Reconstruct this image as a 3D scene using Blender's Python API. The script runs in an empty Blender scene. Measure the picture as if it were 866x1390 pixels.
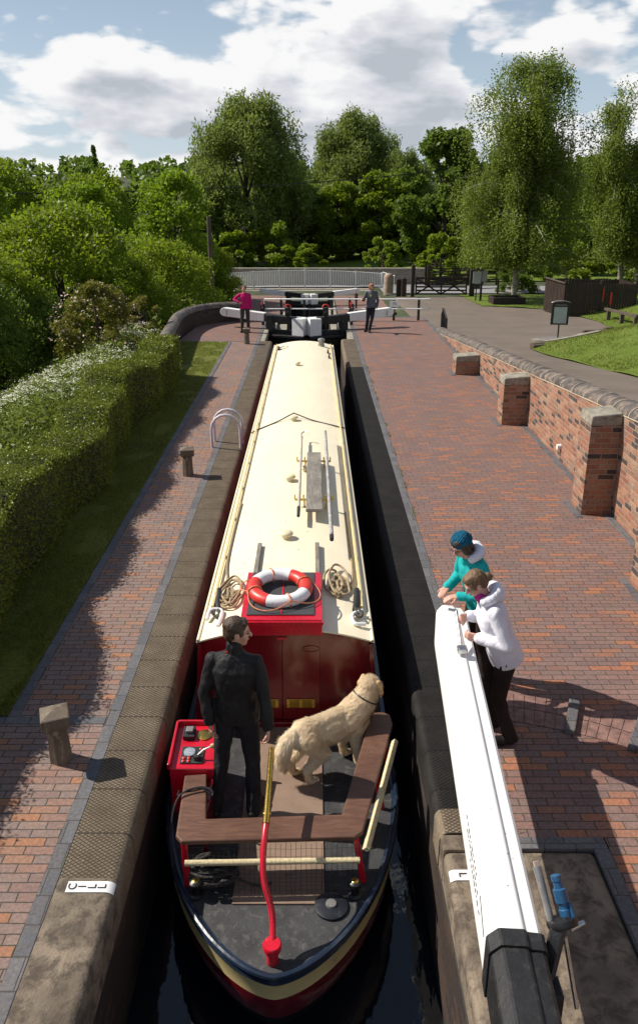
import bpy, bmesh, math, random
import numpy as np
from mathutils import Vector, Matrix, noise, Quaternion

R = math.radians
PI = math.pi
scene = bpy.context.scene

# ------------------------------------------------------------------ camera
EYE = 4.35
cam_d = bpy.data.cameras.new('camera')
cam = bpy.data.objects.new('camera', cam_d)
scene.collection.objects.link(cam)
cam.location = (0, 0, EYE)
cam.rotation_euler = (R(90 - 19.39), 0, 0)
cam_d.sensor_width = 36
cam_d.lens = 27.97
cam_d.shift_x = 0.0058
cam_d.shift_y = -0.0324
cam_d.clip_start = 0.1
cam_d.clip_end = 3000
scene.camera = cam

# ------------------------------------------------------------------ sun and sky
SUN_EL = R(43)
SUN_AZ = R(-72)            # from +Y, clockwise: the sun stands to the left and slightly ahead
SUN_DIR = Vector((math.sin(SUN_AZ) * math.cos(SUN_EL), math.cos(SUN_AZ) * math.cos(SUN_EL), math.sin(SUN_EL)))
sun_d = bpy.data.lights.new('sun', 'SUN')
sun_d.energy = 4.8
sun_d.angle = R(0.53)
sun_d.color = (1.0, 0.93, 0.82)
sun = bpy.data.objects.new('sun', sun_d)
scene.collection.objects.link(sun)
sun.location = (-30, 10, 40)
sun.rotation_euler = SUN_DIR.to_track_quat('Z', 'Y').to_euler()

world = bpy.data.worlds.new('World')
scene.world = world
world.use_nodes = True


def build_world():
    nt = world.node_tree
    nt.nodes.clear()
    N = lambda t: nt.nodes.new(t)
    L = nt.links.new
    out = N('ShaderNodeOutputWorld')
    bg = N('ShaderNodeBackground')
    bg.inputs['Strength'].default_value = 0.058
    L(bg.outputs[0], out.inputs[0])
    sky = N('ShaderNodeTexSky')
    sky.sky_type = 'NISHITA'
    sky.sun_disc = False
    sky.sun_elevation = SUN_EL
    sky.sun_rotation = SUN_AZ
    sky.air_density = 1.0
    sky.dust_density = 0.3
    sky.ozone_density = 1.3
    tc = N('ShaderNodeTexCoord')
    sep = N('ShaderNodeSeparateXYZ')
    L(tc.outputs['Generated'], sep.inputs[0])

    def math_(op, a, b=None, c=None):
        n = N('ShaderNodeMath')
        n.operation = op
        for i, v in enumerate((a, b, c)):
            if v is None:
                continue
            if isinstance(v, (int, float)):
                n.inputs[i].default_value = v
            else:
                L(v, n.inputs[i])
        return n.outputs[0]

    def noise_(off, scale, detail, rough=0.55, dist=0.0):
        mp = N('ShaderNodeMapping')
        L(tc.outputs['Generated'], mp.inputs[0])
        mp.inputs['Location'].default_value = off
        mp.inputs['Scale'].default_value = (1.0, 1.0, 2.9)
        n = N('ShaderNodeTexNoise')
        L(mp.outputs[0], n.inputs['Vector'])
        n.inputs['Scale'].default_value = scale
        n.inputs['Detail'].default_value = detail
        n.inputs['Roughness'].default_value = rough
        n.inputs['Distortion'].default_value = dist
        return n.outputs['Fac']

    def puff_(off, scale, detail):
        """rounded billows: smooth cells with smaller cells on them"""
        mp = N('ShaderNodeMapping')
        L(tc.outputs['Generated'], mp.inputs[0])
        mp.inputs['Location'].default_value = off
        mp.inputs['Scale'].default_value = (1.0, 1.0, 2.0)
        wn = N('ShaderNodeTexNoise')
        L(mp.outputs[0], wn.inputs['Vector'])
        wn.inputs['Scale'].default_value = 9.0
        wn.inputs['Detail'].default_value = 3
        ad = N('ShaderNodeVectorMath')
        ad.operation = 'MULTIPLY_ADD'
        L(wn.outputs['Color'], ad.inputs[0])
        ad.inputs[1].default_value = (0.11, 0.11, 0.11)
        L(mp.outputs[0], ad.inputs[2])
        v = N('ShaderNodeTexVoronoi')
        v.feature = 'F1'
        L(ad.outputs[0], v.inputs['Vector'])
        v.inputs['Scale'].default_value = scale
        v.inputs['Detail'].default_value = detail
        v.inputs['Roughness'].default_value = 0.55
        return math_('SUBTRACT', 1.0, v.outputs['Distance'])

    base = (3.23, 1.7, 0.65)
    SC = 4.6

    def cloud(dx, dy, dz, fine=True):
        off = (base[0] + dx, base[1] + dy, base[2] + dz)
        a = noise_(off, SC, 9 if fine else 5, 0.56, 0.0)
        p = puff_((off[0], off[1], off[2]), 7.5, 2.5 if fine else 1.0)
        return math_('ADD', math_('MULTIPLY', a, 0.72), math_('MULTIPLY', p, 0.26))
    n0 = cloud(0, 0, 0)
    n1 = cloud(-0.020, 0.004, 0.060, False)
    big = noise_((9.1, 4.2, 0.9), 2.3, 2, 0.5)
    # more cloud low down, clear blue overhead
    el = sep.outputs['Z']
    thin = N('ShaderNodeMapRange')
    L(el, thin.inputs[0])
    for i, v in zip((1, 2, 3, 4), (0.20, 0.55, 0.0, 0.16)):
        thin.inputs[i].default_value = v
    dens = math_('ADD', n0, math_('MULTIPLY', math_('SUBTRACT', big, 0.5), 0.22))
    dens = math_('SUBTRACT', dens, thin.outputs[0])
    cov = N('ShaderNodeMapRange')
    cov.interpolation_type = 'SMOOTHSTEP'
    L(dens, cov.inputs[0])
    for i, v in zip((1, 2, 3, 4), (0.285, 0.365, 0.0, 1.0)):
        cov.inputs[i].default_value = v
    lit = math_('ADD', math_('MULTIPLY', math_('SUBTRACT', n0, n1), 4.2), 0.62)
    thick = math_('MULTIPLY', math_('SUBTRACT', dens, 0.435), 3.4)
    lit = math_('SUBTRACT', lit, thick)
    ramp = N('ShaderNodeValToRGB')
    L(lit, ramp.inputs[0])
    ramp.color_ramp.elements[0].position = 0.10
    ramp.color_ramp.elements[0].color = (6.1, 6.6, 7.3, 1)
    ramp.color_ramp.elements[1].position = 0.74
    ramp.color_ramp.elements[1].color = (11.9, 11.9, 11.9, 1)
    e = ramp.color_ramp.elements.new(0.42)
    e.color = (8.9, 9.1, 9.7, 1)
    # thin white veil near the horizon
    hz = N('ShaderNodeMapRange')
    L(el, hz.inputs[0])
    for i, v in zip((1, 2, 3, 4), (0.0, 0.34, 0.78, 0.12)):
        hz.inputs[i].default_value = v
    veil = N('ShaderNodeMix')
    veil.data_type = 'RGBA'
    L(hz.outputs[0], veil.inputs[0])
    L(sky.outputs[0], veil.inputs[6])
    veil.inputs[7].default_value = (7.6, 9.0, 10.6, 1)
    mix = N('ShaderNodeMix')
    mix.data_type = 'RGBA'
    L(cov.outputs[0], mix.inputs[0])
    L(veil.outputs[2], mix.inputs[6])
    L(ramp.outputs[0], mix.inputs[7])
    L(mix.outputs[2], bg.inputs['Color'])


build_world()
world.cycles.sampling_method = 'MANUAL'
world.cycles.sample_map_resolution = 256
scene.view_settings.view_transform = 'Standard'
scene.view_settings.look = 'None'
scene.view_settings.exposure = 0.46
scene.view_settings.gamma = 1.0
scene.view_settings.use_curve_mapping = False
scene.render.engine = 'CYCLES'
scene.cycles.max_bounces = 6
scene.cycles.transparent_max_bounces = 8
scene.cycles.use_denoising = True

# ------------------------------------------------------------------ object helpers
ORG = {}


def link(o):
    scene.collection.objects.link(o)
    return o


def props(o, label=None, cat=None, group=None, kind=None):
    if label:
        o['label'] = label
    if cat:
        o['category'] = cat
    if group:
        o['group'] = group
    if kind:
        o['kind'] = kind
    return o


def thing(name, label, cat, loc=(0, 0, 0), rz=0.0, group=None, local=False):
    """an Empty at the base of a thing; parts are its children"""
    o = link(bpy.data.objects.new(name, None))
    o.location = loc
    o.rotation_euler = (0, 0, rz)
    o.empty_display_size = 0.2
    props(o, label, cat, group)
    ORG[o.name] = Vector((0, 0, 0)) if local else Vector(loc)
    return o


def copy_tree(o, parent=None):
    c = link(o.copy())
    ORG[c.name] = ORG.get(o.name, Vector((0, 0, 0)))
    if parent is not None:
        c.parent = parent
    for ch in list(o.children):
        copy_tree(ch, c)
    return c


class MB:
    """collects shapes and links them as one mesh object"""

    def __init__(self):
        self.v = []
        self.f = []
        self.mi = []
        self.m = 0

    def add(self, vs, fs):
        b = len(self.v)
        self.v.extend([tuple(x) for x in vs])
        for f in fs:
            self.f.append(tuple(b + i for i in f))
            self.mi.append(self.m)
        return self

    def box(self, a, b, M=None, c=None):
        """axis box from corner a to corner b, optional matrix M about pivot c"""
        x0, y0, z0 = a
        x1, y1, z1 = b
        vs = [(x0, y0, z0), (x1, y0, z0), (x1, y1, z0), (x0, y1, z0), (x0, y0, z1), (x1, y0, z1), (x1, y1, z1), (x0, y1, z1)]
        if M is not None:
            c = Vector(c) if c is not None else Vector(((x0 + x1) / 2, (y0 + y1) / 2, (z0 + z1) / 2))
            vs = [tuple(c + M @ (Vector(p) - c)) for p in vs]
        return self.add(vs, [(0, 3, 2, 1), (4, 5, 6, 7), (0, 1, 5, 4), (1, 2, 6, 5), (2, 3, 7, 6), (3, 0, 4, 7)])

    def beam(self, p0, p1, w, h, up=(0, 0, 1)):
        """square bar from p0 to p1, w across, h along up"""
        p0, p1 = Vector(p0), Vector(p1)
        d = (p1 - p0).normalized()
        u = Vector(up)
        s = d.cross(u)
        if s.length < 1e-5:
            s = d.cross(Vector((1, 0, 0)))
        s.normalize()
        u = s.cross(d).normalized()
        vs = []
        for p in (p0, p1):
            for a, b in ((-1, -1), (1, -1), (1, 1), (-1, 1)):
                vs.append(p + s * (a * w / 2) + u * (b * h / 2))
        return self.add(vs, [(0, 1, 2, 3), (7, 6, 5, 4), (0, 4, 5, 1), (1, 5, 6, 2), (2, 6, 7, 3), (3, 7, 4, 0)])

    def tube(self, pts, r, seg=10, closed=False, cap=True, flat=1.0):
        pts = [Vector(p) for p in pts]
        n = len(pts)
        rs = list(r) if isinstance(r, (list, tuple)) else [r] * n
        b = len(self.v)
        prev = None
        for i, p in enumerate(pts):
            if closed:
                t = pts[(i + 1) % n] - pts[(i - 1) % n]
            else:
                t = pts[min(i + 1, n - 1)] - pts[max(i - 1, 0)]
            if t.length < 1e-9:
                t = Vector((0, 0, 1))
            t.normalize()
            if prev is None:
                a = t.cross(Vector((0, 0, 1)))
                if a.length < 0.05:
                    a = t.cross(Vector((0, 1, 0)))
                a.normalize()
            else:
                a = prev - t * prev.dot(t)
                if a.length < 1e-6:
                    a = t.cross(Vector((0, 0, 1)))
                a.normalize()
            prev = a
            c = t.cross(a)
            for k in range(seg):
                th = 2 * PI * k / seg
                self.v.append(tuple(p + (a * math.cos(th) + c * (math.sin(th) * flat)) * rs[i]))
        m = n if closed else n - 1
        for i in range(m):
            for k in range(seg):
                a0 = b + i * seg + k
                a1 = b + i * seg + (k + 1) % seg
                c0 = b + ((i + 1) % n) * seg + k
                c1 = b + ((i + 1) % n) * seg + (k + 1) % seg
                self.f.append((a0, a1, c1, c0))
                self.mi.append(self.m)
        if cap and not closed:
            self.f.append(tuple(b + k for k in reversed(range(seg))))
            self.mi.append(self.m)
            self.f.append(tuple(b + (n - 1) * seg + k for k in range(seg)))
            self.mi.append(self.m)
        return self

    def lathe(self, prof, c=(0, 0, 0), seg=24, M=None, rot=0.0):
        """profile of (radius, z) turned round the z axis through c"""
        c = Vector(c)
        b = len(self.v)
        for r, z in prof:
            for k in range(seg):
                th = 2 * PI * k / seg + rot
                p = Vector((r * math.cos(th), r * math.sin(th), z))
                if M is not None:
                    p = M @ p
                self.v.append(tuple(c + p))
        n = len(prof)
        for i in range(n - 1):
            for k in range(seg):
                self.f.append((b + i * seg + k, b + i * seg + (k + 1) % seg, b + (i + 1) * seg + (k + 1) % seg, b + (i + 1) * seg + k))
                self.mi.append(self.m)
        self.f.append(tuple(b + k for k in reversed(range(seg))))
        self.mi.append(self.m)
        self.f.append(tuple(b + (n - 1) * seg + k for k in range(seg)))
        self.mi.append(self.m)
        return self

    def ell(self, c, r, M=None, seg=16, rings=10):
        prof = []
        for i in range(rings + 1):
            a = -PI / 2 + PI * i / rings
            prof.append((max(math.cos(a), 0.02), math.sin(a)))
        S = Matrix.Diagonal(Vector(r if isinstance(r, (tuple, list)) else (r, r, r)))
        return self.lathe(prof, c, seg, (M @ S) if M is not None else S)

    def prism(self, poly, z0, z1):
        n = len(poly)
        vs = [(x, y, z0) for x, y in poly] + [(x, y, z1) for x, y in poly]
        fs = [tuple(reversed(range(n))), tuple(range(n, 2 * n))]
        fs += [(i, (i + 1) % n, n + (i + 1) % n, n + i) for i in range(n)]
        return self.add(vs, fs)

    def sweep(self, prof, path, cap=True):
        """profile points (s, z) swept along a plan path of (x, y, z, side_x, side_y)"""
        n = len(prof)
        b = len(self.v)
        for x, y, z, sx, sy in path:
            for s, h in prof:
                self.v.append((x + sx * s, y + sy * s, z + h))
        for i in range(len(path) - 1):
            for k in range(n):
                self.f.append((b + i * n + k, b + i * n + (k + 1) % n, b + (i + 1) * n + (k + 1) % n, b + (i + 1) * n + k))
                self.mi.append(self.m)
        if cap:
            self.f.append(tuple(b + k for k in range(n)))
            self.mi.append(self.m)
            self.f.append(tuple(b + (len(path) - 1) * n + k for k in reversed(range(n))))
            self.mi.append(self.m)
        return self

    def grid(self, fx, nu, nv):
        """fx(u, v) -> point, u and v in 0..1"""
        b = len(self.v)
        for j in range(nv + 1):
            for i in range(nu + 1):
                self.v.append(tuple(fx(i / nu, j / nv)))
        for j in range(nv):
            for i in range(nu):
                a = b + j * (nu + 1) + i
                self.f.append((a, a + 1, a + nu + 2, a + nu + 1))
                self.mi.append(self.m)
        return self

    def build(self, name, mats, parent=None, smooth=False, bevel=0.0, bseg=2, org=None, sharp=40):
        if not isinstance(mats, (list, tuple)):
            mats = [mats]
        if parent is not None:
            o0 = ORG.get(parent.name, Vector((0, 0, 0)))
        else:
            o0 = Vector(org) if org is not None else Vector((0, 0, 0))
        me = bpy.data.meshes.new(name)
        vs = [(x - o0.x, y - o0.y, z - o0.z) for x, y, z in self.v]
        me.from_pydata(vs, [], self.f)
        for m in mats:
            me.materials.append(m)
        if any(self.mi):
            me.polygons.foreach_set('material_index', self.mi)
        bm = bmesh.new()
        bm.from_mesh(me)
        bmesh.ops.recalc_face_normals(bm, faces=bm.faces)
        bm.to_mesh(me)
        bm.free()
        if smooth:
            me.polygons.foreach_set('use_smooth', [True] * len(me.polygons))
            try:
                me.set_sharp_from_angle(angle=R(sharp))
            except Exception:
                pass
        o = link(bpy.data.objects.new(name, me))
        if parent is not None:
            o.parent = parent
        else:
            o.location = o0
        ORG[o.name] = o0
        if bevel > 0:
            bv = o.modifiers.new('bevel', 'BEVEL')
            bv.width = bevel
            bv.segments = bseg
            bv.limit_method = 'ANGLE'
            bv.angle_limit = R(50)
            bv.harden_normals = False
        return o


def spline(pts, n=8, closed=False):
    """Catmull-Rom through pts"""
    P = [Vector(p) for p in pts]
    out = []
    m = len(P)
    rng = range(m) if closed else range(m - 1)
    for i in rng:
        if closed:
            a, b, c, d = P[(i - 1) % m], P[i], P[(i + 1) % m], P[(i + 2) % m]
        else:
            a, b, c, d = P[max(i - 1, 0)], P[i], P[i + 1], P[min(i + 2, m - 1)]
        for k in range(n):
            t = k / n
            out.append(0.5 * ((2 * b) + (c - a) * t + (2 * a - 5 * b + 4 * c - d) * t * t + (3 * b - a - 3 * c + d) * t ** 3))
    if not closed:
        out.append(P[-1])
    return out


def lettering(text, size, mat, parent, M, depth=0.004, name='lettering'):
    cu = bpy.data.curves.new(name, 'FONT')
    cu.body = text
    cu.size = size
    cu.align_x = 'CENTER'
    cu.align_y = 'CENTER'
    cu.extrude = depth / 2
    tmp = link(bpy.data.objects.new('tmp_text', cu))
    dg = bpy.context.evaluated_depsgraph_get()
    me = bpy.data.meshes.new_from_object(tmp.evaluated_get(dg))
    bpy.data.objects.remove(tmp)
    me.name = name
    o0 = ORG.get(parent.name, Vector((0, 0, 0)))
    me.transform(Matrix.Translation(-o0) @ M)
    me.materials.clear()
    me.materials.append(mat)
    o = link(bpy.data.objects.new(name, me))
    o.parent = parent
    ORG[o.name] = o0
    return o


def sm(a, b, x):
    t = min(max((x - a) / (b - a), 0.0), 1.0)
    return t * t * (3 - 2 * t)


# ------------------------------------------------------------------ materials
class NT:
    def __init__(self, name):
        self.mat = bpy.data.materials.new(name)
        self.mat.use_nodes = True
        self.nt = self.mat.node_tree
        self.nt.nodes.clear()
        self.out = self.n('ShaderNodeOutputMaterial')

    def n(self, t):
        return self.nt.nodes.new(t)

    def l(self, a, b):
        self.nt.links.new(a, b)

    def put(self, sock, v):
        if v is None:
            return
        if hasattr(v, 'is_output'):
            self.l(v, sock)
        else:
            if sock.type == 'RGBA' and len(v) == 3:
                v = (*v, 1)
            sock.default_value = v

    def m(self, op, a, b=None, c=None, clamp=False):
        n = self.n('ShaderNodeMath')
        n.operation = op
        n.use_clamp = clamp
        for i, v in enumerate((a, b, c)):
            self.put(n.inputs[i], v)
        return n.outputs[0]

    def mix(self, f, a, b, blend='MIX'):
        n = self.n('ShaderNodeMix')
        n.data_type = 'RGBA'
        n.blend_type = blend
        self.put(n.inputs[0], f)
        self.put(n.inputs[6], a)
        self.put(n.inputs[7], b)
        return n.outputs[2]

    def obj(self):
        return self.n('ShaderNodeTexCoord').outputs['Object']

    def pos(self):
        return self.n('ShaderNodeNewGeometry').outputs['Position']

    def scaled(self, vec, s):
        n = self.n('ShaderNodeMapping')
        self.l(vec, n.inputs[0])
        n.inputs['Scale'].default_value = s
        return n.outputs[0]

    def noise(self, vec, scale, detail=4, rough=0.55, dist=0.0, col=False):
        n = self.n('ShaderNodeTexNoise')
        if vec is not None:
            self.l(vec, n.inputs['Vector'])
        n.inputs['Scale'].default_value = scale
        n.inputs['Detail'].default_value = detail
        n.inputs['Roughness'].default_value = rough
        n.inputs['Distortion'].default_value = dist
        return n.outputs['Color' if col else 'Fac']

    def ss(self, x, a, b, lo=0.0, hi=1.0):
        n = self.n('ShaderNodeMapRange')
        n.interpolation_type = 'SMOOTHSTEP'
        self.put(n.inputs[0], x)
        for i, v in zip((1, 2, 3, 4), (a, b, lo, hi)):
            n.inputs[i].default_value = v
        return n.outputs[0]

    def ramp(self, f, stops, const=False):
        n = self.n('ShaderNodeValToRGB')
        self.put(n.inputs[0], f)
        cr = n.color_ramp
        if const:
            cr.interpolation = 'CONSTANT'
        while len(cr.elements) < len(stops):
            cr.elements.new(0.5)
        for e, (p, c) in zip(cr.elements, stops):
            e.position = p
            e.color = (*c, 1)
        return n.outputs[0]

    def bump(self, h, strength=0.3, dist=0.01):
        n = self.n('ShaderNodeBump')
        n.inputs['Strength'].default_value = strength
        n.inputs['Distance'].default_value = dist
        self.l(h, n.inputs['Height'])
        return n.outputs[0]

    def pbr(self, col, rough=0.6, metal=0.0, normal=None, spec=0.5, coat=0.0, **kw):
        p = self.n('ShaderNodeBsdfPrincipled')
        self.put(p.inputs['Base Color'], col)
        self.put(p.inputs['Roughness'], rough)
        self.put(p.inputs['Metallic'], metal)
        self.put(p.inputs['Specular IOR Level'], spec)
        if coat:
            p.inputs['Coat Weight'].default_value = coat
            p.inputs['Coat Roughness'].default_value = 0.08
        if normal is not None:
            self.l(normal, p.inputs['Normal'])
        for k, v in kw.items():
            self.put(p.inputs[k], v)
        self.l(p.outputs[0], self.out.inputs[0])
        return self.mat


def shade(c, k):
    return tuple(min(x * k, 1.0) for x in c)


def pmat(name, col, rough=0.6, metal=0.0, var=0.15, vs=3.0, bump=0.0, bs=60.0, spec=0.5, coat=0.0, col2=None, dirt=None, dirt_amt=0.0, stretch=None, bdist=0.01):
    t = NT(name)
    v = t.obj()
    if stretch:
        v = t.scaled(v, stretch)
    n1 = t.noise(v, vs, 7, 0.6)
    c = t.mix(t.ss(n1, 0.3, 0.7), shade(col, 1 - var), col2 or shade(col, 1 + var))
    if dirt:
        n3 = t.noise(v, vs * 2.7, 9, 0.7, 0.4)
        c = t.mix(t.ss(n3, 0.62 - dirt_amt * 0.25, 0.8 - dirt_amt * 0.2), c, dirt)
    nb = t.noise(v, bs, 5, 0.6)
    rr = t.m('ADD', t.m('MULTIPLY', t.m('SUBTRACT', nb, 0.5), 0.25), rough, clamp=True)
    nm = t.bump(nb, bump, bdist) if bump else None
    return t.pbr(c, rr, metal, nm, spec, coat)


def brick_mat(name, w, h, cols, mortar, joint=0.01, ground=True, rough=0.8, bump=0.5, stain=None, stain_amt=0.3, tint=None):
    """running-bond bricks laid out in metres; every brick takes its own colour"""
    t = NT(name)
    p = t.pos()
    s = t.n('ShaderNodeSeparateXYZ')
    t.l(p, s.inputs[0])
    if ground:
        u, v = s.outputs[0], s.outputs[1]
    else:
        g = t.n('ShaderNodeNewGeometry')
        sn = t.n('ShaderNodeSeparateXYZ')
        t.l(g.outputs['True Normal'], sn.inputs[0])
        ax = t.m('GREATER_THAN', t.m('ABSOLUTE', sn.outputs[0]), 0.6)
        mx = t.n('ShaderNodeMix')
        t.l(ax, mx.inputs[0])
        t.l(s.outputs[0], mx.inputs[2])
        t.l(s.outputs[1], mx.inputs[3])
        u, v = mx.outputs[0], s.outputs[2]
    wob = t.noise(p, 9.0, 2)
    vv = t.m('DIVIDE', t.m('ADD', v, t.m('MULTIPLY', wob, 0.006)), h)
    row = t.m('FLOOR', vv)
    off = t.m('MULTIPLY', t.m('FLOORED_MODULO', row, 2.0), 0.5)
    rj = t.n('ShaderNodeTexWhiteNoise')
    rj.noise_dimensions = '1D'
    t.l(row, rj.inputs['W'])
    off = t.m('ADD', off, t.m('MULTIPLY', rj.outputs[0], 0.22))
    uu = t.m('ADD', t.m('DIVIDE', t.m('ADD', u, t.m('MULTIPLY', wob, 0.008)), w), off)
    cu = t.m('FLOOR', uu)
    fu = t.m('FRACT', uu)
    fv = t.m('FRACT', vv)
    du = t.m('MULTIPLY', t.m('MINIMUM', fu, t.m('SUBTRACT', 1.0, fu)), w)
    dv = t.m('MULTIPLY', t.m('MINIMUM', fv, t.m('SUBTRACT', 1.0, fv)), h)
    d = t.m('MINIMUM', du, dv)
    d = t.m('ADD', d, t.m('MULTIPLY', t.m('SUBTRACT', t.noise(p, 55.0, 4), 0.5), joint * 0.8))
    face = t.ss(d, joint * 0.25, joint * 0.75)
    cb = t.n('ShaderNodeCombineXYZ')
    t.l(cu, cb.inputs[0])
    t.l(row, cb.inputs[1])
    wn = t.n('ShaderNodeTexWhiteNoise')
    wn.noise_dimensions = '2D'
    t.l(cb.outputs[0], wn.inputs['Vector'])
    stops = [(i / len(cols), c) for i, c in enumerate(cols)]
    bc = t.ramp(wn.outputs['Value'], stops, True)
    fine = t.noise(p, 38.0, 8, 0.7)
    inb = t.noise(p, 16.0, 4, 0.6)
    bc = t.mix(t.ss(inb, 0.35, 0.7, 0, 0.5), bc, t.mix(1.0, bc, (1.15, 1.0, 0.85), 'MULTIPLY'))
    bc = t.mix(t.ss(fine, 0.32, 0.72), t.mix(1.0, bc, (0.62, 0.60, 0.60), 'MULTIPLY'), bc)
    big = t.noise(p, 0.9, 6, 0.65)
    bc = t.mix(t.ss(big, 0.35, 0.72, 0.0, 0.24), bc, t.mix(1.0, bc, (0.62, 0.58, 0.60), 'MULTIPLY'))
    if stain:
        st = t.noise(p, 2.3, 9, 0.72, 0.5)
        bc = t.mix(t.ss(st, 0.56, 0.78, 0.0, stain_amt), bc, stain)
    jc = t.mix(t.noise(p, 14.0, 5), shade(mortar, 0.7), shade(mortar, 1.25))
    if ground:
        moss = t.noise(p, 1.7, 6, 0.65, 0.3)
        jc = t.mix(t.ss(moss, 0.52, 0.66, 0, 0.8), jc, (0.055, 0.075, 0.018))
        bc = t.mix(t.ss(t.noise(p, 0.55, 7, 0.7, 0.6), 0.55, 0.75, 0, 0.35), bc, t.mix(1.0, bc, (0.66, 0.66, 0.60), 'MULTIPLY'))
    col = t.mix(face, jc, bc)
    hgt = t.m('ADD', face, t.m('MULTIPLY', fine, 0.35))
    hgt = t.m('ADD', hgt, t.m('MULTIPLY', wn.outputs['Value'], 0.25))
    return t.pbr(col, rough, 0, t.bump(hgt, bump, 0.006), 0.3)


def leaf_mat(name, c1, c2, trans=0.35, tcol=None, rough=0.5, clump=1.2):
    t = NT(name)
    g = t.n('ShaderNodeNewGeometry')
    oi = t.n('ShaderNodeObjectInfo')
    f = t.m('ADD', t.m('MULTIPLY', g.outputs['Random Per Island'], 0.55), t.m('MULTIPLY', t.ss(t.noise(t.pos(), clump, 3), 0.3, 0.7), 0.45))
    c = t.mix(f, c1, c2)
    c = t.mix(t.m('MULTIPLY', oi.outputs['Random'], 0.25), c, shade(c2, 1.15))
    p = t.n('ShaderNodeBsdfPrincipled')
    t.l(c, p.inputs['Base Color'])
    p.inputs['Roughness'].default_value = rough
    p.inputs['Specular IOR Level'].default_value = 0.22
    tr = t.n('ShaderNodeBsdfTranslucent')
    t.l(t.mix(0.5, c, tcol or (c2[0] * 1.3, c2[1] * 1.4, c2[2] * 0.7)), tr.inputs[0])
    ms = t.n('ShaderNodeMixShader')
    ms.inputs[0].default_value = trans
    t.l(p.outputs[0], ms.inputs[1])
    t.l(tr.outputs[0], ms.inputs[2])
    t.l(ms.outputs[0], t.out.inputs[0])
    return t.mat


def coping_mat(name, c1, c2, line, cell=0.05):
    """stable-brick coping with a diamond tread; hollows between the diamonds hold dirt"""
    t = NT(name)
    p = t.pos()
    s = t.n('ShaderNodeSeparateXYZ')
    t.l(p, s.inputs[0])
    wob = t.m('MULTIPLY', t.noise(p, 6.0, 3), 0.02)
    a = t.m('DIVIDE', t.m('ADD', t.m('ADD', s.outputs[0], t.m('MULTIPLY', s.outputs[1], 1.45)), wob), cell)
    b = t.m('DIVIDE', t.m('ADD', t.m('SUBTRACT', s.outputs[0], t.m('MULTIPLY', s.outputs[1], 1.45)), wob), cell)
    fa = t.m('ABSOLUTE', t.m('SUBTRACT', t.m('FRACT', a), 0.5))
    fb = t.m('ABSOLUTE', t.m('SUBTRACT', t.m('FRACT', b), 0.5))
    e = t.m('MAXIMUM', fa, fb)
    stud = t.ss(e, 0.33, 0.46, 1.0, 0.0)
    slab = t.m('FRACT', t.m('DIVIDE', s.outputs[1], 0.46))
    sj = t.ss(t.m('MINIMUM', slab, t.m('SUBTRACT', 1.0, slab)), 0.008, 0.02)
    top = t.n('ShaderNodeNewGeometry')
    sn = t.n('ShaderNodeSeparateXYZ')
    t.l(top.outputs['Normal'], sn.inputs[0])
    flat = t.ss(sn.outputs[2], 0.8, 0.97)
    stud = t.m('SUBTRACT', 1.0, t.m('MULTIPLY', flat, t.m('SUBTRACT', 1.0, stud)))
    stud = t.m('MULTIPLY', stud, sj)
    wear = t.noise(p, 3.0, 9, 0.7)
    col = t.mix(t.ss(wear, 0.3, 0.7), c1, c2)
    fine = t.noise(p, 60.0, 6, 0.7)
    col = t.mix(t.ss(fine, 0.35, 0.7), t.mix(1.0, col, (0.6, 0.6, 0.6), 'MULTIPLY'), col)
    wb = t.noise(p, 21.0, 5, 0.6)
    col = t.mix(t.ss(wb, 0.66, 0.72, 0, 0.55), col, shade(c2, 1.8))
    col = t.mix(stud, line, col)
    hgt = t.m('ADD', stud, t.m('MULTIPLY', fine, 0.4))
    return t.pbr(col, 0.8, 0, t.bump(hgt, 0.7, 0.008), 0.2)


def wood_mat(name, c1, c2, axis=(1, 12, 12), rough=0.5, bump=0.25, coat=0.0):
    t = NT(name)
    v = t.scaled(t.obj(), axis)
    g = t.noise(v, 3.0, 9, 0.65, 1.2)
    g2 = t.noise(t.obj(), 2.2, 4)
    c = t.mix(t.ss(g, 0.32, 0.68), c1, c2)
    c = t.mix(t.ss(g2, 0.35, 0.75, 0, 0.55), c, shade(c1, 0.65))
    return t.pbr(c, t.m('ADD', t.m('MULTIPLY', g, 0.3), rough - 0.15), 0, t.bump(g, bump, 0.004), 0.4, coat)


M = {}
M['cream_trim'] = pmat('cream_trim_paint', (0.70, 0.57, 0.27), 0.35, var=0.08, vs=4, dirt=(0.4, 0.3, 0.15), dirt_amt=0.2)
M['ivory'] = pmat('ivory_vent_paint', (0.74, 0.66, 0.42), 0.35, var=0.06, vs=12, dirt=(0.5, 0.4, 0.18), dirt_amt=0.2)
M['maroon'] = pmat('maroon_paint', (0.15, 0.004, 0.010), 0.22, var=0.15, vs=1.4, coat=0.4, dirt=(0.10, 0.008, 0.010), dirt_amt=0.3)
M['red'] = pmat('red_paint', (0.52, 0.008, 0.024), 0.25, var=0.12, vs=6, coat=0.3, dirt=(0.3, 0.01, 0.02), dirt_amt=0.2)
M['hull_black'] = pmat('black_hull_paint', (0.012, 0.014, 0.020), 0.38, var=0.3, vs=4, bump=0.08, bs=25, dirt=(0.05, 0.05, 0.055), dirt_amt=0.35)
M['hull_navy'] = pmat('blue_black_gunwale_paint', (0.014, 0.024, 0.045), 0.20, var=0.3, vs=3, bump=0.06, bs=22, dirt=(0.07, 0.075, 0.085), dirt_amt=0.35)
M['deck'] = pmat('grey_anti_slip_deck', (0.028, 0.029, 0.032), 0.62, var=0.35, vs=5, bump=0.5, bs=160, dirt=(0.085, 0.08, 0.075), dirt_amt=0.5)
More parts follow.
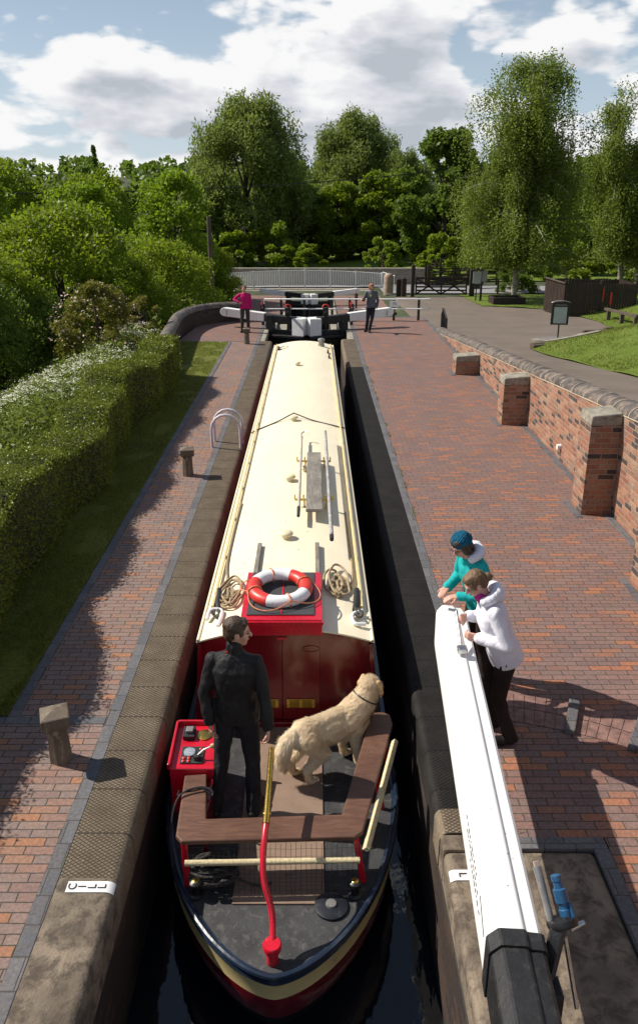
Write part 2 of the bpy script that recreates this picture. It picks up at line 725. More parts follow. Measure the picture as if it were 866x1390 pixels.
M['deck_tan'] = pmat('brown_deck_board', (0.215, 0.145, 0.105), 0.75, var=0.12, vs=3, bump=0.3, bs=140, dirt=(0.13, 0.10, 0.08), dirt_amt=0.3)
M['brass'] = pmat('brass', (0.62, 0.42, 0.10), 0.28, metal=1.0, var=0.15, vs=20)
M['steel'] = pmat('bright_steel', (0.55, 0.55, 0.54), 0.3, metal=1.0, var=0.1, vs=30)
M['black_iron'] = pmat('black_iron_paint', (0.010, 0.010, 0.011), 0.42, var=0.3, vs=8, bump=0.1, bs=60, dirt=(0.05, 0.048, 0.045), dirt_amt=0.3)
M['black_timber'] = pmat('black_painted_timber', (0.011, 0.011, 0.012), 0.55, var=0.4, vs=5, bump=0.25, bs=30, dirt=(0.04, 0.037, 0.033), dirt_amt=0.45)
M['white'] = pmat('white_gloss_paint', (0.80, 0.80, 0.79), 0.38, var=0.025, vs=2.5, bump=0.06, bs=18, dirt=(0.62, 0.61, 0.58), dirt_amt=0.12)
M['white_old'] = pmat('weathered_white_paint', (0.74, 0.74, 0.74), 0.5, var=0.05, vs=6, bump=0.1, bs=30, dirt=(0.42, 0.40, 0.36), dirt_amt=0.3)
M['hoop'] = pmat('lilac_grey_paint', (0.56, 0.52, 0.56), 0.45, var=0.08, vs=6, dirt=(0.32, 0.27, 0.24), dirt_amt=0.3)
M['bench_wood'] = wood_mat('brown_stained_hardwood', (0.095, 0.045, 0.030), (0.16, 0.080, 0.052), (1.5, 9, 9), 0.5, 0.3)
M['grey_wood'] = wood_mat('weathered_grey_wood', (0.14, 0.125, 0.105), (0.32, 0.29, 0.25), (14, 1.2, 14), 0.7, 0.4)
M['post_wood'] = pmat('weathered_bollard_stone', (0.125, 0.095, 0.068), 0.75, var=0.3, vs=6, bump=0.4, bs=50, dirt=(0.30, 0.26, 0.18), dirt_amt=0.4, stretch=(1, 1, 0.4))
M['fence_wood'] = wood_mat('dark_brown_fence_stain', (0.016, 0.010, 0.008), (0.05, 0.030, 0.022), (10, 10, 1), 0.6, 0.4)
M['sleeper'] = wood_mat('old_brown_sleeper', (0.05, 0.036, 0.026), (0.13, 0.10, 0.075), (2, 10, 10), 0.75, 0.5)
M['rope'] = pmat('beige_rope', (0.36, 0.27, 0.16), 0.85, var=0.3, vs=40, bump=0.8, bs=180, dirt=(0.2, 0.15, 0.09), dirt_amt=0.4)
M['rope_white'] = pmat('cream_cord', (0.66, 0.56, 0.34), 0.8, var=0.2, vs=60, bump=0.8, bs=220)
M['dark_rope'] = pmat('dark_grey_rope', (0.055, 0.05, 0.046), 0.85, var=0.3, vs=40, bump=0.8, bs=180)
M['orange_cord'] = pmat('orange_cord', (0.62, 0.22, 0.10), 0.75, var=0.2, vs=60)
M['buoy_red'] = pmat('lifebuoy_red', (0.62, 0.035, 0.025), 0.4, var=0.08, vs=9, dirt=(0.45, 0.06, 0.05), dirt_amt=0.2)
M['buoy_white'] = pmat('lifebuoy_white', (0.72, 0.72, 0.73), 0.45, var=0.06, vs=9, dirt=(0.5, 0.47, 0.44), dirt_amt=0.25)
M['hatch_black'] = pmat('dark_grey_hatch_board', (0.045, 0.046, 0.050), 0.6, var=0.2, vs=5, bump=0.2, bs=70)
M['black_rubber'] = pmat('black_leather', (0.014, 0.014, 0.015), 0.5, var=0.3, vs=14, bump=0.2, bs=60)
M['blue_paint'] = pmat('blue_jack_paint', (0.012, 0.075, 0.17), 0.3, var=0.15, vs=14, dirt=(0.1, 0.1, 0.12), dirt_amt=0.3)
M['grey_metal'] = pmat('dull_grey_metal', (0.30, 0.29, 0.28), 0.45, metal=0.7, var=0.15, vs=12)
M['print'] = pmat('black_print', (0.02, 0.02, 0.022), 0.6, var=0.1, vs=20)
M['gold_plate'] = pmat('gold_vent_plate', (0.60, 0.44, 0.10), 0.35, metal=0.85, var=0.2, vs=40)
M['lamp_red'] = pmat('red_button', (0.6, 0.03, 0.02), 0.3, var=0.1, vs=30)
M['lamp_yellow'] = pmat('yellow_button', (0.7, 0.4, 0.03), 0.3, var=0.1, vs=30)
M['dial'] = pmat('grey_dial_face', (0.30, 0.33, 0.38), 0.15, var=0.25, vs=30, coat=0.6)
M['panel_dark'] = pmat('dark_green_panel', (0.03, 0.037, 0.035), 0.4, var=0.3, vs=30)
M['concrete'] = pmat('stained_concrete', (0.185, 0.145, 0.105), 0.85, var=0.35, vs=2.6, bump=0.7, bs=45, dirt=(0.07, 0.052, 0.038), dirt_amt=0.8)
M['concrete_cap'] = pmat('lichened_concrete_cap', (0.27, 0.245, 0.195), 0.85, var=0.25, vs=4, bump=0.5, bs=35, dirt=(0.13, 0.11, 0.085), dirt_amt=0.6)
M['lock_brick'] = brick_mat('dark_lock_brick', 0.225, 0.075, [(0.05, 0.035, 0.03), (0.08, 0.05, 0.04), (0.04, 0.034, 0.036), (0.065, 0.045, 0.036)], (0.05, 0.045, 0.038), 0.010, False, 0.7, 0.5)
M['paver'] = brick_mat('mixed_brick_paving', 0.212, 0.080, [(0.277, 0.189, 0.165), (0.307, 0.189, 0.153), (0.254, 0.195, 0.179), (0.266, 0.177, 0.158), (0.295, 0.212, 0.183), (0.389, 0.195, 0.116), (0.266, 0.195, 0.175), (0.23, 0.175, 0.165), (0.336, 0.195, 0.139), (0.277, 0.198, 0.175), (0.254, 0.177, 0.159), (0.289, 0.203, 0.179)], (0.055, 0.046, 0.038), 0.009, True, 0.78, 0.45, stain=(0.12, 0.10, 0.095), stain_amt=0.35)
M['paver_red'] = brick_mat('red_brick_paving', 0.212, 0.080, [(0.256, 0.156, 0.138), (0.269, 0.169, 0.15), (0.223, 0.155, 0.144), (0.384, 0.173, 0.106), (0.246, 0.164, 0.149), (0.21, 0.143, 0.136), (0.323, 0.166, 0.116), (0.245, 0.156, 0.141), (0.234, 0.163, 0.149), (0.255, 0.144, 0.121), (0.24, 0.16, 0.145)], (0.062, 0.05, 0.04), 0.009, True, 0.78, 0.45, stain=(0.11, 0.085, 0.08), stain_amt=0.4)
M['wall_brick'] = brick_mat('old_orange_brick_wall', 0.235, 0.078, [(0.344, 0.156, 0.1), (0.392, 0.2, 0.124), (0.272, 0.124, 0.088), (0.421, 0.225, 0.149), (0.082, 0.066, 0.066), (0.33, 0.178, 0.122), (0.362, 0.162, 0.11), (0.307, 0.195, 0.147), (0.114, 0.082, 0.074), (0.408, 0.256, 0.176)], (0.31, 0.245, 0.185), 0.013, False, 0.85, 0.8, stain=(0.40, 0.30, 0.22), stain_amt=0.75)
M['wall_pale'] = brick_mat('pale_brick_parapet', 0.235, 0.078, [(0.34, 0.30, 0.26), (0.40, 0.36, 0.31), (0.30, 0.25, 0.22), (0.36, 0.33, 0.30)], (0.36, 0.33, 0.29), 0.012, False, 0.85, 0.5)
M['cop_blue'] = pmat('dark_blue_brick_coping', (0.060, 0.050, 0.046), 0.6, var=0.5, vs=2.2, bump=0.6, bs=30, dirt=(0.22, 0.17, 0.125), dirt_amt=0.7)
M['mortar'] = pmat('pale_mortar', (0.46, 0.38, 0.29), 0.9, var=0.2, vs=20, bump=0.4, bs=60)
M['kerb'] = brick_mat('blue_brick_edging', 0.225, 0.225, [(0.15, 0.155, 0.17), (0.125, 0.13, 0.145), (0.17, 0.17, 0.18), (0.14, 0.14, 0.152)], (0.05, 0.045, 0.04), 0.008, True, 0.65, 0.4, stain=(0.10, 0.085, 0.065), stain_amt=0.5)
M['coping'] = coping_mat('diamond_tread_coping', (0.165, 0.128, 0.090), (0.275, 0.220, 0.155), (0.050, 0.038, 0.027), 0.046)
M['coping_wet'] = coping_mat('black_tarred_coping', (0.013, 0.0115, 0.0105), (0.034, 0.030, 0.027), (0.005, 0.005, 0.005), 0.046)
M['tarmac'] = pmat('brown_grey_tarmac', (0.135, 0.106, 0.084), 0.9, var=0.12, vs=0.7, bump=0.5, bs=90, dirt=(0.16, 0.135, 0.115), dirt_amt=0.3)
M['road'] = pmat('pale_road_asphalt', (0.22, 0.215, 0.22), 0.9, var=0.1, vs=0.6, bump=0.3, bs=60)
M['cobble'] = pmat('grey_setts', (0.15, 0.135, 0.125), 0.85, var=0.4, vs=9, bump=0.9, bs=12)
M['soil'] = pmat('ground_cover', (0.035, 0.050, 0.014), 0.95, var=0.5, vs=0.5, bump=0.5, bs=6, dirt=(0.055, 0.042, 0.025), dirt_amt=0.4)


def lawn_mat(name, a, b, c):
    t = NT(name)
    p = t.pos()
    n1 = t.noise(p, 0.8, 6, 0.6)
    n2 = t.noise(p, 11.0, 7, 0.7)
    n3 = t.noise(t.scaled(p, (1, 0.4, 1)), 60.0, 5, 0.7)
    col = t.mix(t.ss(n2, 0.3, 0.7), a, b)
    col = t.mix(t.ss(n1, 0.45, 0.75, 0, 0.6), col, c)
    col = t.mix(t.ss(n3, 0.35, 0.65), t.mix(1.0, col, (0.55, 0.6, 0.5), 'MULTIPLY'), col)
    return t.pbr(col, 0.85, 0, t.bump(t.m('ADD', n3, n2), 0.9, 0.03), 0.2)


M['lawn'] = lawn_mat('mown_lawn', (0.11, 0.175, 0.022), (0.18, 0.235, 0.032), (0.21, 0.235, 0.055))
M['verge'] = lawn_mat('worn_verge', (0.125, 0.150, 0.020), (0.20, 0.205, 0.032), (0.12, 0.10, 0.04))


def cream_roof():
    """cream gloss with faint weld lines, dust in streaks, specks and scuffs"""
    t = NT('cream_roof_paint')
    v = t.obj()
    n1 = t.noise(v, 1.3, 7, 0.6)
    c = t.mix(t.ss(n1, 0.3, 0.7), (0.775, 0.69, 0.505), (0.82, 0.735, 0.55))
    st = t.noise(t.scaled(v, (5, 0.35, 1)), 2.4, 7, 0.65)
    c = t.mix(t.ss(st, 0.52, 0.72, 0, 0.30), c, (0.60, 0.50, 0.33))
    d = t.noise(v, 5.0, 9, 0.75, 0.5)
    c = t.mix(t.ss(d, 0.60, 0.76, 0, 0.35), c, (0.52, 0.43, 0.29))
    sp = t.noise(v, 38.0, 2, 0.5)
    c = t.mix(t.ss(sp, 0.755, 0.775, 0, 0.8), c, (0.22, 0.14, 0.07))
    s = t.n('ShaderNodeSeparateXYZ')
    t.l(v, s.inputs[0])
    y = t.m('FRACT', t.m('DIVIDE', s.outputs[1], 2.44))
    w = t.ss(t.m('ABSOLUTE', t.m('SUBTRACT', y, 0.5)), 0.0, 0.006, 1.0, 0.0)
    c = t.mix(t.m('MULTIPLY', w, 0.35), c, (0.55, 0.46, 0.30))
    h = t.m('ADD', t.m('MULTIPLY', w, 0.6), t.noise(t.scaled(v, (1.2, 1, 1)), 2.2, 3))
    return t.pbr(c, t.m('ADD', 0.34, t.m('MULTIPLY', d, 0.2)), 0, t.bump(h, 0.12, 0.03), 0.5)


M['cream'] = cream_roof()


def beam_white():
    """brushed white gloss with small chips and grey scuffs"""
    t = NT('chipped_white_paint')
    v = t.obj()
    n1 = t.noise(v, 2.2, 6)
    c = t.mix(t.ss(n1, 0.3, 0.7), (0.76, 0.76, 0.75), (0.82, 0.82, 0.81))
    sc = t.noise(t.scaled(v, (3, 0.5, 3)), 6.0, 8, 0.7)
    c = t.mix(t.ss(sc, 0.60, 0.78, 0, 0.35), c, (0.45, 0.43, 0.40))
    ch = t.noise(v, 34.0, 3, 0.5)
    c = t.mix(t.ss(ch, 0.735, 0.75, 0, 0.9), c, (0.12, 0.105, 0.09))
    br = t.noise(t.scaled(v, (40, 2, 40)), 3.0, 3)
    return t.pbr(c, 0.36, 0, t.bump(t.m('ADD', br, ch), 0.12, 0.004), 0.5)


M['beam_white'] = beam_white()


def water_mat():
    t = NT('dark_lock_water')
    p = t.pos()
    n = t.noise(t.scaled(p, (1.0, 0.7, 1)), 5.5, 3, 0.45, 0.3)
    return t.pbr((0.005, 0.007, 0.011), 0.04, 0, t.bump(n, 0.10, 0.03), 0.5)


M['water'] = water_mat()
# ------------------------------------------------------------------ terrain
WALL_L, WALL_R = -1.312, 0.92         # inner faces of the lock chamber
STRIP_L, STRIP_R = -1.72, 1.365       # outer edges of the copings


def lawn_edge(y):
    """right-hand limit of the lane and the car park"""
    pts = [(-20, 9.0), (21.6, 9.0), (26.3, 8.5), (29.5, 8.1), (31.0, 9.2), (33.0, 11.0), (34.5, 13.0), (38.0, 13.6), (41.0, 13.2), (43.8, 12.6), (45.6, 9.6), (49.0, 9.5), (52.0, 9.5)]
    for (y0, x0), (y1, x1) in zip(pts, pts[1:]):
        if y <= y1:
            t = max((y - y0) / (y1 - y0), 0)
            return x0 + (x1 - x0) * t
    return pts[-1][1]


def H(x, y):
    mid = -1.85 * sm(31.5, 42, y) - 0.7 * sm(64, 85, y)
    if y < 28:
        right = min(-0.9 + 0.09 * (28 - y), 2.2)
    else:
        right = -0.9 - 0.027 * (y - 28)
        right = max(right, -2.2)
    if x > 8:
        e = lawn_edge(y)
        up = 0.20 * max(x - e, 0) * (1 - sm(40, 45, y))
        right += min(up, 1.9)
    k = sm(4.45, 4.6, x) if y < 31.2 else sm(3.5, 5.6, x)
    z = mid * (1 - k) + right * k
    z += -1.3 * sm(-4.6, -9.0, x) * (1 - sm(60, 90, y)) if x < -4.6 else 0
    r = math.hypot(x, y)
    z += 15.0 * sm(150, 340, r)
    return z


def build_ground():
    xs = sorted(set([-1800, -900, -500, -320, -220, -160, -120, -90, -70, -55] + list(range(-44, -12, 4)) + [-11, -9.5, -8, -7, -6, -5.2, -4.6, -4.3, -3.6, -2.7, -2.2, STRIP_L + 0.02, STRIP_R - 0.02, 1.9, 2.7, 3.5, 4.0, 4.4, 4.5, 4.62, 5.2, 6, 7, 8, 8.6, 9.2, 10, 11, 12, 13, 14, 15, 16.5, 18, 20, 23, 26] + list(range(30, 60, 5)) + [70, 90, 120, 160, 220, 320, 500, 900, 1800]))
    ys = sorted(set([-1800, -600, -200, -80, -40, -20, -10, -4, 0] + [2 + 1.25 * i for i in range(0, 24)] + [31.4] + [33 + i * 1.5 for i in range(0, 24)] + [70, 74, 80, 86, 94, 104, 116, 130, 145, 160, 180, 200, 225, 250, 280, 310, 350, 420, 600, 1000, 1800]))
    mb = MB()
    idx = {}
    for j, y in enumerate(ys):
        for i, x in enumerate(xs):
            idx[i, j] = len(mb.v)
            mb.v.append((x, y, H(x, y) - 0.06))
    for j in range(len(ys) - 1):
        for i in range(len(xs) - 1):
            xm = (xs[i] + xs[i + 1]) / 2
            ym = (ys[j] + ys[j + 1]) / 2
            if STRIP_L < xm < STRIP_R and -4 < ym < 53:
                continue
            mb.f.append((idx[i, j], idx[i + 1, j], idx[i + 1, j + 1], idx[i, j + 1]))
            mb.mi.append(0)
    o = mb.build('ground', M['soil'], smooth=True, sharp=80)
    props(o, kind='structure')


build_ground()


def flat(name, poly, z, mat, kind='structure', th=0.0):
    mb = MB()
    n = len(poly)
    mb.add([(x, y, z) for x, y in poly], [tuple(range(n))])
    o = mb.build(name, mat)
    props(o, kind=kind)
    return o


def strip_sheet(name, y0, y1, n, xl, xr, nx, dz, mat, kind='structure', bumpy=0.0):
    mb = MB()

    def fx(u, v):
        y = y0 + (y1 - y0) * v
        a, b = xl(y), xr(y)
        x = a + (b - a) * u
        z = H(x, y) + dz
        if bumpy:
            z += bumpy * (noise.noise(Vector((x * 0.9, y * 0.9, 3.3))) + 0.4 * noise.noise(Vector((x * 3, y * 3, 1.3))))
        return (x, y, z)
    mb.grid(fx, nx, n)
    o = mb.build(name, mat, smooth=True, sharp=80)
    props(o, kind=kind)
    return o


# left: brick path beside the lock, wide apron at the near and far ends
flat('brick_path', [(-2.61, 5.98), (STRIP_L - 0.11, 5.98), (STRIP_L - 0.11, 25.66), (-2.61, 25.66)], 0.0, M['paver'])
flat('brick_path', [(-9, -4), (STRIP_L - 0.11, -4), (STRIP_L - 0.11, 5.87), (-9, 5.87)], 0.0, M['paver'])
flat('brick_path', [(-4.35, 25.77), (STRIP_L - 0.11, 25.77), (STRIP_L - 0.11, 31.3), (-4.1, 31.3)], 0.0, M['paver_red'])
# right: brick apron between the lock and the ramp wall
flat('brick_paving', [(STRIP_R + 0.115, 4.56), (4.22, 4.56), (4.22, 31.2), (STRIP_R + 0.115, 31.2)], 0.0, M['paver_red'])
flat('brick_paving', [(2.10, -4), (4.22, -4), (4.22, 4.56), (2.10, 4.56)], 0.0, M['paver_red'])


def kerb(name, x0, x1, y0, y1, z=0.004, th=0.05):
    mb = MB().box((x0, y0, z - th), (x1, y1, z))
    props(mb.build(name, M['kerb'], bevel=0.004), kind='structure')


kerb('kerb', STRIP_L - 0.108, STRIP_L - 0.002, -4, 31.3)
kerb('kerb', -2.712, -2.612, 5.98, 25.66, 0.012)
kerb('kerb', -9, STRIP_L - 0.111, 5.872, 5.978, 0.006)
kerb('kerb', -4.3, STRIP_L - 0.111, 25.662, 25.768, 0.006)
kerb('kerb', STRIP_R + 0.002, STRIP_R + 0.112, 4.56, 31.2)
kerb('kerb', 4.222, 4.33, -4, 31.2, 0.008)
kerb('kerb', STRIP_R + 0.114, 4.22, 31.2, 31.4, 0.003, 0.4)
kerb('kerb', STRIP_R + 0.114, 2.09, 4.45, 4.558, 0.006)
kerb('kerb', 1.99, 2.098, -4, 4.448, 0.006)
# verge between path and hedge
strip_sheet('verge_grass_ground', 5.98, 25.66, 60, lambda y: -4.6, lambda y: -2.714, 10, 0.012, M['verge'], 'structure', 0.012)
# lane, car park and lawn on the right
strip_sheet('tarmac', -6, 51.5, 90, lambda y: 4.7 if y < 31.2 else (4.3 if y < 40 else 5.0), lambda y: lawn_edge(y), 14, 0.015, M['tarmac'])
strip_sheet('lawn', -6, 45.6, 90, lambda y: lawn_edge(y) - 0.05, lambda y: 42.0, 50, 0.06, M['lawn'], 'structure', 0.05)
strip_sheet('lawn', 45.4, 53.0, 14, lambda y: 9.45, lambda y: 42.0, 30, 0.035, M['lawn'], 'structure', 0.03)
strip_sheet('road', 54.0, 60.5, 10, lambda y: 4.8, lambda y: 60.0, 30, 0.03, M['road'])
strip_sheet('brick_path', 37, 55, 20, lambda y: -5.5, lambda y: -1.75, 4, 0.02, M['paver_red'])
strip_sheet('brick_path', 37, 55, 20, lambda y: 1.4, lambda y: 4.4, 4, 0.02, M['paver_red'])
strip_sheet('far_lawn', 66, 118, 26, lambda y: -14.0, lambda y: 60.0, 40, 0.03, M['lawn'], 'structure', 0.15)

# water
WATER_Z = -1.13
flat('water', [(WALL_L - 0.1, -4), (WALL_R + 0.1, -4), (WALL_R + 0.1, 28.4), (WALL_L - 0.1, 28.4)], WATER_Z, M['water'])
flat('water', [(WALL_L - 0.1, 28.4), (WALL_R + 0.1, 28.4), (WALL_R + 0.1, 53), (WALL_L - 0.1, 53)], -3.9, M['water'])
flat('canal_water', [(-40, 63), (60, 63), (60, 65.6), (-40, 65.6)], -2.85, M['water'])


# ------------------------------------------------------------------ the lock
def lock_wall(side, label, dry_from):
    s = side
    xin = WALL_L if s < 0 else WALL_R
    xout = STRIP_L if s < 0 else STRIP_R
    t = thing('lock_wall', label, 'lock wall', (xin, 0, 0))

    def prof(r):
        """coping section from the outer edge over the rounded arris and down the inner face"""
        pts = [(xout, -0.30), (xout, 0.0)]
        for k in range(6):
            a = PI / 2 * k / 5
            pts.append((xin + s * (r - r * math.sin(a)), -r + r * math.cos(a)))
        pts.append((xin, -0.30))
        return pts
    path = lambda y0, y1: [(0, y0 + (y1 - y0) * i / max(int((y1 - y0) / 0.6), 1), 0, 1, 0) for i in range(max(int((y1 - y0) / 0.6), 1) + 1)]
    def worn(y0, y1, name, mat, r=0.075):
        mb = MB().sweep(prof(r), path(y0, y1))
        v2 = []
        for x, y, z in mb.v:
            if z > -0.28 and abs(x - xout) > 0.05:
                k = noise.noise(Vector((s * 3.0, y * 1.3, 0.2))) * 0.012
                x += s * k
                z += -abs(k) * 0.5
            v2.append((x, y, z))
        mb.v = v2
        return mb.build(name, mat, t, smooth=True, sharp=60)
    if s < 0:
        worn(-4, 4.20, 'concrete_quoin', M['concrete'], 0.075)
        worn(4.202, 25.8, 'diamond_coping', M['coping'])
        far = 25.8
    else:
        worn(4.85, 21.6, 'tarred_coping', M['coping_wet'])
        worn(21.602, 26.2, 'diamond_coping', M['coping'])
        worn(4.602, 4.848, 'diamond_coping', M['coping'])
        far = 26.2
    # body of the wall, gate recess beyond
    mb = MB()
    x0, x1 = min(xin, xout), max(xin, xout)
    mb.box((x0, -4, -5), (x1, far, -0.302))
    rx = xin + s * 0.24
    mb.box((min(rx, xout), far + 0.002, -5), (max(rx, xout), 28.6, -0.2))
    mb.box((x0, 28.602, -5), (x1, 31.4, -0.2))
    mb.box((x0, 31.402, -6), (x1, 48.6, -2.1))
    mb.box((min(rx, xout), 48.602, -6), (max(rx, xout), 53, -2.1))
    mb.build('wall_face', M['lock_brick'], t)
    mb = MB()
    mb.box((min(rx, xout), far + 0.002, -0.198), (max(rx, xout), 28.6, 0.0))
    mb.box((x0, 28.602, -0.198), (x1, 31.4, 0.001))
    mb.box((x0, 31.402, -2.098), (x1, 48.6, -1.85))
    mb.box((min(rx, xout), 48.602, -2.098), (max(rx, xout), 53, -1.85))
    mb.build('stone_coping', M['concrete_cap'], t, bevel=0.03)
    return t


lwall = lock_wall(-1, 'lock chamber wall with brown diamond coping beside the left brick path', 4)
rwall = lock_wall(1, 'lock chamber wall with blackened coping along the wide brick apron', 4)

# concrete quoin slab on the right at the top gate
t = thing('concrete_slab', 'dark stained concrete slab under the near end of the white beam', 'concrete slab', (1.45, 2.0, 0))
mb = MB()
mb.box((WALL_R, -4, -0.302), (1.988, 4.448, -0.004))
o = mb.build('slab', M['concrete'], t, bevel=0.05, bseg=3)
mb = MB().box((WALL_R + 0.003, 4.45, -0.302), (STRIP_R, 4.60, -0.006))
mb.build('slab_edge', M['concrete'], t, bevel=0.02)


def cill_mark(side, label, y):
    s = side
    xin = WALL_L if s < 0 else WALL_R
    t = thing('cill_marker', label, 'lock marker', (xin, y, 0))
    mb = MB()
    r = 0.075 if s < 0 else 0.055
    zt = 0.004 if s < 0 else 0.002
    ln = 0.335
    pts = [(xin + s * ln, zt)]
    for k in range(7):
        a = PI / 2 * k / 6 * 0.55
        pts.append((xin + s * (r - (r + 0.004) * math.sin(a)), -r + (r + 0.004) * math.cos(a) + zt - 0.004))
    n = len(pts)
    for k in range(n - 1):
        (xa, za), (xb, zb) = pts[k], pts[k + 1]
        b = len(mb.v)
        mb.v += [(xa, y - 0.045, za), (xa, y + 0.045, za), (xb, y + 0.045, zb), (xb, y - 0.045, zb)]
        mb.f.append((b, b + 1, b + 2, b + 3))
        mb.mi.append(0)
    mb.build('white_plate', M['white_old'], t)
    for i, ch in enumerate('CILL'):
        x = xin + s * (ln - 0.040 - 0.066 * i)
        # letters read from the boat: their tops point away from the water
        X = Vector((0, 1, 0)) if s < 0 else Vector((0, -1, 0))
        Y = Vector((s, 0, 0))
        Z = Vector((0, 0, 1))
        Mx = Matrix.Translation((x, y, zt + 0.003)) @ Matrix((X, Y, Z)).transposed().to_4x4()
        lettering(ch, 0.078, M['print'], t, Mx, 0.003, 'letter')


cill_mark(-1, 'white CILL plate on the sunlit concrete edge beside the brick path', 4.12)
cill_mark(1, 'white CILL plate half hidden beneath the big white balance beam', 4.22)


# ------------------------------------------------------------------ ramp wall on the right with its buttresses
def wz(y):
    return 0.1 + 0.0905 * (28 - y)


t = thing('ramp_wall', 'orange brick wall with dark rounded coping climbing along the apron', 'brick wall', (4.5, 16, 0))
mb = MB()
ys_ = [0 + 28.2 * i / 40 for i in range(41)]
for i in range(40):
    y0, y1 = ys_[i], ys_[i + 1]
    b = len(mb.v)
    for y in (y0, y1):
        zt = wz(y) - 0.17
        mb.v += [(4.335, y, -0.3), (4.335, y, zt), (4.68, y, zt), (4.68, y, -1.6)]
    mb.f += [(b, b + 1, b + 5, b + 4), (b + 1, b + 2, b + 6, b + 5), (b + 2, b + 3, b + 7, b + 6)]
    mb.mi += [0] * 3
b = len(mb.v)
mb.v += [(4.335, 28.2, -1.6), (4.335, 28.2, wz(28.2) - 0.17), (4.68, 28.2, wz(28.2) - 0.17), (4.68, 28.2, -1.6)]
mb.f.append((b, b + 1, b + 2, b + 3))
mb.mi.append(0)
mb.build('brickwork', M['wall_brick'], t)
mb = MB()
for i in range(40):
    y0, y1 = ys_[i], ys_[i + 1]
    mb.beam((4.5075, y0, wz(y0) - 0.155), (4.5075, y1, wz(y1) - 0.155), 0.375, 0.03)
mb.build('mortar_bed', M['mortar'], t)
# half-round coping bricks with pale joints
mb = MB()
L_ = 0.62
y = 0.0
rg = random.Random(4)
while y < 28.1:
    y1 = min(y + L_, 28.22)
    b = len(mb.v)
    for yy in (y + 0.008, y1 - 0.008):
        for k in range(9):
            a = PI * k / 8
            mb.v.append((4.5075 - 0.20 * math.cos(a), yy, wz(yy) - 0.14 + 0.15 * math.sin(a) + 0.0))
    dz = rg.uniform(-0.004, 0.004)
    for q in range(b, b + 18):
        x_, y_, z_ = mb.v[q]
        mb.v[q] = (x_ + rg.uniform(-0.002, 0.002), y_, z_ + dz)
    for k in range(8):
        mb.f.append((b + k, b + k + 1, b + 9 + k + 1, b + 9 + k))
        mb.mi.append(0)
    mb.f.append(tuple(range(b, b + 9)))
    mb.f.append(tuple(range(b + 9, b + 18)))
    mb.f.append((b, b + 8, b + 17, b + 9))
    mb.mi += [0, 0, 0]
    y += L_
mb.build('round_coping', M['cop_blue'], t, smooth=True, sharp=50)
mb = MB()
y = L_
while y < 28.1:
    b = len(mb.v)
    for yy in (y - 0.009, y + 0.009):
        for k in range(9):
            a = PI * k / 8
            mb.v.append((4.5075 - 0.2045 * math.cos(a), yy, wz(yy) - 0.140 + 0.1545 * math.sin(a)))
    for k in range(8):
        mb.f.append((b + k, b + k + 1, b + 10 + k, b + 9 + k))
        mb.mi.append(0)
    y += L_
mb.build('coping_joint', M['mortar'], t)
# weep pipe
mb = MB().tube([(4.34, 13.35, 0.25), (4.27, 13.35, 0.245)], [0.05, 0.05], 12)
mb.build('drain_pipe', M['white_old'], t)

for label, y0, xl, ht in (('low far buttress with concrete top where the ramp wall begins', 20.56, 3.72, 0.5),
                          ('waist high brick buttress second from the low end of the wall', 15.67, 3.83, 0.98),
                          ('tall brick buttress with shadowed face and sloping concrete cap', 10.78, 3.90, 1.5),
                          ('tallest brick buttress half cut by the right frame edge', 8.15, 3.80, 1.72)):
    t = thing('buttress', label, 'buttress', (4.1, y0, 0), group='brick buttresses along the ramp wall')
    y1 = y0 + 0.46
    mb = MB().prism([(xl, y0), (4.334, y0), (4.334, y1), (xl, y1)], -0.1, ht - 0.16)
    mb.build('brick_pier', M['wall_brick'], t)
    mb = MB()
    mb.add([(xl - 0.012, y0 - 0.012, ht - 0.158), (4.333, y0 - 0.012, ht - 0.158), (4.333, y1 + 0.012, ht - 0.158), (xl - 0.012, y1 + 0.012, ht - 0.158),
            (xl + 0.0, y0 - 0.012, ht - 0.015), (4.333, y0 - 0.012, ht + 0.03), (4.333, y1 + 0.012, ht + 0.03), (xl + 0.0, y1 + 0.012, ht - 0.015)],
           [(0, 3, 2, 1), (4, 5, 6, 7), (0, 1, 5, 4), (1, 2, 6, 5), (2, 3, 7, 6), (3, 0, 4, 7)])
    mb.build('concrete_cap', M['concrete_cap'], t, bevel=0.02)
    kb = MB().box((xl - 0.10, y0 - 0.10, -0.03), (xl - 0.004, y1 + 0.1, 0.009))
    kb.build('footing', M['kerb'], t)

# ------------------------------------------------------------------ curved wall at the far left
t = thing('curved_wall', 'low dark brick wall curving round behind the left gate beam', 'brick wall', (-4.2, 26, 0))
pl = spline([(-3.98, 20.3, 0), (-4.08, 22.5, 0), (-4.28, 25.2, 0), (-4.42, 27.4, 0), (-4.15, 29.0, 0), (-3.5, 29.9, 0), (-2.5, 30.25, 0)], 8)
path = []
for i, p in enumerate(pl):
    d = (pl[min(i + 1, len(pl) - 1)] - pl[max(i - 1, 0)]).normalized()
    path.append((p.x, p.y, 0, -d.y, d.x))
mb = MB().sweep([(-0.01, -0.6), (-0.01, 0.55), (0.30, 0.55), (0.30, -1.6)], path)
mb.build('brickwork', M['lock_brick'], t)
mb = MB().sweep([(0.145 - 0.20 * math.cos(PI * k / 8), 0.552 + 0.17 * math.sin(PI * k / 8)) for k in range(9)], path)
mb.build('round_coping', M['cop_blue'], t, smooth=True, sharp=60)


# ------------------------------------------------------------------ raised brick heel-grip arc under the beam
t = thing('brick_arc', 'curved course of raised foothold bricks crossing the paving by the women', 'brick arc', (1.9, 6.1, 0))
C0 = (1.1, 3.0)


def arc_pt(r, a, z):
    return (C0[0] + r * math.cos(a), C0[1] + r * math.sin(a), z)


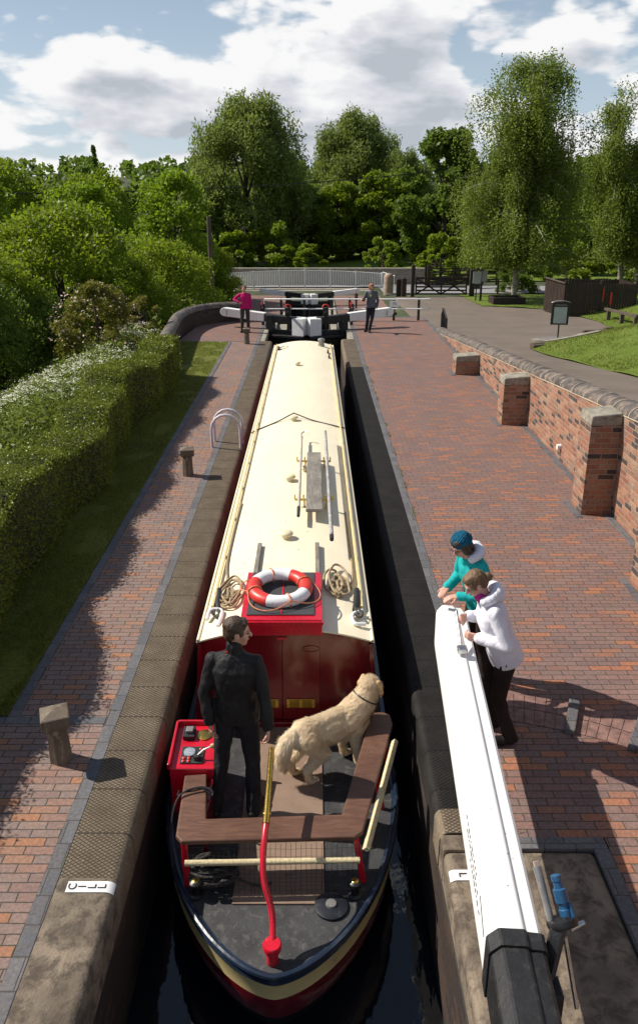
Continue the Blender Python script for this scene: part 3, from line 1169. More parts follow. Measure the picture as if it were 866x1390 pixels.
mb = MB()
n = 40
a0, a1 = R(82), R(16)
for i in range(n):
    aa, ab = a0 + (a1 - a0) * (i + 0.03) / n, a0 + (a1 - a0) * (i + 0.97) / n
    for r0, r1 in ((2.98, 3.19), (3.20, 3.41)):
        vs = [arc_pt(r0, aa, 0.0), arc_pt(r1, aa, 0.0), arc_pt(r1, ab, 0.0), arc_pt(r0, ab, 0.0)]
        b = len(mb.v)
        mb.v += [(x, y, 0.006) for x, y, z in vs]
        mb.f.append((b, b + 1, b + 2, b + 3))
        mb.mi.append(0)
mb.build('brick_course', pmat('arc_brick', (0.19, 0.105, 0.088), 0.8, var=0.35, vs=9, bump=0.4, bs=50), t)
for i in (8, 14, 20, 26, 32):
    mb = MB()
    aa, ab = a0 + (a1 - a0) * i / n, a0 + (a1 - a0) * (i + 1) / n
    pts = [arc_pt(2.94, aa, 0)[:2], arc_pt(3.45, aa, 0)[:2], arc_pt(3.45, ab, 0)[:2], arc_pt(2.94, ab, 0)[:2]]
    mb.prism(pts, 0.0, 0.055)
    mb.build('raised_brick', M['kerb'], t, bevel=0.01)


# ------------------------------------------------------------------ bollards, ladder hoops
def bollard(label, x, y, h=0.47, rz=0.3, tilt=0.0):
    t = thing('mooring_bollard', label, 'bollard', (x, y, 0), rz, 'stone mooring bollards on the brick path', local=True)
    mb = MB().lathe([(0.098, -0.02), (0.095, 0.0), (0.082, h - 0.135)], (0, 0, 0), 8, rot=PI / 8)
    mb.build('shaft', M['post_wood'], t, bevel=0.012)
    c = 0.112
    mb = MB()
    mb.add([(-c * .9, -c * .9, h - 0.134), (c * .9, -c * .9, h - 0.134), (c * .9, c * .9, h - 0.134), (-c * .9, c * .9, h - 0.134),
            (-c, -c, h - 0.10), (c, -c, h - 0.10), (c, c, h - 0.10), (-c, c, h - 0.10),
            (-c, -c, h - 0.02), (c, -c, h - 0.02), (c, c, h - 0.02), (-c, c, h - 0.02), (0, 0, h + 0.015)],
           [(0, 3, 2, 1), (0, 1, 5, 4), (1, 2, 6, 5), (2, 3, 7, 6), (3, 0, 4, 7), (4, 5, 9, 8), (5, 6, 10, 9), (6, 7, 11, 10), (7, 4, 8, 11), (8, 9, 12), (9, 10, 12), (10, 11, 12), (11, 8, 12)])
    mb.build('cap', M['post_wood'], t, bevel=0.01)
    t.rotation_euler[1] = tilt
    return t


bollard('nearest stone bollard with pyramid cap casting a shadow on the coping', -2.07, 5.42, 0.47, 0.35, R(-1.5))
bollard('middle stone bollard on the left path level with the ladder hoops', -2.08, 12.55, 0.48, 0.2)
bollard('small far bollard in front of the woman in pink', -2.10, 25.3, 0.50, 0.1)

t = thing('ladder_handrail', 'pale lilac pair of hoop rails over the lock ladder', 'ladder rail', (-1.6, 14.2, 0))
for y in (14.1, 14.5):
    pts = [(-1.86, y, 0.0), (-1.865, y, 0.25)]
    for k in range(9):
        a = PI - PI * k / 8
        pts.append((-1.6 + 0.265 * math.cos(a), y, 0.36 + 0.265 * math.sin(a)))
    pts += [(-1.335, y, 0.1), (-1.335, y, -0.25)]
    MB().tube(pts, 0.027, 10).build('hoop', M['hoop'], t, smooth=True)
# ------------------------------------------------------------------ the narrowboat
BX = -0.275                      # centre line
DZ = -0.835                      # deck height
WATER = -1.45


def hull_w(y):
    if y < 6.1:
        return 1.04 * max(1 - ((6.1 - y) / 2.0) ** 2, 0) ** 0.62
    if y > 23.7:
        return 1.04 * max(1 - ((y - 23.7) / 2.12) ** 1.9, 0.0)
    return 1.04


def roof_z(x):
    u = (x - BX) / 0.875
    return 0.20 + 0.145 * (1 - u * u)


before_boat = set(o.name for o in scene.objects)
boat = thing('narrowboat', 'cream roofed narrowboat with maroon cabin end and dark hull filling the lock', 'narrowboat', (BX, 14.5, WATER))
# hull shell
rows = []
yy = [4.1005, 4.104, 4.11, 4.12, 4.135, 4.155, 4.18, 4.21, 4.25, 4.3, 4.36, 4.44, 4.56, 4.72, 4.9, 5.1, 5.35, 5.6, 5.85, 6.1, 6.5, 7.2, 9, 12, 16, 20, 22.5, 23.7, 24.1, 24.5, 24.9, 25.2, 25.5, 25.7, 25.8]
mbh = MB()
outline = [(BX - hull_w(y), y) for y in reversed(yy)] + [(BX + hull_w(y), y) for y in yy]


def ring(dz, inset):
    out = []
    n = len(outline)
    for i, (x, y) in enumerate(outline):
        xa, ya = outline[(i - 1) % n]
        xb, yb = outline[(i + 1) % n]
        d = Vector((xb - xa, yb - ya))
        if d.length < 1e-6:
            d = Vector((1, 0))
        d.normalize()
        nx, ny = d.y, -d.x
        out.append((x - nx * inset, y - ny * inset, dz(y) if callable(dz) else dz))
    return out


stern = lambda y: sm(6.1, 5.3, y)
rings = [ring(-0.815, 0.045), ring(-0.815, 0.0), ring(-0.865, -0.012), ring(-0.885, 0.0),
         ring(lambda y: -0.886 - 0.135 * stern(y), 0.004), ring(lambda y: -0.888 - 0.35 * stern(y), 0.03), ring(-1.28, 0.05), ring(-1.75, 0.25)]
segm = [0, 0, 0, 2, 3, 1, 1]
# make sure the outline runs counter-clockwise seen from above so that insets go inward
area = sum(outline[i][0] * outline[(i + 1) % len(outline)][1] - outline[(i + 1) % len(outline)][0] * outline[i][1] for i in range(len(outline)))
n = len(outline)
for r_ in rings:
    mbh.v += r_
for k in range(len(rings) - 1):
    for i in range(n):
        mbh.f.append((k * n + i, k * n + (i + 1) % n, (k + 1) * n + (i + 1) % n, (k + 1) * n + i))
        mbh.mi.append(segm[k])
mbh.build('hull', [M['hull_navy'], M['hull_black'], M['cream_trim'], M['maroon']], boat, smooth=True, sharp=35)
# deck plate
mb = MB()
for y in yy:
    w_ = max(hull_w(y) - 0.03, 0.001)
    mb.v += [(BX - w_, y + 0.03 * (y < 4.2), DZ), (BX + w_, y + 0.03 * (y < 4.2), DZ)]
for i in range(len(yy) - 1):
    mb.f.append((2 * i, 2 * i + 1, 2 * i + 3, 2 * i + 2))
    mb.mi.append(0)
mb.build('deck_plate', M['deck'], boat)
mb = MB().box((-0.63, 4.74, DZ + 0.001), (0.09, 6.96, DZ + 0.014))
mb.build('deck_board', M['deck_tan'], boat, bevel=0.004)
# raised hatch line and round filler on the counter
mb = MB().lathe([(0.13, DZ), (0.13, DZ + 0.02), (0.10, DZ + 0.03), (0.0, DZ + 0.032)], (0.14, 4.72, 0), 24)
mb.build('weed_hatch', M['hull_black'], boat, smooth=True)
mb = MB().lathe([(0.045, DZ + 0.03), (0.04, DZ + 0.045), (0.0, DZ + 0.047)], (0.14, 4.72, 0), 16)
mb.build('filler_cap', M['grey_metal'], boat, smooth=True)
mb = MB().tube([(x, y, -0.80) for x, y in outline if y < 7.0], 0.022, 8)
mb.build('rim_guard', M['hull_navy'], boat, smooth=True)

# cabin
CY0, CY1 = 7.0, 23.75
mb = MB()
for s in (-1, 1):
    b = len(mb.v)
    mb.v += [(BX + s * 0.93, 6.90, DZ), (BX + s * 0.868, 6.90, 0.185), (BX + s * 0.868, CY1, 0.19), (BX + s * 0.93, CY1, DZ),
             (BX + s * 0.89, 6.90, DZ), (BX + s * 0.83, 6.90, 0.185), (BX + s * 0.83, CY1, 0.19), (BX + s * 0.89, CY1, DZ)]
    mb.f += [(b, b + 1, b + 2, b + 3), (b + 4, b + 7, b + 6, b + 5), (b, b + 4, b + 5, b + 1), (b + 3, b + 2, b + 6, b + 7)]
    mb.mi += [0] * 4
mb.build('cabin_side', M['maroon'], boat)
# portholes on the right side, seen from beside the boat
for y in (9.5, 12.5, 15.5, 18.5, 21.5):
    Mx = Matrix.Rotation(R(90), 3, 'Y')
    MB().lathe([(0.16, -0.012), (0.17, 0.0), (0.16, 0.02), (0.13, 0.02), (0.12, 0.008)], (BX + 0.905, y, -0.28), 24, Mx).build('porthole', M['brass'], boat, smooth=True)
# roof
mb = MB()
nx, ny = 20, 34


def roof_pt(u, v):
    x = BX - 0.885 + 1.77 * u
    y = 6.92 + (23.82 - 6.92) * v
    z = roof_z(x)
    z += 0.002 * noise.noise(Vector((x * 2, y * 1.1, 0)))
    return (x, y, z)


mb.grid(roof_pt, nx, ny)
top_n = len(mb.v)
for j in (0, ny):
    for i in range(nx + 1):
        x, y, z = mb.v[j * (nx + 1) + i]
        mb.v.append((x, y, z - 0.016))
for q, j in enumerate((0, ny)):
    for i in range(nx):
        a = j * (nx + 1) + i
        c = top_n + q * (nx + 1) + i
        mb.f.append((a, a + 1, c + 1, c))
        mb.mi.append(0)
for i in (0, nx):
    for j in range(ny):
        a = j * (nx + 1) + i
        x0, y0, z0 = mb.v[a]
        x1, y1, z1 = mb.v[a + nx + 1]
        b = len(mb.v)
        mb.v += [(x0, y0, z0), (x1, y1, z1), (x1, y1, z1 - 0.05), (x0, y0, z0 - 0.05)]
        mb.f.append((b, b + 1, b + 2, b + 3))
        mb.mi.append(0)
roof = mb.build('roof', M['cream'], boat, smooth=True, sharp=50)
for s in (-1, 1):
    x = BX + s * 0.79
    z = roof_z(x)
    mb = MB().beam((x, 7.5, z + 0.045), (x, 23.6, z + 0.045), 0.032, 0.026)
    for k in range(14):
        y = 7.6 + k * 1.22
        mb.box((x - 0.011, y - 0.05, z - 0.01), (x + 0.011, y + 0.05, z + 0.034))
    mb.build('grab_rail', M['cream_trim'], roof, bevel=0.006)
    x = BX + s * 0.868
    MB().tube([(x, 6.92, roof_z(x) + 0.006), (x, 23.8, roof_z(x) + 0.006)], 0.016, 8).build('roof_beading', M['cream'], roof, smooth=True)
# small rust and dirt stains are in the paint; bolts on the roof
rg = random.Random(2)
for k in range(8):
    x, y = BX + rg.uniform(-0.6, 0.6), rg.uniform(8.2, 12)
    MB().lathe([(0.010, 0), (0.008, 0.006), (0.001, 0.007)], (x, y, roof_z(x)), 8).build('roof_bolt', M['cream_trim'], roof)


def mushroom(x, y, k=1.0, h=0.10):
    z = roof_z(x) - 0.004
    mb = MB().lathe([(0.055 * k, 0), (0.05 * k, h * 0.5), (0.05 * k, h * 0.55), (0.088 * k, h * 0.56), (0.09 * k, h * 0.66), (0.075 * k, h * 0.88), (0.04 * k, h), (0.0, h * 1.02)], (x, y, z), 22)
    mb.build('mushroom_vent', M['ivory'], boat, smooth=True, sharp=60)


for x, y in ((-0.40, 20.1), (-0.37, 14.75), (-0.35, 11.3), (-0.335, 9.15)):
    mushroom(x, y)
mushroom(-0.13, 11.75, 0.7, 0.09)
# chimney and small fittings by the fore end
z = roof_z(0.24)
MB().lathe([(0.10, 0), (0.10, 0.03), (0.085, 0.035), (0.085, 0.16), (0.105, 0.165), (0.105, 0.20), (0.06, 0.23), (0.0, 0.235)], (0.24, 23.2, z), 20).build('chimney_cap', M['grey_metal'], boat, smooth=True, sharp=40)
for x, y in ((0.42, 22.3), (0.44, 21.6), (-0.98, 22.8)):
    z = roof_z(x)
    mb = MB()
    mb.box((x - 0.025, y - 0.09, z), (x + 0.025, y + 0.09, z + 0.05))
    mb.box((x - 0.018, y - 0.13, z + 0.05), (x + 0.018, y + 0.13, z + 0.085))
    mb.build('fore_cleat', M['black_iron'], boat, bevel=0.006)
mb = MB().tube(spline([(-1.0, 22.8, 0.27), (-0.95, 23.1, 0.27), (-0.78, 23.2, 0.29), (-0.72, 23.0, 0.3), (-0.8, 22.8, 0.29), (-0.98, 22.75, 0.27)], 6), 0.013, 6)
props(mb.build('mooring_line', M['dark_rope'], smooth=True, org=(-0.85, 23, 0.28)), 'short dark loop of line at the far left corner of the cream roof', 'rope')
# bulkhead with doors
mb = MB()
pts = [(BX - 0.885, 7.0, DZ), (BX + 0.885, 7.0, DZ)]
top = [(BX - 0.86 + 1.72 * k / 24) for k in range(25)]
poly = [(BX + 0.915, DZ)] + [(BX + 0.862, 0.19)] + [(x, roof_z(x) - 0.01) for x in reversed(top)] + [(BX - 0.862, 0.19), (BX - 0.915, DZ)]
m_ = len(poly)
vs = [(x, 6.995, z) for x, z in poly] + [(x, 7.05, z) for x, z in poly]
mb.add(vs, [tuple(range(m_)), tuple(reversed(range(m_, 2 * m_)))] + [(i, (i + 1) % m_, m_ + (i + 1) % m_, m_ + i) for i in range(m_)])
bulk = mb.build('bulkhead', M['maroon'], boat)
HX0, HX1 = -0.715, 0.09
for x0, x1 in ((HX0 + 0.02, -0.315), (-0.309, HX1 - 0.02)):
    d = MB().box((x0, 6.965, DZ + 0.09), (x1, 6.992, 0.28))
    door = d.build('cabin_door', M['maroon'], boat, bevel=0.005)
mb = MB().box((BX - 0.91, 6.93, DZ + 0.002), (BX + 0.91, 6.992, DZ + 0.07))
mb.build('door_sill', M['maroon'], boat, bevel=0.01)
for x in (-0.50, -0.125):
    mb = MB().box((x - 0.145, 6.952, -0.60), (x + 0.145, 6.963, -0.50))
    vent = mb.build('door_vent', M['gold_plate'], boat, bevel=0.003)
    mb = MB()
    for q in range(6):
        for xx in (-0.065, 0.065):
            mb.box((x + xx - 0.05, 6.946, -0.593 + q * 0.0155), (x + xx + 0.05, 6.9515, -0.588 + q * 0.0155))
    mb.build('vent_slot', pmat('brass_dark', (0.25, 0.17, 0.03), 0.4, metal=0.6, var=0.1), vent)
mb = MB().tube([(-0.02 + 0.085 * math.cos(a * PI / 8), 6.962, 0.09 + 0.035 * math.sin(a * PI / 8)) for a in range(16)], 0.005, 6, closed=True)
mb.build('door_finger_pull', M['maroon'], boat)
# sliding hatch
mb = MB()
zt = roof_z(-0.3) + 0.11
mb.box((HX0, 6.90, roof_z(HX0) - 0.03), (HX1, 7.96, zt))
hatch = mb.build('sliding_hatch', M['red'], boat, bevel=0.008)
mb = MB().box((HX0 + 0.055, 6.985, zt + 0.001), (HX1 - 0.075, 7.93, zt + 0.012))
mb.build('hatch_board', M['hatch_black'], hatch, bevel=0.003)
mb = MB().box((-0.322, 6.99, zt + 0.013), (-0.308, 7.92, zt + 0.017))
mb.build('hatch_stripe', M['red'], hatch)
mb = MB().box((HX0 - 0.012, 6.875, zt - 0.05), (HX1 + 0.012, 6.898, zt - 0.012))
mb.build('hatch_lip', M['red'], hatch, bevel=0.006)
MB().box((-0.36, 6.955, 0.195), (-0.26, 6.964, 0.225)).build('door_bolt', M['red'], boat, bevel=0.003)
for x in (HX0 + 0.065, HX1 - 0.04):
    z = roof_z(x) - 0.01
    mb = MB().box((x - 0.025, 7.96, z), (x + 0.025, 8.95, z + 0.062))
    mb.build('hatch_runner', M['grey_wood'], boat, bevel=0.005)

# taffrail seat round the stern
SZ = -0.40
seat = None
outer = [(-1.12, 5.70), (-1.085, 5.0), (-1.03, 4.94), (0.33, 4.985), (0.395, 5.04), (0.765, 6.42), (0.75, 6.56), (0.68, 6.62), (0.60, 6.60), (0.545, 6.50), (0.235, 5.235), (-0.865, 5.185), (-0.93, 5.72)]
mb = MB().prism(outer, SZ - 0.045, SZ)
mb.build('seat_plank', M['bench_wood'], boat, bevel=0.014, bseg=3)


def seat_leg(p0, p1):
    MB().beam(p0, p1, 0.05, 0.035, (0, 1, 0)).build('seat_leg', M['red'], boat, bevel=0.006)


seat_leg((-1.02, 4.99, SZ - 0.047), (-1.0, 4.92, DZ))
seat_leg((0.34, 5.03, SZ - 0.047), (0.405, 4.96, DZ))
seat_leg((0.69, 6.45, SZ - 0.047), (0.72, 6.42, DZ))
seat_leg((0.56, 5.78, SZ - 0.047), (0.62, 5.78, DZ))
seat_leg((-1.07, 5.62, SZ - 0.047), (-1.07, 5.62, DZ))
MB().tube([(-1.0, 4.865, -0.545), (0.365, 4.895, -0.545)], 0.024, 12).build('stern_rail', M['rope_white'], boat, smooth=True)
# cord-wound rail on the right
mb = MB()
p0, p1 = Vector((0.415, 4.90, -0.445)), Vector((0.765, 6.20, -0.43))
pts = []
for k in range(241):
    t_ = k / 240
    a = t_ * 2 * PI * 60
    c = p0.lerp(p1, t_)
    pts.append(c + Vector((0.021 * math.cos(a), 0, 0.021 * math.sin(a))))
mb.tube(pts, 0.0135, 5)
mb.tube([p0, p1], 0.02, 8)
mb.build('corded_rail', M['rope_white'], boat, smooth=True)
# netting under the rail
mb = MB()
for k in range(34):
    x = -0.98 + 1.33 * k / 33
    mb.tube([(x, 4.965 + 0.02 * (k % 2), -0.45), (x, 4.86, -0.56), (x + 0.01 * math.sin(k * 1.7), 4.83, DZ + 0.01)], 0.0016, 4, cap=False)
for k in range(10):
    z = -0.46 - 0.36 * k / 9
    mb.tube([(-0.98 + 1.33 * q / 10, 4.845 + 0.1 * max(0, (z + 0.56) / 0.11) + 0.006 * (q % 2), z - 0.018 * math.sin(PI * q / 10)) for q in range(11)], 0.0016, 4, cap=False)
mb.build('safety_net', M['black_rubber'], boat)
# mooring dollies on the counter
for x, y in ((-0.92, 4.83), (0.33, 4.83)):
    MB().lathe([(0.055, DZ), (0.055, DZ + 0.015), (0.032, DZ + 0.025), (0.026, DZ + 0.06), (0.03, DZ + 0.09), (0.048, DZ + 0.11), (0.048, DZ + 0.135), (0.03, DZ + 0.15), (0.0, DZ + 0.152)], (x, y, 0), 18).build('stern_dolly', M['black_iron'], boat, smooth=True)
    MB().lathe([(0.028, 0.151), (0.02, 0.156), (0, 0.157)], (x, y, DZ), 14).build('dolly_cap', M['brass'], boat, smooth=True)
# tiller: rudder head, swan neck, brass arm
MB().lathe([(0.045, -0.83), (0.045, -0.715), (0.066, -0.708), (0.068, -0.70), (0.068, -0.665), (0.060, -0.655), (0.0, -0.653)], (-0.292, 4.25, 0), 28).build('rudder_head', M['red'], boat, smooth=True, sharp=40)
neck = spline([(-0.292, 4.26, -0.685), (-0.292, 4.36, -0.62), (-0.30, 4.42, -0.55), (-0.325, 4.47, -0.47), (-0.355, 4.52, -0.39), (-0.37, 4.60, -0.29), (-0.365, 4.72, -0.19), (-0.357, 4.83, -0.135)], 6)
tl = MB().tube(neck, [0.024] * len(neck), 14).build('swan_neck', M['red'], boat, smooth=True)
arm = [(-0.357, 4.83, -0.135), (-0.353, 5.2, -0.095), (-0.35, 5.61, -0.05)]
MB().tube(arm, [0.027, 0.025, 0.023], 14).build('tiller_arm', M['brass'], boat, smooth=True)
MB().tube([(-0.385, 4.93, -0.12), (-0.325, 4.93, -0.12)], 0.012, 8).build('tiller_pin', M['brass'], boat)
# control box on the left
PX0, PX1, PY0, PY1, PZ = -1.255, -0.865, 5.73, 6.27, -0.30
mb = MB()
mb.add([(PX0, PY0, DZ), (PX1, PY0, DZ), (PX1, PY1, DZ), (PX0, PY1, DZ), (PX0, PY0, PZ - 0.06), (PX1, PY0, PZ - 0.06), (PX1, PY1, PZ), (PX0, PY1, PZ)],
       [(0, 3, 2, 1), (4, 5, 6, 7), (0, 1, 5, 4), (1, 2, 6, 5), (2, 3, 7, 6), (3, 0, 4, 7)])
box = mb.build('control_box', M['red'], boat, bevel=0.008)
mb = MB()
mb.beam((PX0 - 0.006, PY0, PZ - 0.045), (PX0 - 0.006, PY1, PZ + 0.015), 0.024, 0.07)
mb.beam((PX0, PY1 + 0.006, PZ + 0.01), (PX1, PY1 + 0.006, PZ + 0.01), 0.024, 0.07)
mb.build('box_rim', M['red'], box, bevel=0.006)
tilt = Matrix.Rotation(math.atan(0.06 / 0.54), 3, 'X')


def on_panel(u, v, h=0.0):
    x = PX0 + (PX1 - PX0) * u
    y = PY0 + (PY1 - PY0) * v
    return Vector((x, y, PZ - 0.06 + 0.06 * v + h))


def panel_box(name, u0, u1, v0, v1, h0, h1, mat):
    a, b = on_panel(u0, v0), on_panel(u1, v1)
    c = (a + b) / 2
    mb = MB().box((a.x, a.y, c.z + h0), (b.x, b.y, c.z + h1), tilt, c)
    return mb.build(name, mat, box, bevel=0.003)


panel_box('instrument_panel', 0.20, 0.72, 0.10, 0.47, 0.0005, 0.012, M['panel_dark'])
panel_box('switch_block', 0.17, 0.44, 0.63, 0.88, 0.0005, 0.045, M['black_rubber'])
panel_box('switch_lever', 0.24, 0.40, 0.70, 0.82, 0.046, 0.075, M['grey_metal'])
MB().lathe([(0.052, 0.002), (0.052, 0.016), (0.046, 0.018), (0.0, 0.017)], on_panel(0.39, 0.33, 0.008), 24, tilt).build('dial', M['dial'], box, smooth=True, sharp=40)
MB().lathe([(0.066, 0.001), (0.066, 0.010), (0.058, 0.013), (0.0, 0.013)], on_panel(0.66, 0.745, 0.0), 28, tilt).build('brass_plate', M['brass'], box, smooth=True, sharp=30)
for u, v, mt in ((0.28, 0.20, 'lamp_red'), (0.40, 0.20, 'lamp_red'), (0.28, 0.135, 'lamp_red'), (0.40, 0.135, 'lamp_red'), (0.64, 0.40, 'lamp_red'), (0.64, 0.31, 'lamp_yellow')):
    MB().lathe([(0.014, 0), (0.014, 0.010), (0.009, 0.014), (0, 0.014)], on_panel(u, v, 0.011), 14, tilt).build('button', M[mt], box, smooth=True)
a = on_panel(0.58, 0.20, 0.02)
MB().lathe([(0.035, -0.01), (0.033, 0.03), (0, 0.034)], a, 16).build('throttle_hub', M['black_rubber'], box, smooth=True)
MB().tube([a + Vector((0.0, 0, 0.02)), a + Vector((0.06, 0.02, 0.07)), a + Vector((0.12, 0.035, 0.09))], 0.009, 8).build('throttle_lever', M['steel'], box, smooth=True)
MB().ell(a + Vector((0.145, 0.04, 0.095)), (0.032, 0.022, 0.024)).build('throttle_knob', pmat('pale_wood_knob', (0.5, 0.34, 0.18), 0.4), box, smooth=True)
# locker front below the left seat
mb = MB().box((-0.905, 5.20, DZ + 0.001), (-0.872, 5.728, SZ - 0.05))
mb.build('locker_front', M['maroon'], boat, bevel=0.005)
# black bow fender and far gunwale fittings
MB().ell((BX, 25.86, -0.9), (0.16, 0.13, 0.2)).build('bow_fender', M['dark_rope'], boat, smooth=True)
mb = MB()
pts = [(x, y, -0.78) for x, y, z in ring(0, 0.1) if y >= 23.75]
mb.add(pts, [tuple(range(len(pts)))])
mb.build('fore_deck', M['red'], boat)

# fittings at the stern corners of the roof: fairleads
for s in (-1, 1):
    x = BX + s * 0.745
    z = roof_z(x)
    pts = [(x - 0.07, 7.25, z + 0.02), (x - 0.05, 7.38, z + 0.055), (x + 0.05, 7.40, z + 0.05), (x + 0.075, 7.30, z + 0.045), (x + 0.055, 7.12, z + 0.02)]
    if s > 0:
        pts = [(x + 0.06, 7.16, z + 0.02), (x - 0.05, 7.14, z + 0.04), (x - 0.06, 7.30, z + 0.05), (x + 0.05, 7.42, z + 0.03)]
    MB().tube(spline(pts, 5), 0.022, 8).build('fairlead', M['white'], boat, smooth=True)

# things lying on the roof
HZ = zt + 0.013
t = thing('lifebuoy', 'red and white ring lifebuoy lying on the red hatch', 'lifebuoy', (-0.345, 7.44, HZ))
RB, rb = 0.272, 0.073


def ringseg(a0, a1, name, mat):
    n_ = 14
    pts = []
    for k in range(n_ + 1):
        a = R(a0 + (a1 - a0) * k / n_)
        pts.append((-0.345 + RB * math.cos(a), 7.44 + RB * math.sin(a), HZ + 0.064 + 0.02 * math.sin(a)))
    MB().tube(pts, rb, 18, flat=0.86).build(name, mat, t, smooth=True, sharp=60)


ringseg(-22, 66, 'red_segment', M['buoy_red'])
ringseg(66.3, 156, 'white_segment', M['buoy_white'])
ringseg(156.3, 246, 'red_segment', M['buoy_red'])
ringseg(246.3, 337.7, 'white_segment', M['buoy_white'])
cord = []
for k in range(64):
    a = 2 * PI * k / 64
    lobe = abs(math.sin(2 * (a - R(21))))
    rr = RB + rb * 0.95 + 0.10 * lobe ** 1.2 * (1.0 if math.sin(a) < 0.6 else 0.6)
    cord.append((-0.345 + rr * math.cos(a), 7.44 + rr * math.sin(a), HZ + 0.085 - 0.065 * lobe))
MB().tube(cord, 0.006, 6, closed=True).build('grab_line', M['orange_cord'], t, smooth=True)
for a in (21, 111, 201, 291):
    a = R(a)
    MB().tube([(-0.345 + (RB + 0.083 * math.cos(k * PI / 5)) * math.cos(a), 7.44 + (RB + 0.083 * math.cos(k * PI / 5)) * math.sin(a), HZ + 0.064 + 0.02 * math.sin(a) + 0.072 * math.sin(k * PI / 5)) for k in range(10)], 0.008, 5, closed=True).build('line_band', M['orange_cord'], t)


def rope_coil(label, cx, cy, seed, tail, rx=0.13, ry=0.33, turns=6, mat='rope'):
    rg = random.Random(seed)
    pts = []
    for k in range(turns * 10):
        a = 2 * PI * k / 10
        f = 0.70 + 0.30 * math.sin(a * 0.37 + seed) + rg.uniform(-0.16, 0.16)
        x = cx + rx * f * math.cos(a) + 0.055 * math.sin(a * 0.21 + seed) + rg.uniform(-.008, .008)
        y = cy + ry * f * math.sin(a) + 0.10 * math.cos(a * 0.31 + seed)
        pts.append((x, y, roof_z(x) + 0.018 + 0.045 * k / (turns * 10) + 0.008 * math.sin(a * 1.7)))
    tl_ = [(x, y, roof_z(x) + h) for x, y, h in tail]
    mb = MB().tube(spline(pts + tl_, 4), 0.0135, 7)
    o = mb.build('rope_coil', M[mat], smooth=True, org=(cx, cy, roof_z(cx)))
    props(o, label, 'rope', 'mooring ropes coiled on the roof')
    return o


rope_coil('loosely coiled beige rope on the roof left of the red hatch', -0.90, 7.72, 3, [(-0.95, 8.0, 0.02), (-1.02, 8.6, 0.02), (-1.03, 9.6, 0.02), (-1.02, 10.6, 0.02)])
rope_coil('tangled beige rope on the roof right of the red hatch', 0.27, 7.92, 8, [(0.42, 8.0, 0.03), (0.46, 8.4, 0.02), (0.45, 9.3, 0.02), (0.44, 10.2, 0.02)], 0.10, 0.34, 6)
for s, lab in ((-1, 'black leather rope guard on the left roof edge near the coil'), (1, 'black leather rope guard on the right roof edge near the tangle')):
    x = BX + s * 0.735
    z = roof_z(x) + 0.035
    mb = MB().tube([(x - s * 0.02, 7.42, z), (x, 7.55, z + 0.01), (x + s * 0.02, 7.86, z + 0.01)], [0.03, 0.034, 0.03], 12)
    t = thing('rope_guard', lab, 'rope guard', (x, 7.6, z))
    mb.build('sleeve', M['black_rubber'], t, smooth=True)
    q = [(x, 7.42, z), (x - 0.04, 7.34, z + 0.01), (x + 0.03, 7.27, z), (x + 0.05, 7.35, z + 0.02), (x - 0.02, 7.42, z + 0.02), (x + s * 0.01, 7.30, z + 0.02)]
    MB().tube(spline(q, 6), 0.012, 7).build('lashing', M['dark_rope'], t, smooth=True)
# thin rope across the roof
pts = [(-1.15, 14.3, 0.22), (-1.05, 14.42, roof_z(-1.05) + 0.02), (-0.7, 14.7, roof_z(-0.7) + 0.015), (-0.40, 14.93, roof_z(-0.4) + 0.085), (-0.34, 14.93, roof_z(-0.34) + 0.085), (0.0, 14.75, roof_z(0) + 0.015), (0.5, 14.62, roof_z(0.5) + 0.02), (0.6, 14.6, 0.2), (0.615, 14.3, -0.1)]
props(MB().tube(spline(pts, 6), 0.012, 7).build('cross_rope', M['dark_rope'], smooth=True, org=(-0.3, 14.8, 0.3)), 'thin dark rope tied across the middle of the cream roof', 'rope')

# plank and poles on brass stands
for i, (yy_, lab) in enumerate(((10.25, 'brass roof stand under the near end of the plank'), (11.95, 'brass roof stand under the far end of the plank'))):
    t = thing('pole_stand', lab, 'roof stand', (0.03, yy_, roof_z(0.03)))
    z = roof_z(0.03)
    mb = MB()
    for x in (-0.12, 0.18):
        mb.box((x - 0.012, yy_ - 0.02, roof_z(x) - 0.005), (x + 0.012, yy_ + 0.02, z + 0.10))
    mb.box((-0.25, yy_ - 0.018, z + 0.10), (0.28, yy_ + 0.018, z + 0.122))
    for x in (-0.25, -0.13, 0.17, 0.27):
        mb.box((x - 0.01, yy_ - 0.018, z + 0.121), (x + 0.01, yy_ + 0.018, z + 0.18))
    mb.build('stand_frame', M['gold_plate'], t, bevel=0.004)
z = roof_z(0.03) + 0.123
mb = MB().box((-0.095, 9.75, z), (0.125, 12.25, z + 0.045))
props(mb.build('gang_plank', M['grey_wood'], bevel=0.006, org=(0.0, 11, z)), 'grey weathered gangplank lying on the stands between two poles', 'plank')
t = thing('boat_pole', 'thin pale pole with dark tip left of the grey plank', 'boat pole', (-0.19, 11.3, z), group='poles on the roof stands')
MB().tube([(-0.19, 9.85, z + 0.03), (-0.195, 13.2, z + 0.03)], [0.022, 0.020], 12).build('shaft', pmat('pale_ash_pole', (0.42, 0.38, 0.33), 0.6, var=0.2, vs=8), t, smooth=True)
MB().tube([(-0.19, 9.55, z + 0.03), (-0.19, 9.85, z + 0.03)], [0.021, 0.024], 12).build('tip', M['black_rubber'], t, smooth=True)
MB().tube(spline([(-0.195, 13.2, z + 0.03), (-0.20, 13.35, z + 0.035), (-0.15, 13.42, z + 0.05), (-0.09, 13.36, z + 0.05)], 5), 0.011, 8).build('boat_hook', M['steel'], t, smooth=True)
t = thing('boat_pole', 'long scuffed grey pole right of the plank ending in a black tip', 'boat pole', (0.225, 11, z), group='poles on the roof stands')
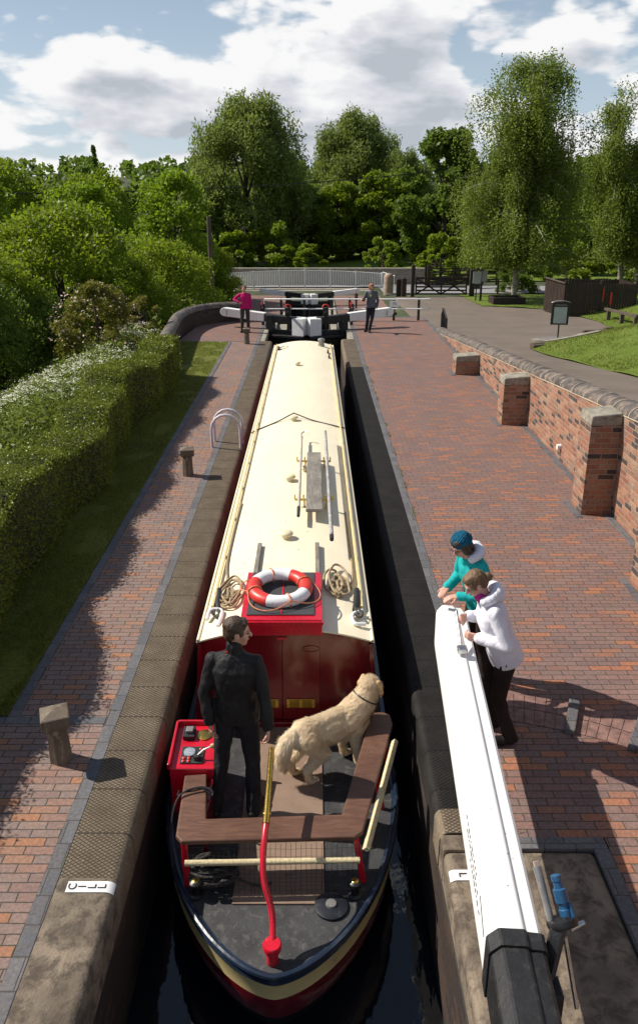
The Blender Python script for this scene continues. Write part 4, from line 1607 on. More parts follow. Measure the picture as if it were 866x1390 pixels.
MB().tube([(0.225, 8.9, z + 0.035), (0.215, 13.5, z + 0.035)], [0.026, 0.023], 12).build('shaft', pmat('scuffed_pole', (0.26, 0.26, 0.255), 0.6, var=0.35, vs=6, dirt=(0.55, 0.54, 0.5), dirt_amt=0.6), t, smooth=True)
MB().tube([(0.225, 8.78, z + 0.035), (0.225, 8.9, z + 0.035)], [0.025, 0.028], 12).build('tip', M['black_rubber'], t, smooth=True)
# dark rope heap on the stern deck
rg = random.Random(11)
pts = []
for k in range(110):
    a = 2 * PI * k / 11
    f = 0.7 + 0.3 * math.sin(a * 0.29) + rg.uniform(-0.12, 0.12)
    pts.append((-0.80 + 0.20 * f * math.cos(a), 4.98 + 0.13 * f * math.sin(a) + 0.03 * math.sin(a * .17), DZ + 0.03 + 0.12 * k / 110 + rg.uniform(0, 0.02)))
pts += [(-0.55, 4.92, DZ + 0.05), (-0.42, 4.9, DZ + 0.03), (-0.33, 4.93, DZ + 0.03)]
props(MB().tube(spline(pts, 4), 0.011, 6).build('rope_coil', M['dark_rope'], smooth=True, org=(-0.8, 4.98, DZ)), 'heap of dark rope on the stern deck behind the netting', 'rope')
# black cable over the left seat
pts = [(-1.16, 5.62, -0.5), (-1.14, 5.48, -0.43), (-1.05, 5.50, SZ + 0.012), (-0.95, 5.53, SZ + 0.014), (-0.86, 5.50, SZ + 0.008), (-0.86, 5.47, SZ - 0.02), (-0.95, 5.50, SZ + 0.03), (-1.08, 5.46, SZ + 0.03), (-1.15, 5.36, -0.42), (-1.17, 5.2, -0.6), (-1.13, 5.05, -0.78)]
props(MB().tube(spline(pts, 6), 0.009, 6).build('cable', M['black_rubber'], smooth=True, org=(-1.0, 5.5, SZ)), 'black cable looped over the left arm of the brown stern seat', 'cable')

ONBOARD = [o for o in scene.objects if o.name not in before_boat and o.parent is None]
# ------------------------------------------------------------------ mitre gates with balance beams
def lock_gate(label, s, my, bz, group, hd=0.0, detail=True):
    """one leaf: s = -1 left, 1 right; my = y of the mitre, bz = ground level there"""
    mx = -0.218
    t = thing('lock_gate', label, 'lock gate', (mx + s * 1.3, my + 0.5, bz), group=group)
    d = Vector((s * 0.94, 0.342, 0)).normalized()

    def P(l, z, off=0.0):
        n_ = Vector((d.y * s, -d.x * s, 0)) * 1.0
        if n_.y > 0:
            n_ = -n_
        return Vector((mx, my, bz + z)) + d * l + n_ * off

    def bar(l0, z0, l1, z1, w, h, off=0.0):
        return P(l0, z0, off), P(l1, z1, off), w, h
    # planked leaf
    mb = MB()
    for k in range(6):
        l0 = 0.03 + 1.27 * k / 6
        l1 = 0.03 + 1.27 * (k + 1) / 6 - 0.008
        a = P((l0 + l1) / 2, -1.9)
        b = P((l0 + l1) / 2, 0.0)
        mb.beam(a, b, 0.12, l1 - l0, tuple(d))
    mb.build('gate_planks', M['black_timber'], t)
    mb = MB()
    mb.beam(*bar(0.0, -0.19, 1.42, -0.19, 0.42, 0.09, 0.16))
    mb.build('walkway', M['black_timber'], t, bevel=0.01)
    mb = MB().beam(*bar(0.0, -0.40, 1.35, -0.40, 0.16, 0.24, 0.14))
    mb.build('top_rail', M['black_timber'], t, bevel=0.01)
    mb = MB().beam(P(1.36, -3.0), P(1.36, 0.42 + 0.10), 0.30, 0.28, tuple(d))
    mb.build('heel_post', M['black_timber'], t, bevel=0.03)
    # balance beam: black near the mitre, white beyond
    z0, z1 = 0.30, 0.55
    zz = lambda l: z0 + (z1 - z0) * l / 3.3
    mb = MB().beam(P(0.18, zz(0.18)), P(1.56, zz(1.56)), 0.26, 0.26)
    mb.build('balance_beam', M['black_timber'], t, bevel=0.02)
    mb = MB()
    a = P(1.56, zz(1.56))
    e = P(3.12, zz(3.12))
    mb.beam(a, e, 0.25, 0.29)
    # rounded tip
    u = (e - a).normalized()
    sd = u.cross(Vector((0, 0, 1))).normalized()
    up = sd.cross(u)
    b = len(mb.v)
    for q in (-0.125, 0.125):
        for k in range(9):
            th = -PI / 2 + PI * k / 8
            mb.v.append(tuple(e + sd * q + u * (0.145 * math.cos(th)) + up * (0.145 * math.sin(th))))
    for k in range(8):
        mb.f.append((b + k, b + k + 1, b + 9 + k + 1, b + 9 + k))
        mb.mi.append(0)
    mb.f.append(tuple(range(b, b + 9)))
    mb.f.append(tuple(reversed(range(b + 9, b + 18))))
    mb.mi += [0, 0]
    wb = mb.build('beam_end', M['white'], t, bevel=0.012)
    if detail:
        h0 = P(2.98, zz(2.98) + 0.09, 0.13)
        h1 = P(2.98, zz(2.98) - 0.09, 0.13)
        h2 = P(2.98, zz(2.98) + 0.09, 0.18)
        h3 = P(2.98, zz(2.98) - 0.09, 0.18)
        MB().tube([h0, h2, h3, h1], 0.016, 6).build('grab_hoop', M['grey_metal'], wb)
    # white cap of the mitre post
    mb = MB()
    a = P(0.003, 0.10)
    pts = [P(0.0005, 0, 0.36), P(0.45, 0, 0.26), P(0.45, 0, -0.15), P(0.0005, 0, -0.15)]
    b = len(mb.v)
    for z in (-0.13, 0.46):
        for p in pts:
            mb.v.append((p.x, p.y, bz + z - (0.03 if p is pts[1] and z > 0.3 else 0)))
    mb.f += [(b, b + 1, b + 2, b + 3), (b + 4, b + 7, b + 6, b + 5)] + [(b + i, b + (i + 1) % 4, b + 4 + (i + 1) % 4, b + 4 + i) for i in range(4)]
    mb.mi += [0] * 6
    mb.build('mitre_cap', M['white_old'], t)
    if detail:
        p = P(0.66, -0.04, 0.10)
        mb = MB()
        mb.box((p.x - 0.035, p.y - 0.05, p.z), (p.x + 0.035, p.y + 0.05, p.z + 0.62))
        mb.box((p.x - 0.10, p.y - 0.075, p.z + 0.55), (p.x + 0.10, p.y + 0.075, p.z + 0.83))
        mb.lathe([(0.05, 0), (0.05, 0.22)], (p.x, p.y - 0.09, p.z + 0.68), 14, Matrix.Rotation(R(90), 3, 'X'))
        mb.tube([(p.x + 0.04, p.y, p.z + 0.05), (p.x + 0.04, p.y, p.z + 0.95)], 0.014, 6)
        g = mb.build('paddle_gear', M['black_iron'], t, bevel=0.008)
        mb = MB().tube([(p.x + 0.115 * math.cos(k * PI / 8), p.y - 0.01, p.z + 0.82 + 0.115 * math.sin(k * PI / 8)) for k in range(9)], 0.026, 8)
        mb.build('red_guard', M['buoy_red'], g, smooth=True)
    return t


lock_gate('near left gate leaf whose white beam end runs behind the woman in pink', -1, 27.85, 0.0, 'black gates closing the far end of the lock')
lock_gate('near right gate leaf whose white beam end runs behind the woman in grey', 1, 27.85, 0.0, 'black gates closing the far end of the lock')
lock_gate('lower far left gate leaf with white beam reaching towards the white railing', -1, 49.2, -1.55, 'gates of the lower lock', detail=False)
lock_gate('lower far right gate leaf with white beam beside the brick pier', 1, 49.2, -1.55, 'gates of the lower lock', detail=False)


def paddle_stand(label, x, y, z0, h=0.8):
    t = thing('paddle_stand', label, 'paddle gear', (x, y, z0), group='paddle stands beside the gates')
    mb = MB()
    mb.box((x - 0.05, y - 0.06, z0), (x + 0.05, y + 0.06, z0 + h * 0.75))
    mb.box((x - 0.085, y - 0.09, z0 + h * 0.62), (x + 0.085, y + 0.09, z0 + h * 0.95))
    mb.build('stand', M['black_iron'], t, bevel=0.012)
    mb = MB().lathe([(0.02, 0), (0.02, 0.12)], (x, y - 0.09, z0 + h * 0.8), 10, Matrix.Rotation(R(90), 3, 'X'))
    mb.build('spindle', M['grey_metal'], t)
    mb = MB().tube([(x - 0.03, y - 0.06, z0 + h * 0.70), (x - 0.035, y - 0.075, z0 + h * 0.95), (x + 0.0, y - 0.07, z0 + h * 1.05)], 0.028, 8)
    mb.build('red_pawl', M['buoy_red'], t, smooth=True)


paddle_stand('slim paddle stand with red pawl left of the near gates', -1.82, 29.3, 0.0)
paddle_stand('slim paddle stand with red pawl right of the near gates', 1.40, 29.3, 0.0)
paddle_stand('grey paddle stand beside the lower lock right of the far gates', 2.45, 46.0, -1.85, 1.2)

# footbridge with white rails behind the near gates
t = thing('footbridge', 'narrow footbridge with black posts and two white rails behind the gates', 'footbridge', (0, 30.4, 0))
MB().box((-2.0, 30.15, -0.1), (1.6, 30.95, 0.03)).build('deck', M['black_timber'], t, bevel=0.01)
for x in (-1.2, -0.33, 0.72, 1.38, 3.05, 3.98):
    MB().box((x - 0.045, 30.42, 0.001), (x + 0.045, 30.51, 0.84)).build('post', M['black_timber'], t, bevel=0.008)
mb = MB()
mb.tube([(-1.83, 30.38, 0.45), (-1.83, 30.38, 0.80), (4.38, 30.38, 0.80), (4.38, 30.38, 0.44), (-1.83, 30.38, 0.44)], 0.026, 8)
mb.build('rail', M['white'], t, smooth=True, sharp=60)
t = thing('number_plate', 'small white lock number plate fixed to a black rail post', 'sign', (3.05, 30.33, 0.5))
MB().box((2.88, 30.325, 0.52), (3.22, 30.345, 0.74)).build('plate', M['white'], t, bevel=0.004)
Mx = Matrix.Translation((3.05, 30.322, 0.635)) @ Matrix.Rotation(R(90), 4, 'X')
lettering('76', 0.15, M['print'], t, Mx, 0.004, 'number')

# ------------------------------------------------------------------ white railing and pale parapet of the road bridge beyond
t = thing('white_railing', 'curved white iron railing with close bars in front of the pale parapet', 'railing', (-0.6, 59.5, -2.0))


def rail_path(x):
    u = (x + 0.6) / 5.6
    return (x, 59.6 - 0.5 * u * u, -1.86 + 0.18 * (1 - u * u))


mb = MB()
xs_ = [-6.2 + 11.2 * k / 40 for k in range(41)]
for h, w in ((1.12, 0.05), (0.12, 0.04)):
    mb.tube([Vector(rail_path(x)) + Vector((0, 0, h)) for x in xs_], w / 2, 6)
for k in range(92):
    x = -6.2 + 11.2 * k / 91
    p = Vector(rail_path(x))
    mb.tube([p + Vector((0, 0, 0.12)), p + Vector((0, 0, 1.11))], 0.030, 6, cap=False)
mb.build('bars', M['white'], t)
for k in range(7):
    x = -6.15 + 11.1 * k / 6
    p = Vector(rail_path(x))
    MB().beam(p - Vector((0, 0.03, 0.1)), p + Vector((0, -0.03, 1.2)), 0.09, 0.09).build('post', M['white'], t, bevel=0.01)
mb = MB()
for k in range(9):
    y = 59.0 - 0.35 * k
    mb.beam((5.02 + 0.07 * k, y, -1.9), (5.02 + 0.07 * k, y, -0.62), 0.035, 0.035)
mb.tube([(5.02, 59.1, -0.64), (5.6, 56.1, -0.64)], 0.025, 6)
mb.tube([(5.02, 59.1, -1.8), (5.6, 56.1, -1.8)], 0.025, 6)
mb.build('return_panel', M['white'], t)
t = thing('bridge_parapet', 'pale weathered brick parapet of the road bridge behind the railing', 'brick wall', (1, 62, -2))
mb = MB().box((-7.5, 61.9, -3.2), (8.4, 62.3, -0.75))
mb.build('brickwork', M['wall_pale'], t)
MB().box((-7.55, 61.82, -0.748), (8.45, 62.38, -0.58)).build('coping', M['concrete_cap'], t, bevel=0.04)
t = thing('bridge_abutment', 'dark brick band below the white railing above the lower lock', 'brick wall', (-0.6, 58.8, -3))
mb = MB().box((-6.3, 58.4, -4.5), (5.1, 58.9, -1.98))
mb.build('brickwork', M['wall_brick'], t)
MB().box((-6.35, 58.3, -1.978), (5.15, 60.2, -1.88)).build('kerb_stone', M['concrete_cap'], t, bevel=0.03)
props(strip_sheet('road', 60.2, 61.9, 3, lambda y: -7.5, lambda y: 8.3, 6, 0.05, M['road']), kind='structure')
t = thing('gate_pier', 'rounded tan brick pier at the right end of the white railing', 'pier', (5.15, 55.2, -2.0))
MB().lathe([(0.32, -0.2), (0.32, 1.25), (0.29, 1.40), (0.18, 1.50), (0, 1.53)], (5.05, 54.6, -1.85), 24).build('shaft', pmat('tan_pier', (0.33, 0.25, 0.18), 0.85, var=0.25, vs=4, bump=0.5, bs=30, dirt=(0.2, 0.14, 0.1), dirt_amt=0.5), t, smooth=True)
t = thing('plank_seat', 'dark low plank seat beside the lower lock', 'bench', (3.6, 42, -1.75))
MB().box((3.0, 41.8, -1.35), (4.35, 42.15, -1.22)).build('plank', M['fence_wood'], t, bevel=0.01)
for x in (3.2, 4.15):
    MB().box((x - 0.06, 41.85, -1.9), (x + 0.06, 42.1, -1.352)).build('leg', M['fence_wood'], t)
# ------------------------------------------------------------------ the big white balance beam in the foreground
t = thing('balance_beam', 'long white balance beam of the open top gate crossing the foreground', 'balance beam', (1.0, 2.7, 0))
A = Vector((1.005, 2.98, 0.93))
Bv = Vector((1.225, 6.42, 0.955))
ax = (Bv - A).normalized()
sd = Vector((ax.y, -ax.x, 0)).normalized()
prof = [(-0.135, -0.33), (-0.135, -0.065), (-0.128, -0.05), (-0.085, -0.003), (-0.072, 0.0), (0.030, 0.0), (0.042, -0.004), (0.052, -0.016), (0.060, -0.018), (0.112, -0.022), (0.128, -0.034), (0.133, -0.05), (0.133, -0.33)]
Lb = (Bv - A).length
mb = MB()
stations = [(l, 1.0) for l in np.linspace(0, Lb - 0.34, 14)]
for k in range(1, 9):
    a = k / 8 * PI / 2
    stations.append((Lb - 0.34 + 0.34 * math.sin(a), max(math.cos(a), 0.12) ** 0.8))
np_ = len(prof)
for l, sc in stations:
    c = A + ax * l
    for s_, z_ in prof:
        zc = -0.33 + (z_ + 0.33) * (0.62 + 0.38 * sc)
        p = c + sd * (s_ * (0.35 + 0.65 * sc)) + Vector((0, 0, zc))
        mb.v.append(tuple(p))
for i in range(len(stations) - 1):
    for k in range(np_):
        mb.f.append((i * np_ + k, i * np_ + (k + 1) % np_, (i + 1) * np_ + (k + 1) % np_, (i + 1) * np_ + k))
        mb.mi.append(0)
mb.f.append(tuple(range(np_)))
mb.f.append(tuple(range((len(stations) - 1) * np_, len(stations) * np_)))
mb.mi += [0, 0]
wb = mb.build('white_beam', M['beam_white'], t, smooth=True, sharp=32)
# black strap end and gate post
mb = MB()
for l0, l1, g in ((-0.10, -0.004, 0.012), (-0.95, -0.104, 0.0)):
    n0 = len(mb.v)
    for l in (l0, l1):
        c = A + ax * l
        for s_, z_ in prof:
            mb.v.append(tuple(c + sd * (s_ * (1 + g * 6)) + Vector((0, 0, z_ + (g if z_ > -0.2 else -g)))))
    for k in range(np_):
        mb.f.append((n0 + k, n0 + (k + 1) % np_, n0 + np_ + (k + 1) % np_, n0 + np_ + k))
        mb.mi.append(0)
    mb.f.append(tuple(range(n0, n0 + np_)))
    mb.f.append(tuple(range(n0 + np_, n0 + 2 * np_)))
    mb.mi += [0, 0]
mb.build('black_beam', M['black_timber'], t)
MB().box((0.86, 2.15, -3.0), (1.08, 2.45, 0.9)).build('heel_post', M['black_timber'], t, bevel=0.03)
MB().box((0.90, 0.2, -3.0), (1.02, 2.15, 0.0)).build('gate_leaf', M['black_timber'], t)
# faded print on the beam's side: rows of worn marks and an arrow stroke
rg = random.Random(5)
mb = MB()
for row, (l0, l1) in enumerate(((0.42, 0.86), (0.30, 0.80), (0.24, 0.62))):
    l = l1
    z = -0.085 - 0.05 * row
    while l > l0:
        w = rg.uniform(0.012, 0.04)
        c0 = A + ax * l + sd * (-0.1375) + Vector((0, 0, z))
        c1 = A + ax * (l - w) + sd * (-0.1375) + Vector((0, 0, z + rg.uniform(-0.003, 0.003)))
        mb.beam(c0, c1, 0.002, rg.uniform(0.006, 0.012))
        l -= w + rg.uniform(0.008, 0.03)
c0 = A + ax * 0.26 + sd * (-0.1375) + Vector((0, 0, -0.07))
c1 = A + ax * 0.08 + sd * (-0.1375) + Vector((0, 0, -0.15))
mb.beam(c0, c1, 0.002, 0.008)
mb.build('worn_print', M['print'], wb)

t = thing('paddle_jack', 'black bracket with blue ratchet jack and chain at the beam end', 'paddle gear', (1.25, 3.0, 0))
mb = MB()
mb.beam((1.13, 2.86, 0.66), (1.235, 3.02, 0.93), 0.07, 0.09)
mb.beam((1.16, 2.86, 0.5), (1.16, 2.86, 0.70), 0.12, 0.12)
mb.build('bracket', M['black_iron'], t, bevel=0.01)
Mx = Vector((-0.2, 0.55, 0.8)).normalized().to_track_quat('Z', 'Y').to_matrix()
MB().lathe([(0.02, -0.02), (0.075, -0.015), (0.08, 0.0), (0.075, 0.02), (0.04, 0.03), (0.0, 0.03)], (1.25, 3.03, 0.92), 24, Mx).build('flange', M['black_iron'], t, smooth=True, sharp=40)
MB().lathe([(0.022, 0), (0.030, 0.01), (0.030, 0.055), (0.024, 0.06), (0.024, 0.085), (0.034, 0.09), (0.034, 0.15), (0.024, 0.155), (0.022, 0.185), (0.026, 0.19), (0.026, 0.215), (0.012, 0.22)], (1.275, 3.03, 0.93), 20, Mx).build('jack', M['blue_paint'], t, smooth=True, sharp=35)
MB().tube([(1.31, 3.0, 0.93), (1.285, 3.07, 1.01)], 0.012, 8).build('jack_rod', M['blue_paint'], t, smooth=True)
MB().tube([(1.20, 3.02, 0.90), (1.175, 3.08, 1.0), (1.15, 3.20, 1.11)], [0.02, 0.018, 0.022], 10).build('handle', M['grey_metal'], t, smooth=True)
MB().beam((1.165, 3.12, 1.045), (1.145, 3.215, 1.13), 0.03, 0.016).build('handle_grip', pmat('tan_grip', (0.30, 0.24, 0.20), 0.6), t, bevel=0.004)
MB().tube([(1.26, 3.0, 0.86), (1.31, 2.86, 0.55)], 0.012, 10).build('steel_rod', M['steel'], t, smooth=True)
MB().tube([(1.30, 3.03, 0.88), (1.37, 3.05, 0.90)], [0.016, 0.012], 10).build('spigot', M['steel'], t, smooth=True)
ch = spline([(1.10, 2.97, 0.83), (1.085, 2.95, 0.70), (1.12, 2.93, 0.62), (1.18, 2.92, 0.60), (1.22, 2.93, 0.66)], 5)
mb = MB()
for i, (p, q) in enumerate(zip(ch, ch[1:])):
    c = (p + q) / 2
    d = (q - p).normalized()
    s_ = d.cross(Vector((0, 1, 0))).normalized()
    if i % 2:
        s_ = d.cross(s_)
    mb.tube([c + d * 0.02 * math.cos(k * PI / 5) + s_ * 0.011 * math.sin(k * PI / 5) for k in range(10)], 0.0042, 5, closed=True)
mb.build('chain', M['steel'], t, smooth=True)


# ------------------------------------------------------------------ car park furniture
def Hh(x, y):
    return H(x, y)


def gate5(label, x0, y0, x1, y1):
    p0 = Vector((x0, y0, Hh(x0, y0)))
    p1 = Vector((x1, y1, Hh(x1, y1)))
    t = thing('field_gate', label, 'gate', p0)
    d = (p1 - p0)
    mb = MB()
    for h in (0.16, 0.38, 0.60, 0.85, 1.14):
        mb.beam(p0 + Vector((0, 0, h)), p1 + Vector((0, 0, h)), 0.05, 0.10 if h < 1.1 else 0.13)
    mb.build('rails', M['fence_wood'], t)
    mb = MB()
    for a, b in ((0.0, 0.5), (0.5, 0.0), (0.5, 1.0), (1.0, 0.5)):
        mb.beam(p0 + d * a + Vector((0, -0.04, 0.16)), p0 + d * b + Vector((0, -0.04, 1.12)), 0.03, 0.09)
    for a in (0.0, 0.5, 1.0):
        mb.beam(p0 + d * a + Vector((0, -0.045, 0.1)), p0 + d * a + Vector((0, -0.045, 1.2)), 0.05, 0.10)
    mb.build('braces', M['fence_wood'], t)
    mb = MB().box((p0.x + d.x * 0.5 - 0.2, p0.y - 0.10, p0.z + 0.75), (p0.x + d.x * 0.5 + 0.2, p0.y - 0.075, p0.z + 1.22))
    mb.build('notice', M['black_timber'], t)


def post(label, x, y, h, w=0.24, top=True):
    z = Hh(x, y)
    t = thing('gate_post', label, 'post', (x, y, z), group='dark timber gate posts by the car park')
    mb = MB()
    mb.box((x - w / 2, y - w / 2, z - 0.2), (x + w / 2, y + w / 2, z + h - 0.12))
    b = len(mb.v)
    mb.build('shaft', M['fence_wood'], t, bevel=0.015)
    mb = MB()
    mb.add([(x - w / 2 - .01, y - w / 2 - .01, z + h - .119), (x + w / 2 + .01, y - w / 2 - .01, z + h - .119), (x + w / 2 + .01, y + w / 2 + .01, z + h - .119), (x - w / 2 - .01, y + w / 2 + .01, z + h - .119), (x, y, z + h)],
           [(0, 3, 2, 1), (0, 1, 4), (1, 2, 4), (2, 3, 4), (3, 0, 4)])
    mb.build('post_cap', M['fence_wood'], t)


gate5('brown five bar timber gate closing the far side of the car park', 6.55, 51.9, 9.75, 51.9)
post('tall thin dark post left of the five bar gate', 6.33, 51.8, 2.05, 0.22)
post('stout brown post right of the five bar gate', 10.1, 51.9, 1.75, 0.30)
post('short thick post next to the tall gate post on the left', 5.75, 51.6, 1.25, 0.30)
post('stubby weathered post standing next to the tan brick pier', 5.52, 52.4, 1.15, 0.34)
# black railings along the road
t = thing('road_railing', 'black post and rail fence beyond the pale road', 'fence', (13, 62.5, -2.2))
mb = MB()
for h in (0.35, 0.75, 1.15):
    mb.beam((8.6, 62.5, Hh(8.6, 62.5) + h), (15.2, 62.9, Hh(15.2, 62.9) + h), 0.06, 0.09)
mb.build('rails', M['fence_wood'], t)
for k in range(7):
    x = 8.6 + 6.6 * k / 6
    y = 62.5 + 0.4 * k / 6
    MB().box((x - 0.07, y - 0.05, Hh(x, y) - 0.2), (x + 0.07, y + 0.08, Hh(x, y) + 1.35)).build('post', M['fence_wood'], t)
t = thing('field_gate', 'second dark gate standing open across the road', 'gate', (9.2, 61.5, -2.1))
mb = MB()
for h in (0.2, 0.5, 0.8, 1.15):
    mb.beam((8.75, 61.6, -2.05 + h), (12.6, 61.6, -2.05 + h + 0.25), 0.05, 0.09)
mb.beam((8.75, 61.55, -1.9), (12.6, 61.55, -0.75), 0.04, 0.09)
mb.build('rails', M['fence_wood'], t)
for x in (8.7, 12.65):
    MB().box((x - 0.12, 61.5, -2.3), (x + 0.12, 61.74, -0.35)).build('post', M['fence_wood'], t)
t = thing('gate_post', 'lone tall dark post beyond the road left of the round bush', 'post', (14.8, 61.2, -2.2))
MB().box((14.65, 61.05, -2.4), (14.95, 61.35, -0.1)).build('shaft', M['fence_wood'], t, bevel=0.02)
# side fence between the gate post and the sign
t = thing('wire_fence', 'low dark two rail fence between gate post and sign', 'fence', (11.5, 52.2, -1.55))
mb = MB()
for h in (0.45, 0.85):
    mb.beam((10.3, 52.3, Hh(10.3, 52.3) + h), (13.4, 53.6, Hh(13.4, 53.6) + h), 0.04, 0.05)
mb.build('rails', M['fence_wood'], t)
MB().box((11.95, 52.9, -1.8), (12.05, 53.0, -0.55)).build('post', M['fence_wood'], t)

# grey sign on two posts
z = Hh(9.9, 48.6)
t = thing('information_sign', 'blank grey double sign board on a dark post left of the birch', 'sign', (9.9, 48.6, z))
MB().box((9.98, 48.66, z - 0.2), (10.10, 48.78, z + 1.8)).build('post', M['black_timber'], t)
MB().box((9.72, 48.66, z - 0.2), (9.78, 48.72, z + 1.5)).build('post', M['black_timber'], t)
MB().box((9.50, 48.60, z + 1.05), (10.0, 48.64, z + 1.72)).build('board', pmat('pale_grey_sign', (0.36, 0.38, 0.40), 0.5, var=0.1, vs=6), t, bevel=0.01)
MB().box((10.04, 48.60, z + 1.15), (10.34, 48.64, z + 1.78)).build('board', pmat('grey_sign', (0.27, 0.29, 0.31), 0.5, var=0.1, vs=6), t, bevel=0.01)
MB().box((9.62, 48.59, z + 0.72), (9.94, 48.63, z + 1.02)).build('lower_board', M['print'], t, bevel=0.01)
# sleeper planter under the birch
z = Hh(11.3, 46.6)
t = thing('sleeper_planter', 'low dark timber planter box at the foot of the birch', 'planter', (11.2, 46.6, z))
mb = MB()
mb.box((10.3, 46.3, z - 0.1), (12.15, 46.46, z + 0.42))
mb.box((10.3, 47.6, z - 0.1), (12.15, 47.76, z + 0.42))
mb.box((10.3, 46.462, z - 0.1), (10.46, 47.598, z + 0.40))
mb.box((11.99, 46.462, z - 0.1), (12.15, 47.598, z + 0.40))
mb.build('sleepers', M['fence_wood'], t, bevel=0.02)
MB().box((10.462, 46.464, z - 0.1), (11.988, 47.596, z + 0.30)).build('earth', M['soil'], t)

# bin store of dark boards
z0 = Hh(13.5, 40.5) - 0.05
t = thing('bin_store', 'dark brown close boarded bin enclosure beside the car park', 'fence enclosure', (14, 41.5, z0))


def boards(name, p0, p1, h, n, hv=0.0, mat='fence_wood'):
    p0, p1 = Vector(p0), Vector(p1)
    d = p1 - p0
    nrm = Vector((d.y, -d.x, 0)).normalized()
    rg = random.Random(n)
    mb = MB()
    for k in range(n):
        a = p0 + d * ((k + 0.06) / n)
        b = p0 + d * ((k + 0.94) / n)
        hh = h + rg.uniform(-hv, hv)
        c = (a + b) / 2 + nrm * rg.uniform(-0.006, 0.006)
        mb.beam(c, c + Vector((0, 0, hh)), (b - a).length, 0.03, tuple(nrm))
    for q in (0.25, 0.8):
        mb.beam(p0 - nrm * 0.05 + Vector((0, 0, h * q)), p1 - nrm * 0.05 + Vector((0, 0, h * q)), 0.06, 0.1)
    return mb.build(name, M[mat], t)


boards('front_boards', (12.55, 40.3, z0), (16.0, 40.3, z0), 1.62, 26, 0.02)
boards('side_boards', (12.25, 43.0, z0), (12.5, 40.36, z0), 1.66, 14, 0.01)
boards('back_boards', (12.3, 43.2, z0), (16.2, 43.2, z0), 1.6, 26, 0.03)
boards('side_boards', (16.05, 40.36, z0), (16.15, 43.1, z0), 1.62, 16, 0.01)
for x in (12.52, 14.3, 16.03):
    MB().box((x - 0.06, 40.34, z0 - 0.2), (x + 0.06, 40.46, z0 + 1.78)).build('post', M['fence_wood'], t)
MB().beam((12.45, 40.3, z0 + 1.66), (12.2, 43.0, z0 + 1.70), 0.1, 0.05).build('top_rail', M['sleeper'], t)
for x in (14.35, 14.55, 14.62):
    pass
t = thing('warning_tape', 'two red strips hanging on the dark bin store boards', 'tape', (14.6, 40.25, z0 + 0.7))
for x, h0, h1, w in ((14.38, 0.75, 1.38, 0.05), (14.78, 0.62, 1.22, 0.09)):
    MB().box((x - w / 2, 40.262, z0 + h0), (x + w / 2, 40.272, z0 + h1)).build('strip', M['buoy_red'], t)

# notice board on a post in its crescent bed
nx_, ny_ = 9.8, 32.0
z = Hh(nx_, ny_)
t = thing('notice_board', 'black framed notice board with pale panel on a thin post', 'notice board', (nx_, ny_, z))
MB().tube([(nx_ + 0.0, ny_ + 0.0, z - 0.1), (nx_, ny_, z + 0.75)], 0.03, 10).build('post', M['black_iron'], t, smooth=True)
rzb = Matrix.Rotation(R(-6), 3, 'Z')
cb_ = (nx_, ny_, z + 1.1)
MB().box((nx_ - 0.34, ny_ - 0.05, z + 0.62), (nx_ + 0.34, ny_ + 0.05, z + 1.50), rzb, cb_).build('frame', M['black_iron'], t, bevel=0.01)
MB().box((nx_ - 0.25, ny_ - 0.062, z + 0.68), (nx_ + 0.25, ny_ - 0.052, z + 1.32), rzb, cb_).build('panel', pmat('pale_notice_panel', (0.36, 0.40, 0.40), 0.25, var=0.08, vs=5), t)
mb = MB()
mb.grid(lambda u, v: (nx_ - 0.38 + 0.76 * u, ny_ - 0.09 + 0.18 * v, z + 1.50 + 0.07 * math.sin(PI * u)), 10, 2)
o = mb.build('cap', M['grey_metal'], t, smooth=True)
sol = o.modifiers.new('thick', 'SOLIDIFY')
sol.thickness = 0.02
MB().box((nx_ - 0.22, ny_ - 0.064, z + 1.385), (nx_ + 0.22, ny_ - 0.0525, z + 1.41), rzb, cb_).build('header_strip', M['grey_metal'], t)
t = thing('crescent_kerb', 'low crescent of kerb stones and setts round the notice board', 'kerb bed', (9.9, 31.9, z))
mb = MB()
arc = []
for k in range(22):
    a = R(200 + 215 * k / 21)
    x, y = 9.95 + 1.35 * math.cos(a), 31.75 + 0.95 * math.sin(a)
    arc.append((x, y, Hh(x, y), math.cos(a), math.sin(a)))
mb.sweep([(-0.1, -0.1), (-0.1, 0.14), (0.1, 0.14), (0.1, -0.1)], arc)
mb.build('kerb_stones', M['concrete_cap'], t, bevel=0.02)
mb = MB()
pts = [(9.95 + 1.25 * math.cos(2 * PI * k / 28), 31.75 + 0.86 * math.sin(2 * PI * k / 28)) for k in range(28)]
mb.add([(x, y, Hh(x, y) + 0.075) for x, y in pts], [tuple(range(28))])
mb.build('setts', M['cobble'], t)
for lab, x, y, L_, a in (('short brown sleeper end at the lawn corner nearest the ramp wall', 8.35, 29.6, 0.55, 28), ('second brown sleeper lying just behind the nearest one', 8.55, 30.3, 0.6, 24),
                         ('brown sleeper edging lying between crescent bed and knee rail', 11.9, 34.1, 0.9, 12), ('tiny sleeper block at the end of the knee rail', 12.9, 35.0, 0.5, 30)):
    z = Hh(x, y)
    mb = MB().box((x - L_ / 2, y - 0.1, z - 0.1), (x + L_ / 2, y + 0.1, z + 0.14), Matrix.Rotation(R(a), 3, 'Z'))
    props(mb.build('sleeper', M['sleeper'], bevel=0.02, org=(x, y, z)), lab, 'sleeper', 'sleepers edging the lawn')
